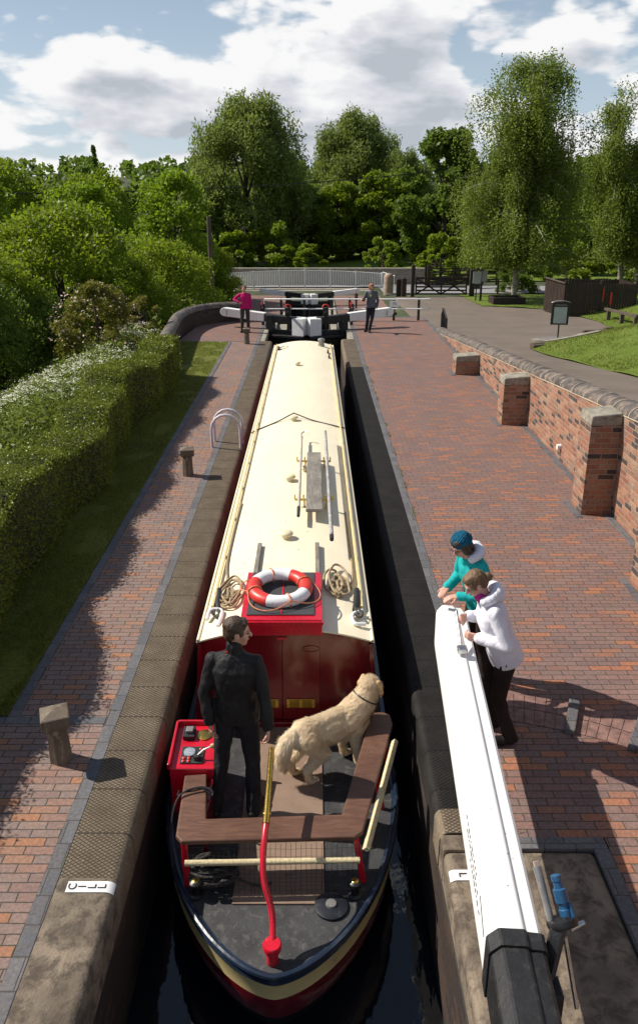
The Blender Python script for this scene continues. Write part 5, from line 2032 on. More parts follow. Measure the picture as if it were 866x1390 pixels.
# knee rail
t = thing('knee_rail', 'low dark timber knee rail sloping down the lawn edge', 'rail', (14.1, 36.5, -0.9))
pa, pb = Vector((13.9, 38.4, 0)), Vector((13.75, 34.1, 0))
pa.z, pb.z = Hh(pa.x, pa.y) + 0.52, Hh(pb.x, pb.y) + 0.45
MB().beam(pa, pb, 0.16, 0.12).build('rail', M['sleeper'], t, bevel=0.015)
for k in (0.12, 0.55, 0.95):
    p = pa.lerp(pb, k)
    MB().box((p.x - 0.08, p.y - 0.08, Hh(p.x, p.y) - 0.2), (p.x + 0.08, p.y + 0.08, p.z - 0.061)).build('leg', M['sleeper'], t)
# black handrail where steps leave the brick apron
t = thing('hand_railing', 'short black iron railing at the low end of the ramp wall', 'railing', (4.75, 28.8, -0.6))
mb = MB()
pts = [(4.72, 28.4, -0.8), (4.72, 28.4, 0.35), (4.95, 30.6, 0.42), (5.05, 31.6, 0.1), (5.05, 31.6, -0.95)]
mb.tube(pts, 0.03, 8)
for k in range(1, 9):
    q = k / 9
    x, y = 4.72 + 0.33 * q, 28.4 + 3.2 * q
    mb.tube([(x, y, -0.9), (x, y, 0.37)], 0.016, 6)
mb.build('bars', M['black_iron'], t, smooth=True)

# utility pole and wire
t = thing('utility_pole', 'weathered leaning utility pole among the left trees', 'utility pole', (-5.7, 45, -1.8))
MB().tube([(-5.55, 45, -1.8), (-5.62, 45.1, 3.45)], [0.15, 0.11], 12).build('shaft', M['sleeper'], t, smooth=True)
pts = []
for k in range(31):
    u = k / 30
    pts.append((-34 + 66 * u, 44 + 52 * u, 4.55 + 5.2 * u - 1.6 * math.sin(PI * u)))
props(MB().tube(pts, 0.035, 5).build('overhead_wire', M['black_rubber'], org=(0, 70, 6)), 'thin black overhead wire sagging across the trees', 'wire')
# ------------------------------------------------------------------ plants
M['leaf_bright'] = leaf_mat('bright_broad_leaves', (0.070, 0.125, 0.008), (0.225, 0.295, 0.020), 0.42, (0.32, 0.44, 0.02))
M['leaf_lime'] = leaf_mat('lime_leaves', (0.085, 0.155, 0.008), (0.21, 0.30, 0.020), 0.42, (0.34, 0.50, 0.02))
M['leaf_dark'] = leaf_mat('dark_green_leaves', (0.046, 0.085, 0.012), (0.130, 0.190, 0.026), 0.42, (0.24, 0.35, 0.04))
M['leaf_willow'] = leaf_mat('grey_green_willow_leaves', (0.085, 0.130, 0.026), (0.195, 0.250, 0.062), 0.42, (0.33, 0.42, 0.07))
M['leaf_birch'] = leaf_mat('birch_leaves', (0.075, 0.120, 0.018), (0.195, 0.250, 0.046), 0.44, (0.34, 0.44, 0.06))
M['leaf_hedge'] = leaf_mat('privet_leaves', (0.080, 0.118, 0.010), (0.235, 0.265, 0.028), 0.28, (0.16, 0.2, 0.03), 0.4, 2.0)
M['leaf_bronze'] = leaf_mat('bronze_green_leaves', (0.080, 0.100, 0.012), (0.210, 0.205, 0.040), 0.38, (0.30, 0.28, 0.04))
M['leaf_grass'] = leaf_mat('grass_blades', (0.080, 0.100, 0.016), (0.175, 0.185, 0.034), 0.3, (0.25, 0.32, 0.03))
M['leaf_herb'] = leaf_mat('hedgerow_herb_leaves', (0.085, 0.125, 0.020), (0.195, 0.230, 0.050), 0.38, (0.27, 0.34, 0.05))
M['bark'] = pmat('brown_bark', (0.060, 0.045, 0.032), 0.9, var=0.4, vs=4, bump=0.8, bs=24, stretch=(1, 1, 0.3))
M['bark_birch'] = pmat('silver_birch_bark', (0.30, 0.27, 0.23), 0.8, var=0.25, vs=3, bump=0.5, bs=20, dirt=(0.07, 0.055, 0.045), dirt_amt=0.6)
M['petal'] = pmat('white_umbel_petals', (0.60, 0.61, 0.48), 0.8, var=0.1, vs=20)
M['pink_petal'] = pmat('pale_pink_blossom', (0.55, 0.38, 0.32), 0.8, var=0.2, vs=20)


def leaves_obj(name, C, size, mat, parent, rng, up=0.2, droop=0.0, aspect=0.55, flat=0.0):
    """diamond leaf faces at the points C"""
    C = np.asarray(C, dtype=np.float64)
    n = len(C)
    a = rng.normal(size=(n, 3))
    a[:, 2] = a[:, 2] * (1 - flat) - droop
    a /= np.linalg.norm(a, axis=1, keepdims=True) + 1e-9
    r = rng.normal(size=(n, 3))
    r[:, 2] += up * 2
    b = np.cross(a, r)
    b /= np.linalg.norm(b, axis=1, keepdims=True) + 1e-9
    s = (np.asarray(size) * rng.uniform(0.65, 1.35, n))[:, None] if np.ndim(size) == 0 else (np.asarray(size) * rng.uniform(0.75, 1.25, n))[:, None]
    nrm = np.cross(a, b)
    v = np.empty((n, 4, 3))
    v[:, 0] = C - a * s * 0.5
    v[:, 1] = C + b * s * 0.5 * aspect + nrm * s * 0.08
    v[:, 2] = C + a * s * 0.5
    v[:, 3] = C - b * s * 0.5 * aspect + nrm * s * 0.08
    me = bpy.data.meshes.new(name)
    me.vertices.add(n * 4)
    me.vertices.foreach_set('co', v.reshape(-1).astype(np.float32))
    me.loops.add(n * 4)
    me.loops.foreach_set('vertex_index', np.arange(n * 4, dtype=np.int32))
    me.polygons.add(n)
    me.polygons.foreach_set('loop_start', np.arange(0, n * 4, 4, dtype=np.int32))
    me.polygons.foreach_set('loop_total', np.full(n, 4, dtype=np.int32))
    me.update(calc_edges=True)
    me.materials.append(mat)
    o = link(bpy.data.objects.new(name, me))
    if parent is not None:
        o.parent = parent
    ORG[o.name] = Vector((0, 0, 0))
    return o


def clump_points(rng, centers, radii, n, squash=0.8, shell=0.55):
    """points spread through many small clumps, denser near each clump's skin"""
    k = len(centers)
    w = np.asarray(radii) ** 2
    idx = rng.choice(k, n, p=w / w.sum())
    d = rng.normal(size=(n, 3))
    d /= np.linalg.norm(d, axis=1, keepdims=True)
    rr = rng.uniform(shell, 1.08, n) ** 0.8
    rr *= 1 + 0.25 * rng.normal(size=n) * 0.5
    p = np.asarray(centers)[idx] + d * (np.asarray(radii)[idx] * rr)[:, None] * np.array([1, 1, squash])
    return p


def make_tree(name, label, cat, loc, h, w, kind, leaf, leaf_size, n_leaf, n_clump, seed, group, trunk_r=0.25, bark='bark', base=0.12, mat_extra=None, lean=0.0):
    """trunk with limbs and a crown of leaf clumps, built at the origin and placed at loc"""
    rng = np.random.default_rng(seed)
    t = thing(name, label, cat, loc, 0.0, group, local=True)
    cs, rs = [], []
    limbs = []
    for i in range(n_clump):
        if kind == 'round':
            u = rng.uniform(0, 1)
            th = rng.uniform(0, 2 * PI)
            zc = base + (1 - base) * (0.08 + 0.86 * u)
            prof = math.sin(PI * min(max((zc - base) / (1 - base), 0), 1) ** 0.85) ** 0.6
            r = w / 2 * prof * math.sqrt(rng.uniform(0.25, 1)) * rng.uniform(0.78, 1.08)
            cr = w * rng.uniform(0.06, 0.13)
        elif kind == 'willow':
            u = rng.uniform(0, 1) ** 0.85
            th = rng.uniform(0, 2 * PI)
            zc = base + (1 - base) * (0.05 + 0.88 * u)
            prof = math.sqrt(max(1 - (max(u - 0.30, 0) / 0.72) ** 2.2, 0.03)) * (0.72 + 0.28 * min(u / 0.3, 1))
            r = w / 2 * prof * math.sqrt(rng.uniform(0.2, 1)) * rng.uniform(0.75, 1.1)
            cr = w * rng.uniform(0.07, 0.14)
        elif kind == 'bush':
            u = rng.uniform(0, 1)
            th = rng.uniform(0, 2 * PI)
            zc = 0.05 + 0.88 * u
            r = w / 2 * math.sqrt(max(1 - (u * 0.97) ** 2.4, 0.05)) * math.sqrt(rng.uniform(0.25, 1)) * rng.uniform(0.8, 1.08)
            cr = w * rng.uniform(0.055, 0.12)
        elif kind == 'conifer':
            u = rng.uniform(0, 1)
            th = rng.uniform(0, 2 * PI)
            zc = 0.06 + 0.92 * u
            r = w / 2 * (1 - u) * math.sqrt(rng.uniform(0.3, 1))
            cr = w * (0.10 + 0.16 * (1 - u))
        c = np.array([r * math.cos(th) + lean * zc * h, r * math.sin(th), zc * h])
        cs.append(c)
        rs.append(cr)
    sq = 1.25 if kind == 'willow' else 0.85
    pts = clump_points(rng, cs, rs, n_leaf, sq, 0.35)
    pts = pts[pts[:, 2] > 0.05]
    leaves_obj('crown', pts, leaf_size, M[leaf], t, rng, 0.25, 0.9 if kind == 'willow' else 0.15, 0.3 if kind == 'willow' else 0.6)
    mb = MB()
    tip = Vector((lean * h * 0.7, 0, h * 0.72))
    tr = [Vector((0, 0, -0.3)), Vector((rng.uniform(-.1, .1), rng.uniform(-.1, .1), h * 0.2)), tip * 0.6 + Vector((rng.uniform(-.2, .2), 0, 0)), tip]
    mb.tube(spline(tr, 5), list(np.linspace(trunk_r, trunk_r * 0.25, 16)), 9)
    order = rng.permutation(len(cs))[:min(14, len(cs))]
    for i in order:
        c = Vector(cs[i])
        zb = max(min(c.z * 0.55, h * 0.62), h * base * 0.9)
        k = zb / (h * 0.72)
        p0 = Vector((tip.x * k, 0, zb))
        mid = p0.lerp(c, 0.5) + Vector((0, 0, 0.05 * h))
        r0 = trunk_r * (1 - 0.7 * k) * 0.55
        mb.tube(spline([p0, mid, c], 4), list(np.linspace(r0, r0 * 0.2, 9)), 6)
    mb.build('trunk', M[bark], t, smooth=True)
    return t


def place_copy(src, label, loc, rz, sc):
    c = copy_tree(src)
    c['label'] = label
    c.location = loc
    c.rotation_euler = (0, 0, rz)
    if isinstance(sc, tuple) and sc[2] < 0.62 * sc[0]:
        sc = (sc[0] * 0.85, sc[1] * 0.85, 0.56 * sc[0])
    c.scale = (sc[0], sc[1], sc[2]) if isinstance(sc, tuple) else (sc, sc, sc)
    return c


def G(x, y):
    return H(x, y) - 0.08


# tall trees behind the lock
gt = 'tall trees beyond the road bridge'
wil = make_tree('willow_tree', 'tall grey-green willow, the highest tree left of centre', 'willow', (-7.2, 92, G(-7.2, 92)), 17.2, 13.6, 'willow', 'leaf_willow', 0.46, 62000, 150, 1, gt, 0.45, base=0.0)
place_copy(wil, 'second willow with a rounded top right of the highest one', (5.6, 112, G(5.6, 112)), 2.0, (1.0, 1.0, 1.0))
place_copy(wil, 'smaller willow stepping down right of the second willow', (11.5, 108, G(11.5, 108)), 4.1, (0.6, 0.6, 0.72))
dk = make_tree('broadleaf_tree', 'dark green tree showing left of the birch crown', 'tree', (13.2, 84, G(13.2, 84)), 13.2, 9.5, 'round', 'leaf_dark', 0.42, 26000, 80, 2, gt, 0.35, base=0.0)
place_copy(dk, 'dark wide tree between the willows and the birch', (9.2, 98, G(9.2, 98)), 1.3, (1.0, 1.0, 0.72))
place_copy(dk, 'dark tree low behind the birch on the right', (22.5, 92, G(22.5, 92)), 2.4, (1.3, 1.3, 0.62))
place_copy(dk, 'dark tree filling the gap behind the right hand birches', (31.0, 90, G(31.0, 90)), 3.1, (1.5, 1.5, 0.72))
place_copy(dk, 'dark tree at the foot of the tallest willow', (-2.4, 97, G(-2.4, 97)), 0.7, (1.2, 1.2, 0.55))
place_copy(dk, 'shaded tree left of the tallest willow', (-15.5, 96, G(-15.5, 96)), 5.2, (1.2, 1.2, 0.75))
lm = make_tree('alder_tree', 'lime green alder standing left on the far bank', 'tree', (2.7, 96, G(2.7, 96)), 9.0, 7.0, 'round', 'leaf_bright', 0.34, 20000, 70, 3, 'lime green trees on the far bank', 0.22, base=0.04)
place_copy(lm, 'taller lime green alder right of its twin on the far bank', (7.8, 95, G(7.8, 95)), 1.9, (1.15, 1.15, 1.08))
place_copy(lm, 'pale green tree at the far right of the far bank row', (11.9, 90, G(11.9, 90)), 3.3, (0.7, 0.7, 0.62))
place_copy(lm, 'bright green tree behind the black road railing', (17.5, 78, G(17.5, 78)), 0.4, (0.9, 0.9, 0.62))
place_copy(lm, 'bright green tree behind the dark bin store', (24.0, 74, G(24.0, 74)), 2.9, (1.3, 1.0, 0.55))
# round bush by the bridge
bs = make_tree('round_bush', 'loose bright bush at the right end of the pale parapet', 'bush', (10.6, 68, G(10.6, 68)), 3.8, 4.0, 'bush', 'leaf_bright', 0.24, 7000, 30, 4, 'bushes along the road', 0.08)
place_copy(bs, 'second bright bush beside the black road railing', (13.2, 70, G(13.2, 70)), 1.2, (0.9, 0.9, 0.9))
place_copy(bs, 'broad bright green shrub behind the clipped bush', (20.5, 66, G(20.5, 66)), 2.2, (1.5, 1.1, 0.85))
place_copy(bs, 'broad bright green shrub right behind the bin store', (26.0, 65, G(26.0, 65)), 3.2, (1.7, 1.1, 0.8))
place_copy(bs, 'low green shrub on the bank left of the alders', (-0.5, 82, G(-0.5, 82)), 4.2, (1.3, 1.0, 0.5))
place_copy(bs, 'low green shrub on the bank right of the alders', (6.6, 79, G(6.6, 79)), 5.2, (1.5, 1.0, 0.5))
for i, (x, y, sx, sz, lab) in enumerate(((-12.5, 86, 2.2, 1.3, 'dense low bush at the left foot of the tallest willow'), (-8.0, 84, 1.9, 1.0, 'dense low bush below the middle of the tallest willow'), (-4.2, 85, 1.8, 1.25, 'dense low bush at the right foot of the tallest willow'),
                                  (4.6, 100, 2.4, 1.5, 'dense bush under the second willow'), (9.6, 101, 2.4, 1.4, 'dense bush right of the lime green alders'), (14.6, 86, 2.0, 1.5, 'dense bush left of the birch below the dark tree'),
                                  (-1.6, 101, 2.2, 1.6, 'dense bush filling the gap between the two willows'), (12.0, 80, 1.3, 0.8, 'low bush behind the round ones by the road'))):
    place_copy(bs if i % 3 else dk, lab, (x, y, G(x, y)), i * 1.1, (sx, sx * 0.8, sz) if i % 3 else (sx * 0.42, sx * 0.4, sz * 0.42))
# clipped dark bush
cl = make_tree('clipped_bush', 'dark clipped rounded bush behind the birch trunk', 'bush', (13.9, 55.5, G(13.9, 55.5)), 2.3, 3.5, 'bush', 'leaf_dark', 0.13, 9000, 40, 5, None, 0.07)


# weeping birches
def make_birch(label, loc, h, w, n_strand, seed, leaf_size=0.15, group=None, stems=1, topgap=0.4):
    rng = np.random.default_rng(seed)
    t = thing('birch_tree', label, 'birch', loc, 0.0, group, local=True)
    mb = MB()
    pts = []
    branch_ends = []
    for sidx in range(stems):
        ox = 0 if stems == 1 else (sidx - (stems - 1) / 2) * w * 0.33
        hh = h * (1 if sidx == 0 else rng.uniform(0.85, 0.98))
        tr = [Vector((ox * 0.35, 0, -0.3)), Vector((ox * 0.5 + rng.uniform(-.1, .1), rng.uniform(-.1, .1), hh * 0.25)), Vector((ox * 0.8 + rng.uniform(-.3, .3), rng.uniform(-.2, .2), hh * 0.6)), Vector((ox + rng.uniform(-.2, .4), 0, hh * 0.97))]
        sp = spline(tr, 8)
        mb.tube(sp, list(np.linspace(0.21, 0.03, len(sp))), 10)
        nb = int(95 / stems) + 8
        for k in range(nb):
            u = 0.22 + 0.76 * (k + rng.uniform(0, 1)) / nb
            p0 = sp[min(int(u * (len(sp) - 1)), len(sp) - 1)]
            th = rng.uniform(0, 2 * PI)
            reach = w / 2 * (0.82 + 0.36 * math.sin(PI * min(u * 0.95 + 0.1, 1.0))) * rng.uniform(0.35, 1.08) * (1.0 if u < 0.88 else 0.8)
            if stems > 1:
                reach *= 0.55
            rise = h * rng.uniform(0.02, 0.09)
            e = p0 + Vector((math.cos(th) * reach, math.sin(th) * reach, rise * 0.4))
            m = p0.lerp(e, 0.55) + Vector((0, 0, rise))
            br = spline([p0, m, e], 6)
            mb.tube(br, list(np.linspace(0.05 * (1 - u) + 0.016, 0.008, len(br))), 5)
            branch_ends.append((br, u))
    for k in range(n_strand):
        br, u = branch_ends[rng.integers(len(branch_ends))]
        q = rng.uniform(0.25, 1.0)
        p = br[min(int(q * (len(br) - 1)), len(br) - 1)]
        p = np.array(p) + rng.normal(size=3) * np.array([0.32, 0.32, 0.2])
        L_ = rng.uniform(0.5, 2.6) * (1.0 if u < 0.85 else 0.55)
        L_ = min(L_, max(p[2] - 2.2, 0.3))
        nn = max(int(L_ / 0.075), 4)
        z = np.linspace(0, 1, nn)
        sway = rng.normal(size=2) * 0.16
        s = np.stack([p[0] + sway[0] * z ** 2, p[1] + sway[1] * z ** 2, p[2] - L_ * z], 1)
        s += rng.normal(size=s.shape) * 0.075
        pts.append(s)
    pts = np.concatenate(pts)
    leaves_obj('crown', pts, leaf_size, M['leaf_birch'], t, rng, 0.1, 0.8, 0.62)
    mb.build('trunk', M['bark_birch'], t, smooth=True)
    return t


make_birch('tall weeping silver birch rising from the planter by the car park', (12.2, 49.5, G(12.2, 49.5)), 13.2, 7.9, 8200, 21, 0.125)
make_birch('slender many stemmed birch against the sky behind the bin store', (21.4, 54.0, G(21.4, 54.0)), 12.2, 8.5, 7500, 22, 0.125, None, 3)
make_birch('birch cut off by the right edge beyond the knee rail', (24.6, 50.0, G(24.6, 50)), 12.6, 7.5, 5500, 23, 0.125, None, 2)

# the thicket left of the lock
gl = 'trees and bushes filling the left bank'
b1 = make_tree('broadleaf_tree', 'broad bright green tree on the left edge of the picture', 'tree', (-27.5, 46, G(-27.5, 46)), 9.2, 10.0, 'bush', 'leaf_bright', 0.24, 26000, 140, 31, gl, 0.3)
b2 = make_tree('broadleaf_tree', 'round yellow-green tree in front of the tallest willow', 'tree', (-8.4, 51, G(-8.4, 51)), 9.4, 6.4, 'bush', 'leaf_lime', 0.21, 20000, 110, 32, gl, 0.25)
b3 = make_tree('hazel_bush', 'large sunlit bush low in the middle of the thicket', 'bush', (-9.6, 31, G(-9.6, 31)), 5.6, 7.4, 'bush', 'leaf_bright', 0.15, 30000, 150, 33, gl, 0.14)
b4 = make_tree('hazel_bush', 'deep green bush at the left edge beside the cow parsley', 'bush', (-13.2, 20.5, G(-13.2, 20.5)), 5.0, 7.0, 'bush', 'leaf_dark', 0.13, 30000, 150, 34, gl, 0.14)
spots = [
    (b1, 'bright green tree second from the left edge', -20.5, 47, 1.1, (0.85, 0.85, 0.97)),
    (b1, 'pale crowned tree behind the middle of the thicket', -14.5, 56, 2.3, (0.8, 0.8, 1.02)),
    (b1, 'tree with a wide crown at the back of the thicket', -23.5, 62, 3.4, (1.1, 1.1, 1.12)),
    (b1, 'tall tree far behind the left edge trees', -36, 66, 4.6, (1.1, 1.1, 1.15)),
    (b2, 'rounded tree left of the yellow-green one', -12.9, 47, 0.8, (0.95, 0.95, 0.93)),
    (b3, 'bush beside the left end of the white railing', -6.6, 52, 2.9, (0.6, 0.6, 0.75)),
    (b2, 'yellow-green tree at the left edge above the dark bush', -18.6, 38, 4.4, (1.0, 1.0, 0.82)),
    (b2, 'narrow tree rising from the middle of the thicket', -16.4, 42, 5.4, (0.9, 0.9, 0.94)),
    (b3, 'sunlit bush left of the large one in the thicket', -14.8, 31, 1.4, (1.05, 1.05, 1.05)),
    (b3, 'sunlit bush above the curved wall', -6.9, 37.5, 2.5, (0.80, 0.80, 0.82)),
    (b3, 'sunlit bush behind the cow parsley bank', -10.8, 25.3, 3.7, (0.75, 0.75, 0.80)),
    (b3, 'bush at the left edge halfway up the thicket', -19.0, 29, 4.9, (1.0, 1.0, 1.0)),
    (b3, 'bush hiding the foot of the yellow-green tree', -8.2, 43, 5.8, (0.85, 0.85, 0.86)),
    (b3, 'dense bush behind the left end of the curved wall', -7.0, 30.5, 0.3, (0.55, 0.55, 0.55)),
    (b3, 'bush in shade at the far end beside the white railing', -8.6, 55, 1.9, (0.75, 0.75, 0.62)),
    (b4, 'dense dark bush just left of the bronze shrub', -9.0, 25.6, 4.0, (0.55, 0.55, 0.62)),
    (b3, 'dense bright bush low in front of the left thicket', -11.6, 23.6, 1.2, (0.55, 0.55, 0.6)),
    (b4, 'deep green bush behind the bronze shrub', -9.9, 22.6, 0.9, (0.62, 0.62, 0.78)),
    (b4, 'deep green bush left of the bronze shrub', -17.5, 24.5, 2.1, (0.9, 0.9, 1.0)),
    (b4, 'dark bush under the sunlit one in the thicket', -12.4, 27.6, 3.3, (0.7, 0.7, 0.85)),
]
for src, lab, x, y, rz, sc in spots:
    place_copy(src, lab, (x, y, G(x, y)), rz, sc)
br = make_tree('bronze_shrub', 'bronze flushed shrub at the edge of the white flowers', 'shrub', (-6.0, 22.3, G(-6.0, 22.3)), 2.7, 2.5, 'bush', 'leaf_bronze', 0.075, 17000, 60, 41, None, 0.06)
make_tree('bronze_shrub', 'small bronze tinted shrub nestled against the curved wall', 'shrub', (-5.3, 25.4, G(-5.3, 25.4)), 1.75, 1.7, 'bush', 'leaf_bronze', 0.075, 7000, 30, 42, None, 0.05)
rng = np.random.default_rng(43)
d = rng.normal(size=(420, 3))
d /= np.linalg.norm(d, axis=1, keepdims=True)
d[:, 2] = np.abs(d[:, 2])
leaves_obj('blossom', d * np.array([1.35, 1.35, 1.55]) * rng.uniform(0.85, 1.05, (420, 1)) + np.array([0, 0, 1.05]), 0.07, M['pink_petal'], br, rng, 1.0, 0.0, 0.8)
# far trees on the skyline
cn = make_tree('conifer_tree', 'slim dark conifer spire on the left skyline', 'conifer', (-51.0, 200, G(-51.0, 200)), 15.5, 4.0, 'conifer', 'leaf_dark', 0.7, 5000, 60, 51, None, 0.3)
sk = make_tree('skyline_tree', 'dark airy tree standing proud on the far left skyline', 'tree', (-53, 140, G(-53, 140)), 13.5, 9.0, 'round', 'leaf_dark', 0.7, 6500, 40, 52, 'trees along the skyline', 0.35)
sky_spots = [(-74, 170, 9.0, 'skyline tree at the left edge beyond the bright trees'), (-66, 185, 8.2, 'dark tree right of the left edge skyline tree'), (-58, 190, 8.6, 'dark skyline tree left of the conifer spire'),
             (-43, 190, 8.0, 'dark skyline tree right of the conifer spire'), (-36, 180, 8.4, 'lower skyline tree between conifer and willow'), (-30, 150, 10.0, 'feathery skyline tree just left of the tallest willow'),
             (-22, 150, 9.5, 'skyline tree hidden behind the tallest willow'), (44, 150, 9.0, 'small round skyline tree in the gap right of the birch'), (54, 160, 9.5, 'skyline tree behind the right edge birches'), (20, 150, 9.5, 'skyline tree behind the birch crown'), (8, 160, 9, 'skyline tree behind the willows')]
for i, (x, y, hh, lab) in enumerate(sky_spots):
    place_copy(sk, lab, (x, y, G(x, y)), i * 1.7, (hh / 13.5 * 1.2, hh / 13.5 * 1.2, hh / 13.5 * 0.82))
# a wood on the far hills, too many to count
rng = np.random.default_rng(61)
pts, szs = [], []
for k in range(520):
    a = rng.uniform(-0.72, 0.72)
    r = rng.uniform(190, 380)
    x, y = r * math.sin(a), r * math.cos(a)
    z = H(x, y)
    hh = rng.uniform(4, 7)
    m = 46
    d = rng.normal(size=(m, 3))
    d /= np.linalg.norm(d, axis=1, keepdims=True)
    p = np.array([x, y, z + hh * 0.5]) + d * np.array([hh * 0.5, hh * 0.5, hh * 0.55]) * rng.uniform(0.7, 1.1, (m, 1))
    pts.append(p)
pts = np.concatenate(pts)
o = leaves_obj('distant_wood', pts, 2.2, M['leaf_dark'], None, rng, 0.3, 0.0, 0.7)
props(o, kind='stuff')

# the clipped hedge along the verge
rng = np.random.default_rng(71)
t = thing('hedge', 'long clipped privet hedge between verge and cow parsley', 'hedge', (-3.8, 12, 0))


def hedge_x(y):
    bulge = 0.10 * math.sin(y * 1.15) + 0.06 * math.sin(y * 2.7 + 1) + 0.05 * math.sin(y * 0.6 + 2)
    return -3.42 + bulge


def hedge_h(y):
    return 1.10 + 0.07 * math.sin(y * 0.9 + 0.5) + 0.075 * math.sin(y * 2.1) + 0.04 * math.sin(y * 5.1) + 0.26 * (1 - sm(6.2, 8.0, y))


HY0, HY1 = 3.0, 20.6
nh = 95000
yv = HY0 + (HY1 - HY0) * rng.uniform(0, 1, nh) ** 1.25
part = rng.uniform(0, 1, nh)
P_ = np.empty((nh, 3))
for i in range(nh):
    y = yv[i]
    xi, hh = hedge_x(y), hedge_h(y)
    wd = 0.78 + 0.06 * math.sin(y * 1.7)
    q = part[i]
    if q < 0.48:                                   # top
        u = rng.uniform(0, 1)
        edge = min(u, 1 - u) * 2
        P_[i] = (xi - wd * u, y, hh - 0.10 * (1 - edge) ** 3 + rng.normal() * 0.022)
    elif q < 0.84:                                 # face towards the path
        u = rng.uniform(0, 1)
        P_[i] = (xi - 0.02 + 0.05 * math.sin(PI * u) + rng.normal() * 0.025, y, hh * u)
    else:
        u = rng.uniform(0, 1)
        P_[i] = (xi - wd + rng.normal() * 0.03, y, hh * u - 0.2 * (1 - u))
# tufts that break the clipped line
tx = rng.uniform(HY0, HY1, 260)
for k in range(260):
    i0 = rng.integers(0, nh - 30)
    y = tx[k]
    c = np.array([hedge_x(y) - 0.78 * rng.uniform(0, 1), y, hedge_h(y)])
    P_[i0:i0 + 26] = c + rng.normal(size=(26, 3)) * np.array([0.05, 0.05, 0.035])
sz = 0.030 + 0.0012 * np.clip(P_[:, 1] - 6, 0, 20)
leaves_obj('foliage', P_ - np.array([-3.8, 12, 0]), sz, M['leaf_hedge'], t, rng, 0.35, 0.0, 0.6)
mb = MB()
mb.grid(lambda u, v: (hedge_x(HY0 + (HY1 - HY0) * v) - 0.06 - 0.66 * u, HY0 + 0.05 + (HY1 - HY0 - 0.1) * v, hedge_h(HY0 + (HY1 - HY0) * v) - 0.035 - 0.05 * abs(2 * u - 1) ** 3), 6, 120)
mb.grid(lambda u, v: (hedge_x(HY0 + (HY1 - HY0) * v) - 0.07, HY0 + 0.05 + (HY1 - HY0 - 0.1) * v, (hedge_h(HY0 + (HY1 - HY0) * v) - 0.085) * u), 4, 120)
mb.grid(lambda u, v: (hedge_x(HY0 + (HY1 - HY0) * v) - 0.70, HY0 + 0.05 + (HY1 - HY0 - 0.1) * v, -0.3 + (hedge_h(HY0 + (HY1 - HY0) * v) + 0.18) * u), 4, 120)
mb.grid(lambda u, v: (hedge_x(HY1) - 0.07 - 0.63 * u, HY1 - 0.06, 0.85 * v), 3, 3)
mb.build('dark_core', pmat('hedge_core', (0.030, 0.034, 0.012), 0.95, var=0.4, vs=20), t)  # solid dark core added inside the leaves, raised to throw the hedge's shadow

# cow parsley behind the hedge
rng = np.random.default_rng(81)
n = 4600
ys2 = rng.uniform(4.5, 24, n)
xs2 = -4.52 - rng.beta(1.1, 1.6, n) * (3.4 + 0.03 * ys2)
hh = rng.uniform(0.55, 1.02, n) * np.clip(1.1 - (-4.2 - xs2) * 0.06, 0.6, 1) * np.clip(0.55 + (-4.5 - xs2) * 0.7, 0.5, 1)
zz_ = np.array([H(x, y) for x, y in zip(xs2, ys2)])
base_pts = np.stack([xs2, ys2, zz_ + hh], 1)
dense = np.array([noise.noise(Vector((x * 0.5, y * 0.35, 7.7))) for x, y in zip(xs2, ys2)]) > -0.14 + 0.018 * np.clip(ys2 - 9, 0, 20)
fl = []
for p in base_pts[dense]:
    k = rng.integers(5, 11)
    fl.append(p + rng.normal(size=(k, 3)) * np.array([0.055, 0.055, 0.014]))
fl = np.concatenate(fl)
o = leaves_obj('cow_parsley', fl, 0.036, M['petal'], None, rng, 3.0, 0.0, 0.85, 0.8)
props(o, kind='stuff')
gp = []
for p, z in zip(base_pts, zz_):
    k = 14
    q = np.repeat(p[None], k, 0)
    q[:, 2] = z + (p[2] - z) * rng.uniform(0.1, 1.0, k) ** 0.7
    q[:, :2] += rng.normal(size=(k, 2)) * 0.13
    gp.append(q)
gp = np.concatenate(gp)
o = leaves_obj('herb_undergrowth', gp, 0.105, M['leaf_herb'], None, rng, 0.2, -0.1, 0.42)
props(o, kind='stuff')
# rough growth under the thicket and along the far bank
n = 26000
xs3 = -4.6 - rng.uniform(0, 1, n) ** 0.8 * 24
ys3 = rng.uniform(8, 60, n)
zz3 = np.array([H(x, y) for x, y in zip(xs3, ys3)])
pp = np.stack([xs3, ys3, zz3 + rng.uniform(0, 0.9, n)], 1)
o = leaves_obj('undergrowth', pp, 0.20, M['leaf_herb'], None, rng, 0.2, -0.2, 0.4)
props(o, kind='stuff')

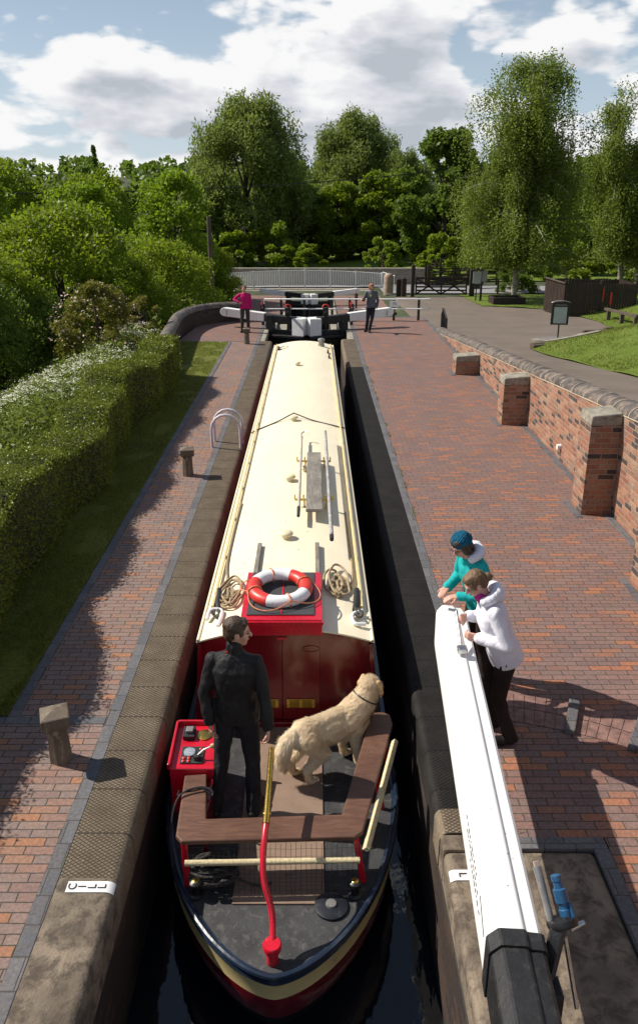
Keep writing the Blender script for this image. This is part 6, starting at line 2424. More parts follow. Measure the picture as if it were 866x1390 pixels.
# grass blades on the verge and the right lawn
def blades(name, x, y, z, h, w, mat, rng):
    n = len(x)
    a = rng.uniform(0, 2 * PI, n)
    ln = rng.normal(size=(n, 2)) * 0.5
    hh = h * rng.uniform(0.5, 1.4, n)
    v = np.empty((n, 3, 3))
    v[:, 0] = np.stack([x - np.cos(a) * w, y - np.sin(a) * w, z], 1)
    v[:, 1] = np.stack([x + np.cos(a) * w, y + np.sin(a) * w, z], 1)
    v[:, 2] = np.stack([x + ln[:, 0] * hh, y + ln[:, 1] * hh, z + hh], 1)
    me = bpy.data.meshes.new(name)
    me.vertices.add(n * 3)
    me.vertices.foreach_set('co', v.reshape(-1).astype(np.float32))
    me.loops.add(n * 3)
    me.loops.foreach_set('vertex_index', np.arange(n * 3, dtype=np.int32))
    me.polygons.add(n)
    me.polygons.foreach_set('loop_start', np.arange(0, n * 3, 3, dtype=np.int32))
    me.polygons.foreach_set('loop_total', np.full(n, 3, dtype=np.int32))
    me.update(calc_edges=True)
    me.materials.append(mat)
    o = link(bpy.data.objects.new(name, me))
    props(o, kind='stuff')
    return o


rng = np.random.default_rng(91)
n = 60000
yb = 5.98 + 19.66 * rng.uniform(0, 1, n) ** 1.5
xb = rng.uniform(-4.5, -2.72, n)
keep = np.array([noise.noise(Vector((x * 2.2, y * 1.6, 2.0))) for x, y in zip(xb, yb)]) > -0.28
xb, yb = xb[keep], yb[keep]
blades('verge_grass', xb, yb, np.full(len(xb), 0.010), 0.040, 0.006, M['leaf_grass'], rng)
n = 70000
yb = rng.uniform(12, 45, n)
eb = np.array([lawn_edge(y) for y in yb])
xb = eb + rng.uniform(0, 1, n) ** 1.2 * 12
zb = np.array([H(x, y) for x, y in zip(xb, yb)])
blades('lawn_grass', xb, yb, zb + 0.05, 0.06, 0.012, M['leaf_grass'], rng)
# weeds in the paving joints on the right
n = 900
yb = rng.uniform(4.6, 22, n)
xb = STRIP_R + 0.125 + rng.normal(size=n) * 0.012
keep = np.array([noise.noise(Vector((0, y * 1.7, 5.0))) for y in yb]) > 0.1
blades('joint_weeds', xb[keep], yb[keep], np.full(keep.sum(), 0.002), 0.03, 0.006, M['leaf_grass'], rng)
# ------------------------------------------------------------------ people and the dog
M['skin'] = pmat('fair_skin', (0.52, 0.29, 0.20), 0.5, var=0.08, vs=14, bump=0.05, bs=200)
M['skin_pink'] = pmat('rosy_skin', (0.56, 0.30, 0.225), 0.5, var=0.08, vs=14, bump=0.05, bs=200)
M['eye'] = pmat('eye', (0.06, 0.045, 0.035), 0.2, var=0.2, vs=90)
M['lip'] = pmat('lips', (0.40, 0.13, 0.11), 0.45, var=0.1, vs=60)


def cloth(name, col, rough=0.85, var=0.12, bs=260, bump=0.25, fold=0.35):
    t = NT(name)
    v = t.obj()
    n1 = t.noise(v, 6, 5)
    c = t.mix(t.ss(n1, 0.3, 0.7), shade(col, 1 - var), shade(col, 1 + var))
    f = t.noise(t.scaled(v, (1, 1, 0.45)), 11, 4, 0.5, 1.0)
    w = t.noise(v, bs, 3)
    h = t.m('ADD', t.m('MULTIPLY', f, 1.0), t.m('MULTIPLY', w, 0.12))
    return t.pbr(c, rough, 0, t.bump(h, fold, 0.03), 0.25)


def hairmat(name, c1, c2):
    t = NT(name)
    v = t.scaled(t.obj(), (1, 1, 0.25))
    n = t.noise(v, 90, 4, 0.6, 0.5)
    c = t.mix(t.ss(n, 0.3, 0.7), c1, c2)
    return t.pbr(c, 0.5, 0, t.bump(n, 0.7, 0.01), 0.4)


def cap(mb, p0, r0, p1, r1, seg=14):
    """tapered capsule"""
    p0, p1 = Vector(p0), Vector(p1)
    d = p1 - p0
    L = d.length
    if L < 1e-6:
        d, L = Vector((0, 0, 1)), 1e-6
    Mx = (d / L).to_track_quat('Z', 'Y').to_matrix()
    prof = []
    for k in range(6):
        a = -PI / 2 + PI / 2 * k / 5
        prof.append((max(r0 * math.cos(a), 1e-4), r0 * math.sin(a)))
    for k in range(6):
        a = PI / 2 * k / 5
        prof.append((max(r1 * math.cos(a), 1e-4), L + r1 * math.sin(a)))
    mb.lathe(prof, p0, seg, Mx)


def chain(mb, pts, rs, seg=14):
    for (p, q), (a, b) in zip(zip(pts, pts[1:]), zip(rs, rs[1:])):
        cap(mb, p, a, q, b, seg)


def blob(mb, name, mat, parent, voxel=0.008, it=6, amp=0.0, fs=(9, 9, 4), fine=0.0):
    """one continuous surface round all the shapes in mb"""
    me = bpy.data.meshes.new('tmp')
    me.from_pydata(mb.v, [], mb.f)
    bm = bmesh.new()
    bm.from_mesh(me)
    bmesh.ops.recalc_face_normals(bm, faces=bm.faces)
    bm.to_mesh(me)
    bm.free()
    tmp = link(bpy.data.objects.new('tmp', me))
    m = tmp.modifiers.new('r', 'REMESH')
    m.mode = 'VOXEL'
    m.voxel_size = voxel
    m = tmp.modifiers.new('s', 'SMOOTH')
    m.factor = 0.5
    m.iterations = it
    dg = bpy.context.evaluated_depsgraph_get()
    out = bpy.data.meshes.new_from_object(tmp.evaluated_get(dg))
    bpy.data.objects.remove(tmp)
    out.name = name
    if amp or fine:
        nrm = [v.normal.copy() for v in out.vertices]
        for v, n in zip(out.vertices, nrm):
            c = v.co
            d = 0.0
            if amp:
                d += amp * noise.noise(Vector((c.x * fs[0], c.y * fs[1], c.z * fs[2])))
                d += amp * 0.5 * noise.noise(Vector((c.x * fs[0] * 2.3 + 5, c.y * fs[1] * 2.3, c.z * fs[2] * 2.6)))
            if fine:
                d += fine * noise.noise(c * 70)
            v.co = c + n * d
    out.materials.clear()
    out.materials.append(mat)
    out.polygons.foreach_set('use_smooth', [True] * len(out.polygons))
    o = link(bpy.data.objects.new(name, out))
    o.parent = parent
    ORG[o.name] = Vector((0, 0, 0))
    return o


def hand(mb, W, D, pn, thumb_side, curl=0.5, s=1.0):
    """palm, four bent fingers and a thumb; D points to the fingers, pn is the palm side"""
    W, D, pn = Vector(W), Vector(D).normalized(), Vector(pn)
    pn = (pn - D * pn.dot(D)).normalized()
    A = D.cross(pn).normalized() * thumb_side
    for k in (-0.026, -0.009, 0.009, 0.026):
        cap(mb, W + A * k * 0.7 * s, 0.017 * s, W + D * 0.082 * s + A * k * s, 0.0125 * s, 8)
    for k, ln, w in ((0.029, 0.072, 0.0092), (0.0095, 0.081, 0.0095), (-0.0095, 0.075, 0.009), (-0.028, 0.060, 0.0082)):
        p = W + D * 0.085 * s + A * k * s
        ang = 0.25 + curl * 0.5
        for f, q in ((0.42, 1.0), (0.33, 0.92), (0.25, 0.82)):
            d = D * math.cos(ang) + pn * math.sin(ang)
            e = p + d * ln * f * s
            cap(mb, p, w * q * s, e, w * q * 0.93 * s, 8)
            p = e
            ang += curl
    p = W + D * 0.022 * s + A * 0.026 * s
    d = (D * 0.7 + A * 0.62 + pn * 0.35).normalized()
    e = p + d * 0.046 * s
    cap(mb, p, 0.0135 * s, e, 0.0108 * s, 8)
    d2 = (D * 0.85 + A * 0.15 + pn * (0.3 + curl * 0.4)).normalized()
    cap(mb, e, 0.0108 * s, e + d2 * 0.034 * s, 0.009 * s, 8)


def person(label, loc, rz, S, J, st):
    """J: joints in metres for a figure facing +Y; S: scale of head and girth"""
    vx = st.get('voxel', 0.0075)
    t = thing('person', label, 'person', loc, rz, local=True)
    V = lambda k: Vector(J[k])
    pel, chest, neck, head = V('pel'), V('chest'), V('neck'), V('head')
    up = (chest - pel).normalized()
    tw = J.get('twist', 0.0)
    fw = Vector((math.sin(-tw), math.cos(tw), 0))
    side = fw.cross(up).normalized()
    fw = up.cross(side).normalized()
    B = Matrix((side, fw, up)).transposed()
    hy, hp, hr = J.get('headrot', (0, 0, 0))
    HM = Matrix.Rotation(hy, 3, 'Z') @ Matrix.Rotation(hr, 3, 'Y') @ Matrix.Rotation(hp, 3, 'X')
    hs = S * J.get('hs', 1.0)
    hp_ = lambda x, y, z: head + HM @ (Vector((x, y, z)) * hs)

    def hell(mb, c, r):
        mb.ell(hp_(*c), tuple(q * hs for q in r), HM, 18, 12)
    # the body: one continuous skin
    mb = MB()
    hell(mb, (0, -0.012, 0.028), (0.074, 0.094, 0.086))
    hell(mb, (0, 0.022, -0.032), (0.058, 0.068, 0.078))
    hell(mb, (0, 0.058, -0.084), (0.032, 0.030, 0.028))
    for s in (-1, 1):
        hell(mb, (s * 0.036, 0.052, -0.026), (0.028, 0.030, 0.030))
        hell(mb, (s * 0.077, -0.006, -0.012), (0.011, 0.021, 0.033))
    cap(mb, hp_(0, 0.084, 0.010), 0.009 * hs, hp_(0, 0.108, -0.026), 0.0145 * hs)
    cap(mb, hp_(-0.034, 0.076, 0.024), 0.014 * hs, hp_(0.034, 0.076, 0.024), 0.014 * hs)
    hell(mb, (0, 0.086, -0.057), (0.023, 0.010, 0.010))
    cap(mb, neck - up * 0.03 * S, 0.062 * S, head + HM @ Vector((0, -0.012, -0.06)) * hs, 0.052 * S)
    g = st.get('girth', 1.0) * S
    mb.ell(chest, (0.135 * g, 0.085 * g, 0.15 * S), B)
    mb.ell(pel, (0.13 * g, 0.085 * g, 0.11 * S), B)
    cap(mb, pel, 0.09 * g, chest, 0.09 * g)
    for k in 'LR':
        sh, el, wr = V('sh' + k), V('el' + k), V('wr' + k)
        cap(mb, chest + up * 0.08 * S, 0.06 * S, sh, 0.048 * S)
        chain(mb, [sh, el, wr], [0.046 * S, 0.036 * S, 0.026 * S])
        hd = J['hand' + k]
        hand(mb, wr, hd[0], hd[1], hd[2], hd[3], S * 0.98)
        hi, kn, an = V('hip' + k), V('kn' + k), V('an' + k)
        chain(mb, [hi, kn, an], [0.07 * S, 0.046 * S, 0.034 * S])
    blob(mb, 'body', M[st.get('skin', 'skin')], t, min(vx, 0.0065) if not st.get('far') else vx, 4)
    # eyes, brows and mouth
    for s in (-1, 1):
        mb = MB()
        mb.ell(hp_(s * 0.031, 0.0795, 0.006), (0.0125 * hs, 0.009 * hs, 0.0065 * hs), HM, 12, 8)
        mb.build('eye', M['eye'], t, smooth=True)
        mb = MB()
        cap(mb, hp_(s * 0.018, 0.0895, 0.0275), 0.0045 * hs, hp_(s * 0.046, 0.0775, 0.0285), 0.0035 * hs, 8)
        mb.build('eyebrow', st['hair'], t, smooth=True)
    mb = MB()
    mb.ell(hp_(0, 0.093, -0.0575), (0.019 * hs, 0.006 * hs, 0.0065 * hs), HM, 12, 8)
    mb.build('mouth', M['lip'], t, smooth=True)
    # hair
    mb = MB()
    hk = st.get('hairkind', 'short')
    hell(mb, (0, -0.022, 0.045), (0.080, 0.093, 0.079))
    hell(mb, (0, -0.05, 0.0), (0.073, 0.058, 0.075))
    if hk == 'short':
        hell(mb, (0, 0.03, 0.078), (0.062, 0.045, 0.036))
        for s in (-1, 1):
            hell(mb, (s * 0.066, 0.022, 0.018), (0.012, 0.022, 0.03))
    if hk == 'bun':
        hell(mb, (0, 0.028, 0.073), (0.066, 0.050, 0.040))
        for s in (-1, 1):
            hell(mb, (s * 0.064, 0.020, 0.022), (0.015, 0.036, 0.04))
        hell(mb, (0, -0.115, -0.012), (0.040, 0.038, 0.040))
        hell(mb, (0.012, -0.128, -0.03), (0.028, 0.028, 0.03))
    if hk == 'bob':
        hell(mb, (0, 0.032, 0.075), (0.072, 0.05, 0.040))
        for s in (-1, 1):
            hell(mb, (s * 0.074, 0.008, -0.015), (0.024, 0.045, 0.085))
        hell(mb, (0, -0.062, -0.05), (0.075, 0.045, 0.075))
    if hk == 'curly':
        rg = random.Random(3)
        for q in range(26):
            a, e = rg.uniform(0, 2 * PI), rg.uniform(-0.5, 1.4)
            if math.sin(a) > 0.4 and e < 0.6:
                continue
            hell(mb, (0.085 * math.cos(a) * math.cos(e), 0.085 * math.sin(a) * math.cos(e) - 0.015, 0.02 + 0.085 * math.sin(e)), (0.035, 0.035, 0.035))
    if hk != 'hat':
        blob(mb, 'hair', st['hair'], t, 0.006 if not st.get('far') else 0.012, 3, 0.006, (30, 30, 12))
    # clothes
    mb = MB()
    slv = st.get('sleeve', 0.054) * S
    shm = (V('shL') + V('shR')) * 0.5
    hem = st.get('hem', 0.02)
    secs = [(pel + up * (hem - 0.085) * S, 0.170, 0.126), (pel + up * (hem - 0.08) * S, 0.180, 0.136), (pel + up * (hem + 0.02) * S, 0.178, 0.132), (pel.lerp(chest, 0.45), 0.163, 0.118),
            (chest, 0.176, 0.124), (chest.lerp(shm, 0.55), 0.176, 0.116), (shm + up * 0.006 * S, 0.140, 0.094), (shm + up * 0.044 * S, 0.096, 0.078), (neck - up * 0.02 * S, 0.070, 0.070)]
    b0 = len(mb.v)
    for c, rx, ry in secs:
        for q in range(28):
            a_ = 2 * PI * q / 28
            cx, cy = math.cos(a_), math.sin(a_)
            ex = 0.82
            mb.v.append(tuple(c + side * (rx * g * math.copysign(abs(cx) ** ex, cx)) + fw * (ry * g * math.copysign(abs(cy) ** ex, cy))))
    for i in range(len(secs) - 1):
        for q in range(28):
            mb.f.append((b0 + i * 28 + q, b0 + i * 28 + (q + 1) % 28, b0 + (i + 1) * 28 + (q + 1) % 28, b0 + (i + 1) * 28 + q))
            mb.mi.append(0)
    mb.f.append(tuple(b0 + q for q in reversed(range(28))))
    mb.f.append(tuple(b0 + (len(secs) - 1) * 28 + q for q in range(28)))
    mb.mi += [0, 0]
    for k in 'LR':
        sh, el, wr = V('sh' + k), V('el' + k), V('wr' + k)
        cap(mb, shm.lerp(sh, 0.3) + up * 0.012 * S, 0.062 * S, sh - up * 0.012 * S, 0.058 * S)
        cap(mb, pel.lerp(chest, 0.75).lerp(sh, 0.35), 0.085 * S, sh - up * 0.03 * S, 0.058 * S)
        cap(mb, chest.lerp(shm, 0.35), 0.09 * S, chest.lerp(shm, 0.6).lerp(sh, 0.75), 0.062 * S)
        chain(mb, [sh, el, el.lerp(wr, 0.94)], [0.060 * S, slv, slv * 0.84])
    cap(mb, neck - up * 0.045 * S, 0.078 * S, neck + up * (st.get('collar', 0.015) - 0.02) * S, 0.064 * S)
    top = blob(mb, st.get('topname', 'jacket'), st['top'], t, vx, 8, st.get('folds', 0.012) * S, (8, 8, 5))
    if st.get('hood'):
        mb = MB()
        for q in range(13):
            a = -0.25 * PI + 1.5 * PI * q / 12 + PI * 0.0
            aa = PI * (1.18 + 0.0) + (q - 6) / 6 * PI * 0.62 + PI * 0.32
            x = math.cos(aa) * 0.105
            y = math.sin(aa) * 0.095 - 0.03
            lift = 0.045 - 0.035 * abs(q - 6) / 6
            c = neck + B @ (Vector((x, y, lift)) * S)
            mb.ell(c, 0.048 * S)
        c = neck + B @ (Vector((0, -0.115, 0.0)) * S)
        mb.ell(c, (0.10 * S, 0.062 * S, 0.085 * S), B)
        blob(mb, 'hood', st['hood'], t, vx, 5, 0.008, (12, 12, 9))
    if st.get('scarf'):
        mb = MB()
        cap(mb, neck - up * 0.01 * S, 0.070 * S, neck + up * 0.035 * S + B @ Vector((0, 0.02, 0)), 0.064 * S)
        blob(mb, 'collar', st['scarf'], t, vx, 3)
    mb = MB()
    mb.ell(pel - up * 0.03 * S, (0.140 * S, 0.098 * S, 0.095 * S), B)
    for k in 'LR':
        hi, kn, an = V('hip' + k), V('kn' + k), V('an' + k)
        cap(mb, pel, 0.095 * S, hi - Vector((0, 0, 0.04)), 0.090 * S)
        chain(mb, [hi, kn, an + Vector((0, 0, -0.02))], [0.094 * g, 0.066 * S, 0.058 * S])
    blob(mb, 'trousers', st['trousers'], t, vx, 5, 0.010, (10, 10, 5))
    for k in 'LR':
        an = V('an' + k)
        to = Vector(J['to' + k])
        mb = MB()
        cap(mb, an - Vector((0, 0, 0.02)), 0.046 * S, an.lerp(to, 0.4) - Vector((0, 0, 0.035)), 0.046 * S)
        cap(mb, an.lerp(to, 0.3) - Vector((0, 0, 0.035)), 0.047 * S, to, 0.04 * S)
        cap(mb, Vector((an.x, an.y, 0.045 * S)) - (to - an) * 0.22, 0.04 * S, Vector((an.x, an.y, 0.04 * S)), 0.042 * S)
        mbv = [(x, y, max(z, 0.0)) for x, y, z in mb.v]
        mb.v = mbv
        blob(mb, 'shoe', st['shoes'], t, vx, 3)
    return t, hp_, HM, hs, B, neck, up, chest, pel


def head_ell_mb(hp_, HM, hs):
    mb = MB()

    def add(c, r):
        mb.ell(hp_(*c), tuple(q * hs for q in r), HM, 18, 12)
    return mb, add


black_cloth = cloth('black_softshell', (0.014, 0.0135, 0.0145), 0.5, 0.3, 200, 0.2, 1.0)
black_trs = cloth('black_trousers', (0.014, 0.014, 0.017), 0.7, 0.3, 240, 0.2, 1.0)
shoe_dark = cloth('dark_shoes', (0.012, 0.010, 0.009), 0.5, 0.2)
white_fleece = cloth('white_fleece', (0.68, 0.67, 0.74), 0.9, 0.05, 300, 0.3, 0.55)
teal_fleece = cloth('teal_fleece', (0.012, 0.36, 0.36), 0.9, 0.08, 300, 0.3, 0.5)
brown_trs = cloth('dark_brown_trousers', (0.022, 0.015, 0.012), 0.85, 0.2, 240, 0.2, 0.5)

# the steerer
before_crew = set(o.name for o in scene.objects)
J = dict(pel=(0, -0.01, 1.0), chest=(0, -0.015, 1.34), neck=(0.0, 0.005, 1.575), head=(0.02, 0.03, 1.725), hs=1.06, headrot=(R(-72), R(-8), R(0)),
         shL=(-0.190, -0.01, 1.475), elL=(-0.255, -0.085, 1.18), wrL=(-0.205, -0.14, 0.92), handL=((0.05, -0.05, -1), (1, 0.1, 0), 1, 0.45),
         shR=(0.190, -0.01, 1.475), elR=(0.262, -0.09, 1.18), wrR=(0.305, -0.17, 0.92), handR=((0.0, -0.25, -1), (-1, -0.1, 0.0), -1, 0.75),
         hipL=(-0.098, -0.03, 0.94), knL=(-0.135, -0.07, 0.51), anL=(-0.175, -0.24, 0.10), toL=(-0.21, -0.07, 0.045),
         hipR=(0.098, -0.03, 0.94), knR=(0.14, -0.06, 0.51), anR=(0.165, -0.20, 0.10), toR=(0.20, -0.03, 0.045))
hm = hairmat('brown_hair', (0.030, 0.017, 0.010), (0.085, 0.05, 0.030))
steerer = person('man in black jacket and trousers standing at the tiller with head turned right', (-0.665, 5.88, DZ + 0.014), R(-6), 1.07, J,
       dict(top=black_cloth, trousers=black_trs, shoes=shoe_dark, hair=hm, hairkind='short', collar=0.045, girth=1.07, sleeve=0.056, hem=-0.01, topname='jacket'))

mb = MB()
mb.box((-0.062, -0.079, 1.572), (-0.042, -0.073, 1.592))
mb.build('collar_badge', M['buoy_red'], steerer[0])
mb = MB()
cap(mb, (-0.165, -0.095, 1.42), 0.004, (0.0, -0.128, 1.435), 0.004, 6)
cap(mb, (0.0, -0.128, 1.435), 0.004, (0.165, -0.095, 1.42), 0.004, 6)
mb.build('yoke_seam', black_trs, steerer[0], smooth=True)
ONBOARD += [o for o in scene.objects if o.name not in before_crew and o.parent is None]

# woman in white
J = dict(pel=(0, 0.0, 0.88), chest=(0, 0.11, 1.16), neck=(0, 0.185, 1.335), head=(0, 0.262, 1.455), headrot=(R(4), R(-38), R(0)),
         shL=(-0.165, 0.13, 1.275), elL=(-0.245, 0.03, 1.03), wrL=(-0.095, 0.235, 1.02), handL=((0.30, 0.9, 0.06), (0.9, -0.3, 0.0), 1, 0.85),
         shR=(0.165, 0.13, 1.275), elR=(0.22, 0.14, 1.03), wrR=(0.135, 0.27, 1.09), handR=((-0.35, 0.85, 0.0), (-0.8, -0.4, 0.0), -1, 0.85),
         hipL=(-0.088, -0.01, 0.84), knL=(-0.10, 0.03, 0.46), anL=(-0.10, -0.10, 0.09), toL=(-0.11, 0.07, 0.04),
         hipR=(0.088, -0.01, 0.84), knR=(0.10, 0.05, 0.46), anR=(0.11, 0.0, 0.09), toR=(0.12, 0.17, 0.04))
person('woman in white hooded sweatshirt with brown bun bending over the white beam', (1.555, 5.70, 0.004), R(90), 0.94, J,
       dict(top=white_fleece, trousers=brown_trs, shoes=shoe_dark, hair=hairmat('light_brown_hair', (0.085, 0.045, 0.022), (0.20, 0.12, 0.06)), hairkind='bun',
            skin='skin_pink', folds=0.005, hood=white_fleece, scarf=cloth('magenta_collar', (0.45, 0.03, 0.22)), girth=1.10, sleeve=0.062, hem=-0.035, topname='sweatshirt'))
t = thing('windlass', 'steel windlass crank held upright by the woman in white', 'windlass', (1.17, 5.65, 1.0))
MB().tube(spline([(1.175, 5.50, 0.985), (1.18, 5.62, 1.03), (1.185, 5.86, 1.13)], 5), 0.013, 10).build('shank', M['steel'], t, smooth=True)
MB().box((1.135, 5.44, 0.965), (1.215, 5.51, 1.02)).build('socket', M['steel'], t, bevel=0.012)
MB().tube([(1.185, 5.855, 1.128), (1.12, 5.87, 1.135)], 0.013, 10).build('grip', M['steel'], t, smooth=True)

# woman in teal
J = dict(pel=(0, 0.0, 0.86), chest=(0, 0.10, 1.14), neck=(0, 0.175, 1.315), head=(0, 0.250, 1.430), headrot=(R(6), R(-34), R(0)),
         shL=(-0.165, 0.12, 1.255), elL=(-0.215, 0.17, 1.0), wrL=(-0.09, 0.31, 0.975), handL=((0.25, 1, -0.12), (0.1, 0.0, -1), 1, 0.2),
         shR=(0.165, 0.12, 1.255), elR=(0.235, 0.10, 1.0), wrR=(0.06, 0.33, 0.995), handR=((-0.5, 0.8, -0.12), (0.0, 0.1, -1), -1, 0.2),
         hipL=(-0.088, -0.01, 0.82), knL=(-0.10, 0.03, 0.45), anL=(-0.10, -0.06, 0.09), toL=(-0.11, 0.10, 0.04),
         hipR=(0.088, -0.01, 0.82), knR=(0.10, 0.03, 0.45), anR=(0.11, -0.06, 0.09), toR=(0.12, 0.10, 0.04))
t, hp_, HM, hs, B, neck, up, chest, pel = person(
    'woman in teal fleece and blue knitted hat standing behind the beam end', (1.555, 6.60, 0.004), R(112), 0.93, J,
    dict(top=teal_fleece, trousers=brown_trs, shoes=shoe_dark, hair=hairmat('dark_brown_hair', (0.03, 0.018, 0.011), (0.08, 0.05, 0.03)), hairkind='bob',
         skin='skin_pink', hood=white_fleece, girth=1.04, sleeve=0.056, hem=-0.03, topname='fleece'))
mb, add = head_ell_mb(hp_, HM, hs)
add((0, -0.018, 0.052), (0.092, 0.104, 0.088))
add((0, -0.028, 0.030), (0.095, 0.106, 0.060))


def knit():
    t = NT('blue_knit')
    w = t.n('ShaderNodeTexWave')
    t.l(t.obj(), w.inputs['Vector'])
    w.inputs['Scale'].default_value = 26
    w.inputs['Distortion'].default_value = 2.5
    n = t.noise(t.obj(), 120, 4)
    c = t.mix(n, (0.006, 0.075, 0.15), (0.014, 0.15, 0.25))
    return t.pbr(c, 0.9, 0, t.bump(t.m('ADD', w.outputs['Fac'], n), 0.7, 0.02), 0.2)


blob(mb, 'knitted_hat', knit(), t, 0.0065, 3, 0.007, (38, 38, 14))
mb = MB()
for s in (-1, 1):
    c = hp_(s * 0.032, 0.100, 0.004)
    mb.tube([hp_(s * 0.032 + 0.019 * math.cos(k * PI / 6), 0.100, 0.004 + 0.014 * math.sin(k * PI / 6)) for k in range(12)], 0.0022, 5, closed=True)
    mb.tube([hp_(s * 0.051, 0.098, 0.006), hp_(s * 0.078, 0.0, 0.008)], 0.0022, 5)
mb.tube([hp_(-0.013, 0.101, 0.006), hp_(0.013, 0.101, 0.006)], 0.0022, 5)
mb.build('spectacles', M['black_rubber'], t)

# woman in pink at the far gate
J = dict(pel=(0, 0, 0.86), chest=(0, 0.0, 1.15), neck=(0, 0.01, 1.325), head=(0.01, 0.035, 1.462), headrot=(R(8), R(-6), 0),
         shL=(-0.165, 0, 1.27), elL=(-0.205, -0.02, 1.02), wrL=(-0.20, 0.05, 0.80), handL=((0, 0.1, -1), (1, 0, 0), 1, 0.4),
         shR=(0.165, 0, 1.27), elR=(0.365, -0.02, 1.10), wrR=(0.19, 0.10, 1.03), handR=((-0.8, 0.1, -0.3), (0, -1, 0), -1, 0.3),
         hipL=(-0.088, 0, 0.82), knL=(-0.10, 0.02, 0.45), anL=(-0.11, 0, 0.08), toL=(-0.13, 0.15, 0.04),
         hipR=(0.088, 0, 0.82), knR=(0.10, 0.02, 0.45), anR=(0.11, -0.02, 0.08), toR=(0.14, 0.13, 0.04))
pink = cloth('pink_fleece', (0.52, 0.012, 0.14), 0.9, 0.1)
person('woman in bright pink top with hand on hip by the left gate beam', (-2.33, 27.62, 0.004), R(180), 0.93, J,
       dict(top=pink, trousers=cloth('olive_grey_trousers', (0.052, 0.050, 0.044)), shoes=shoe_dark, hair=hairmat('auburn_hair', (0.06, 0.018, 0.010), (0.16, 0.05, 0.025)), hairkind='curly',
            far=True, voxel=0.012, girth=1.0, topname='fleece'))
# woman in grey
J = dict(pel=(0, 0, 0.90), chest=(0, 0.0, 1.20), neck=(0, 0.01, 1.385), head=(0.0, 0.035, 1.525), headrot=(R(10), R(-10), 0),
         shL=(-0.165, 0, 1.33), elL=(-0.235, -0.04, 1.08), wrL=(-0.20, 0.06, 0.86), handL=((0, 0.15, -1), (1, 0, 0), 1, 0.4),
         shR=(0.165, 0, 1.33), elR=(0.255, 0.02, 1.08), wrR=(0.30, 0.20, 1.14), handR=((0.3, 0.8, 0.1), (0, 0, -1), -1, 0.4),
         hipL=(-0.088, 0, 0.86), knL=(-0.04, 0.05, 0.47), anL=(0.05, 0.06, 0.08), toL=(0.04, 0.22, 0.04),
         hipR=(0.088, 0, 0.86), knR=(0.10, -0.02, 0.47), anR=(0.14, -0.14, 0.08), toR=(0.20, 0.0, 0.04))
t, hp_, HM, hs, B, neck, up, chest, pel = person(
    'woman in dark grey top with ginger hair walking in front of the right beam', (1.98, 27.66, 0.004), R(180), 0.95, J,
    dict(top=cloth('charcoal_jersey', (0.10, 0.108, 0.13)), trousers=cloth('navy_jeans', (0.018, 0.020, 0.030)), shoes=shoe_dark,
         hair=hairmat('ginger_hair', (0.20, 0.07, 0.02), (0.42, 0.17, 0.06)), hairkind='bob', far=True, voxel=0.012, girth=0.96, topname='jersey'))
mb = MB().ell((0.02, 0.118, 1.24), (0.035, 0.012, 0.04))
mb.build('chest_print', pmat('yellow_green_print', (0.42, 0.50, 0.05), 0.8), t, smooth=True)


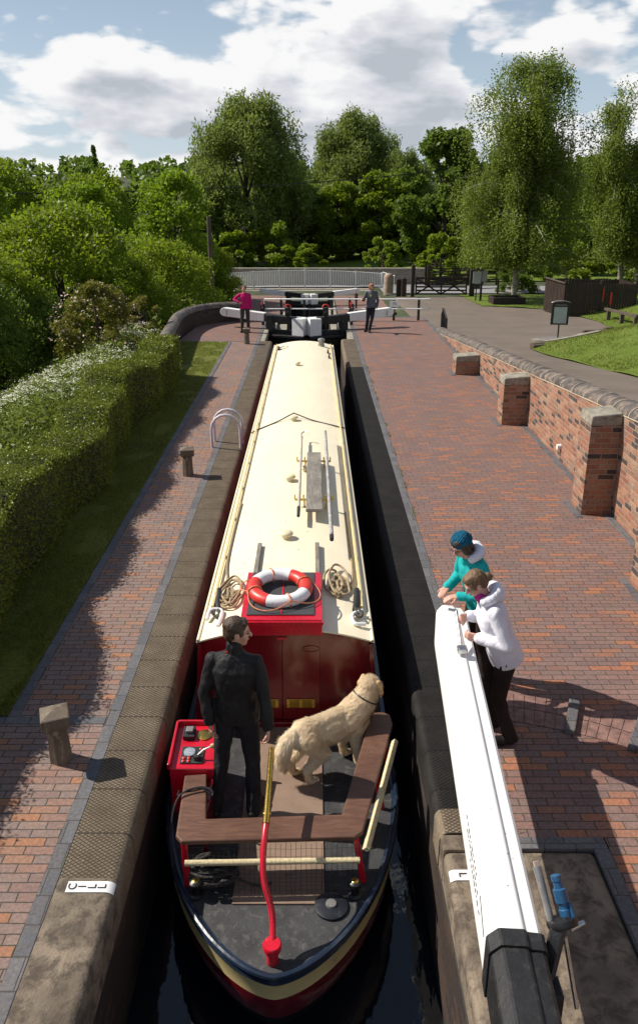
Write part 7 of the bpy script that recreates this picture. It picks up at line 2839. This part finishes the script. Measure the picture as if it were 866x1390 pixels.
# the golden retriever
def dog():
    S = 1.0
    t = thing('golden_retriever', 'cream golden retriever standing on the stern deck looking over the side', 'dog', (0.185, 6.32, DZ + 0.006), R(-60), local=True)
    mb = MB()
    A = lambda *p: tuple(Vector(p) * S)
    mb.ell(A(0, 0.20, 0.455), A(0.138, 0.20, 0.175))
    mb.ell(A(0, -0.03, 0.468), A(0.142, 0.29, 0.152))
    mb.ell(A(0, -0.27, 0.490), A(0.130, 0.165, 0.150))
    cap(mb, A(0, -0.30, 0.545), 0.085 * S, A(0, 0.22, 0.575), 0.085 * S)
    cap(mb, A(0, 0.18, 0.50), 0.155 * S, A(0.0, 0.335, 0.635), 0.132 * S)
    cap(mb, A(0.0, 0.33, 0.63), 0.132 * S, A(0.0, 0.40, 0.735), 0.108 * S)
    HM = Matrix.Rotation(R(22), 3, 'Z') @ Matrix.Rotation(R(-16), 3, 'X')
    hc = Vector(A(-0.012, 0.425, 0.785))
    h = lambda x, y, z: hc + HM @ (Vector((x, y, z)) * S * 1.24)
    mb.ell(h(0, 0, 0.005), A(0.100, 0.110, 0.090), HM)
    mb.ell(h(0, 0.055, -0.015), A(0.078, 0.075, 0.066), HM)
    cap(mb, h(0, 0.07, -0.022), 0.057 * S, h(0, 0.135, -0.032), 0.045 * S)
    mb.ell(h(0, 0.115, -0.052), A(0.034, 0.055, 0.022), HM)
    for s in (-1, 1):
        # front legs
        fy = 0.02 if s > 0 else -0.03
        cap(mb, A(s * 0.085, 0.22, 0.44), 0.080 * S, A(s * 0.09, 0.20 + fy, 0.24), 0.050 * S)
        cap(mb, A(s * 0.09, 0.20 + fy, 0.24), 0.048 * S, A(s * 0.09, 0.215 + fy, 0.07), 0.034 * S)
        mb.ell(A(s * 0.09, 0.245 + fy, 0.030), A(0.040, 0.062, 0.032))
        for q in (-0.022, -0.007, 0.009, 0.023):
            mb.ell(A(s * 0.09 + q, 0.290 + fy, 0.022), A(0.012, 0.022, 0.018))
        # hind legs: knee forward, hock back
        hy = 0.03 if s > 0 else -0.05
        cap(mb, A(s * 0.075, -0.29, 0.48), 0.105 * S, A(s * 0.10, -0.20 + hy, 0.315), 0.076 * S)
        cap(mb, A(s * 0.10, -0.20 + hy, 0.315), 0.070 * S, A(s * 0.09, -0.355 + hy, 0.185), 0.040 * S)
        cap(mb, A(s * 0.09, -0.355 + hy, 0.185), 0.038 * S, A(s * 0.09, -0.335 + hy, 0.06), 0.031 * S)
        mb.ell(A(s * 0.09, -0.300 + hy, 0.030), A(0.040, 0.064, 0.032))
        for q in (-0.022, -0.007, 0.009, 0.023):
            mb.ell(A(s * 0.09 + q, -0.252 + hy, 0.022), A(0.012, 0.022, 0.018))
    # tail hanging down with its feathering
    tail = [A(0, -0.40, 0.55), A(-0.01, -0.475, 0.48), A(-0.02, -0.515, 0.38), A(-0.02, -0.52, 0.27), A(-0.015, -0.50, 0.20)]
    chain(mb, tail, [0.05 * S, 0.058 * S, 0.068 * S, 0.062 * S, 0.03 * S])
    t_ = NT('golden_fur')
    v = t_.obj()
    n1 = t_.noise(v, 3.2, 4)
    n2 = t_.noise(t_.scaled(v, (1, 0.3, 0.6)), 60, 5, 0.65)
    c = t_.mix(t_.ss(n1, 0.35, 0.7), (0.70, 0.54, 0.34), (0.88, 0.77, 0.58))
    c = t_.mix(t_.ss(n2, 0.3, 0.7), t_.mix(1.0, c, (0.72, 0.68, 0.62), 'MULTIPLY'), c)
    fur = t_.pbr(c, 0.75, 0, t_.bump(n2, 0.9, 0.02), 0.2)
    body = blob(mb, 'body', fur, t, 0.009, 6, 0.0065, (16, 8, 16))
    # fur strands lying along the coat
    me = body.data
    n = len(me.polygons)
    rng = np.random.default_rng(5)
    ctr = np.empty(n * 3)
    nor = np.empty(n * 3)
    me.polygons.foreach_get('center', ctr)
    me.polygons.foreach_get('normal', nor)
    ctr, nor = ctr.reshape(-1, 3), nor.reshape(-1, 3)
    ok = np.where((ctr[:, 2] > 0.07) & ~((ctr[:, 1] > 0.48 * S) & (ctr[:, 2] > 0.7)))[0]
    pick = rng.choice(ok, 60000)
    c, nn = ctr[pick], nor[pick]
    flow = np.tile(np.array([0, -0.8, -0.55]), (len(c), 1))
    flow[c[:, 1] < -0.40 * S] = (0, -0.25, -1)
    flow[(c[:, 2] < 0.34)] = (0, -0.35, -1)
    flow += rng.normal(size=flow.shape) * 0.28
    flow -= nn * (flow * nn).sum(1, keepdims=True)
    flow /= np.linalg.norm(flow, axis=1, keepdims=True) + 1e-9
    ln = rng.uniform(0.018, 0.046, len(c))
    under = (nn[:, 2] < -0.25) | (c[:, 1] < -0.42 * S)
    ln[under] *= 1.7
    sd_ = np.cross(flow, nn)
    w = 0.0024
    v = np.empty((len(c), 3, 3))
    v[:, 0] = c - sd_ * w
    v[:, 1] = c + sd_ * w
    v[:, 2] = c + flow * ln[:, None] + nn * (ln * 0.26)[:, None]
    m2 = bpy.data.meshes.new('fur')
    k = len(c)
    m2.vertices.add(k * 3)
    m2.vertices.foreach_set('co', v.reshape(-1).astype(np.float32))
    m2.loops.add(k * 3)
    m2.loops.foreach_set('vertex_index', np.arange(k * 3, dtype=np.int32))
    m2.polygons.add(k)
    m2.polygons.foreach_set('loop_start', np.arange(0, k * 3, 3, dtype=np.int32))
    m2.polygons.foreach_set('loop_total', np.full(k, 3, dtype=np.int32))
    m2.update(calc_edges=True)
    tf = NT('fur_strands')
    g = tf.n('ShaderNodeNewGeometry')
    cc = tf.mix(g.outputs['Random Per Island'], (0.72, 0.56, 0.36), (0.94, 0.84, 0.66))
    n1 = tf.noise(tf.obj(), 3.2, 4)
    cc = tf.mix(tf.ss(n1, 0.35, 0.7, 0.5, 0.0), cc, (0.58, 0.40, 0.21))
    m2.materials.append(tf.pbr(cc, 0.7, 0, None, 0.2))
    o = link(bpy.data.objects.new('fur', m2))
    o.parent = body
    # ears, nose, eyes, collar
    ear = pmat('ear_fur', (0.58, 0.38, 0.18), 0.8, var=0.2, vs=20, bump=0.6, bs=90)
    for s in (-1, 1):
        mb = MB()
        cap(mb, h(s * 0.072, -0.005, 0.045), 0.022 * S, h(s * 0.098, 0.012, -0.03), 0.030 * S)
        cap(mb, h(s * 0.098, 0.012, -0.03), 0.028 * S, h(s * 0.094, 0.024, -0.065), 0.014 * S)
        blob(mb, 'ear', ear, t, 0.008, 4, 0.006, (30, 30, 20))
        mb = MB().ell(h(s * 0.036, 0.086, 0.016), 0.0105 * S)
        mb.build('eye', M['eye'], t, smooth=True)
    mb = MB().ell(h(0, 0.168, -0.020), A(0.025, 0.019, 0.019), HM)
    mb.build('nose', M['black_rubber'], t, smooth=True)
    mb = MB()
    c0, ax_ = Vector(A(0.0, 0.362, 0.678)), Vector((0.0, 0.075, 0.112)).normalized()
    s1 = ax_.cross(Vector((1, 0, 0))).normalized()
    s2 = ax_.cross(s1)
    mb.tube([c0 + (s1 * math.cos(k * PI / 14) + s2 * math.sin(k * PI / 14)) * 0.129 * S for k in range(28)], 0.007, 6, closed=True)
    mb.build('collar', M['black_rubber'], t, smooth=True)


before_crew = set(o.name for o in scene.objects)
dog()
ONBOARD += [o for o in scene.objects if o.name not in before_crew and o.parent is None]

# the boat floats with its deck half a metre below the coping: set its final size and trim, crew and gear with it
BOAT_SCALE = 0.945
BOAT_SHIFT = Vector((0.0, 0.0, 0.2393))
for o in ONBOARD:
    o.location = o.location * BOAT_SCALE + BOAT_SHIFT
    o.scale = o.scale * BOAT_SCALE
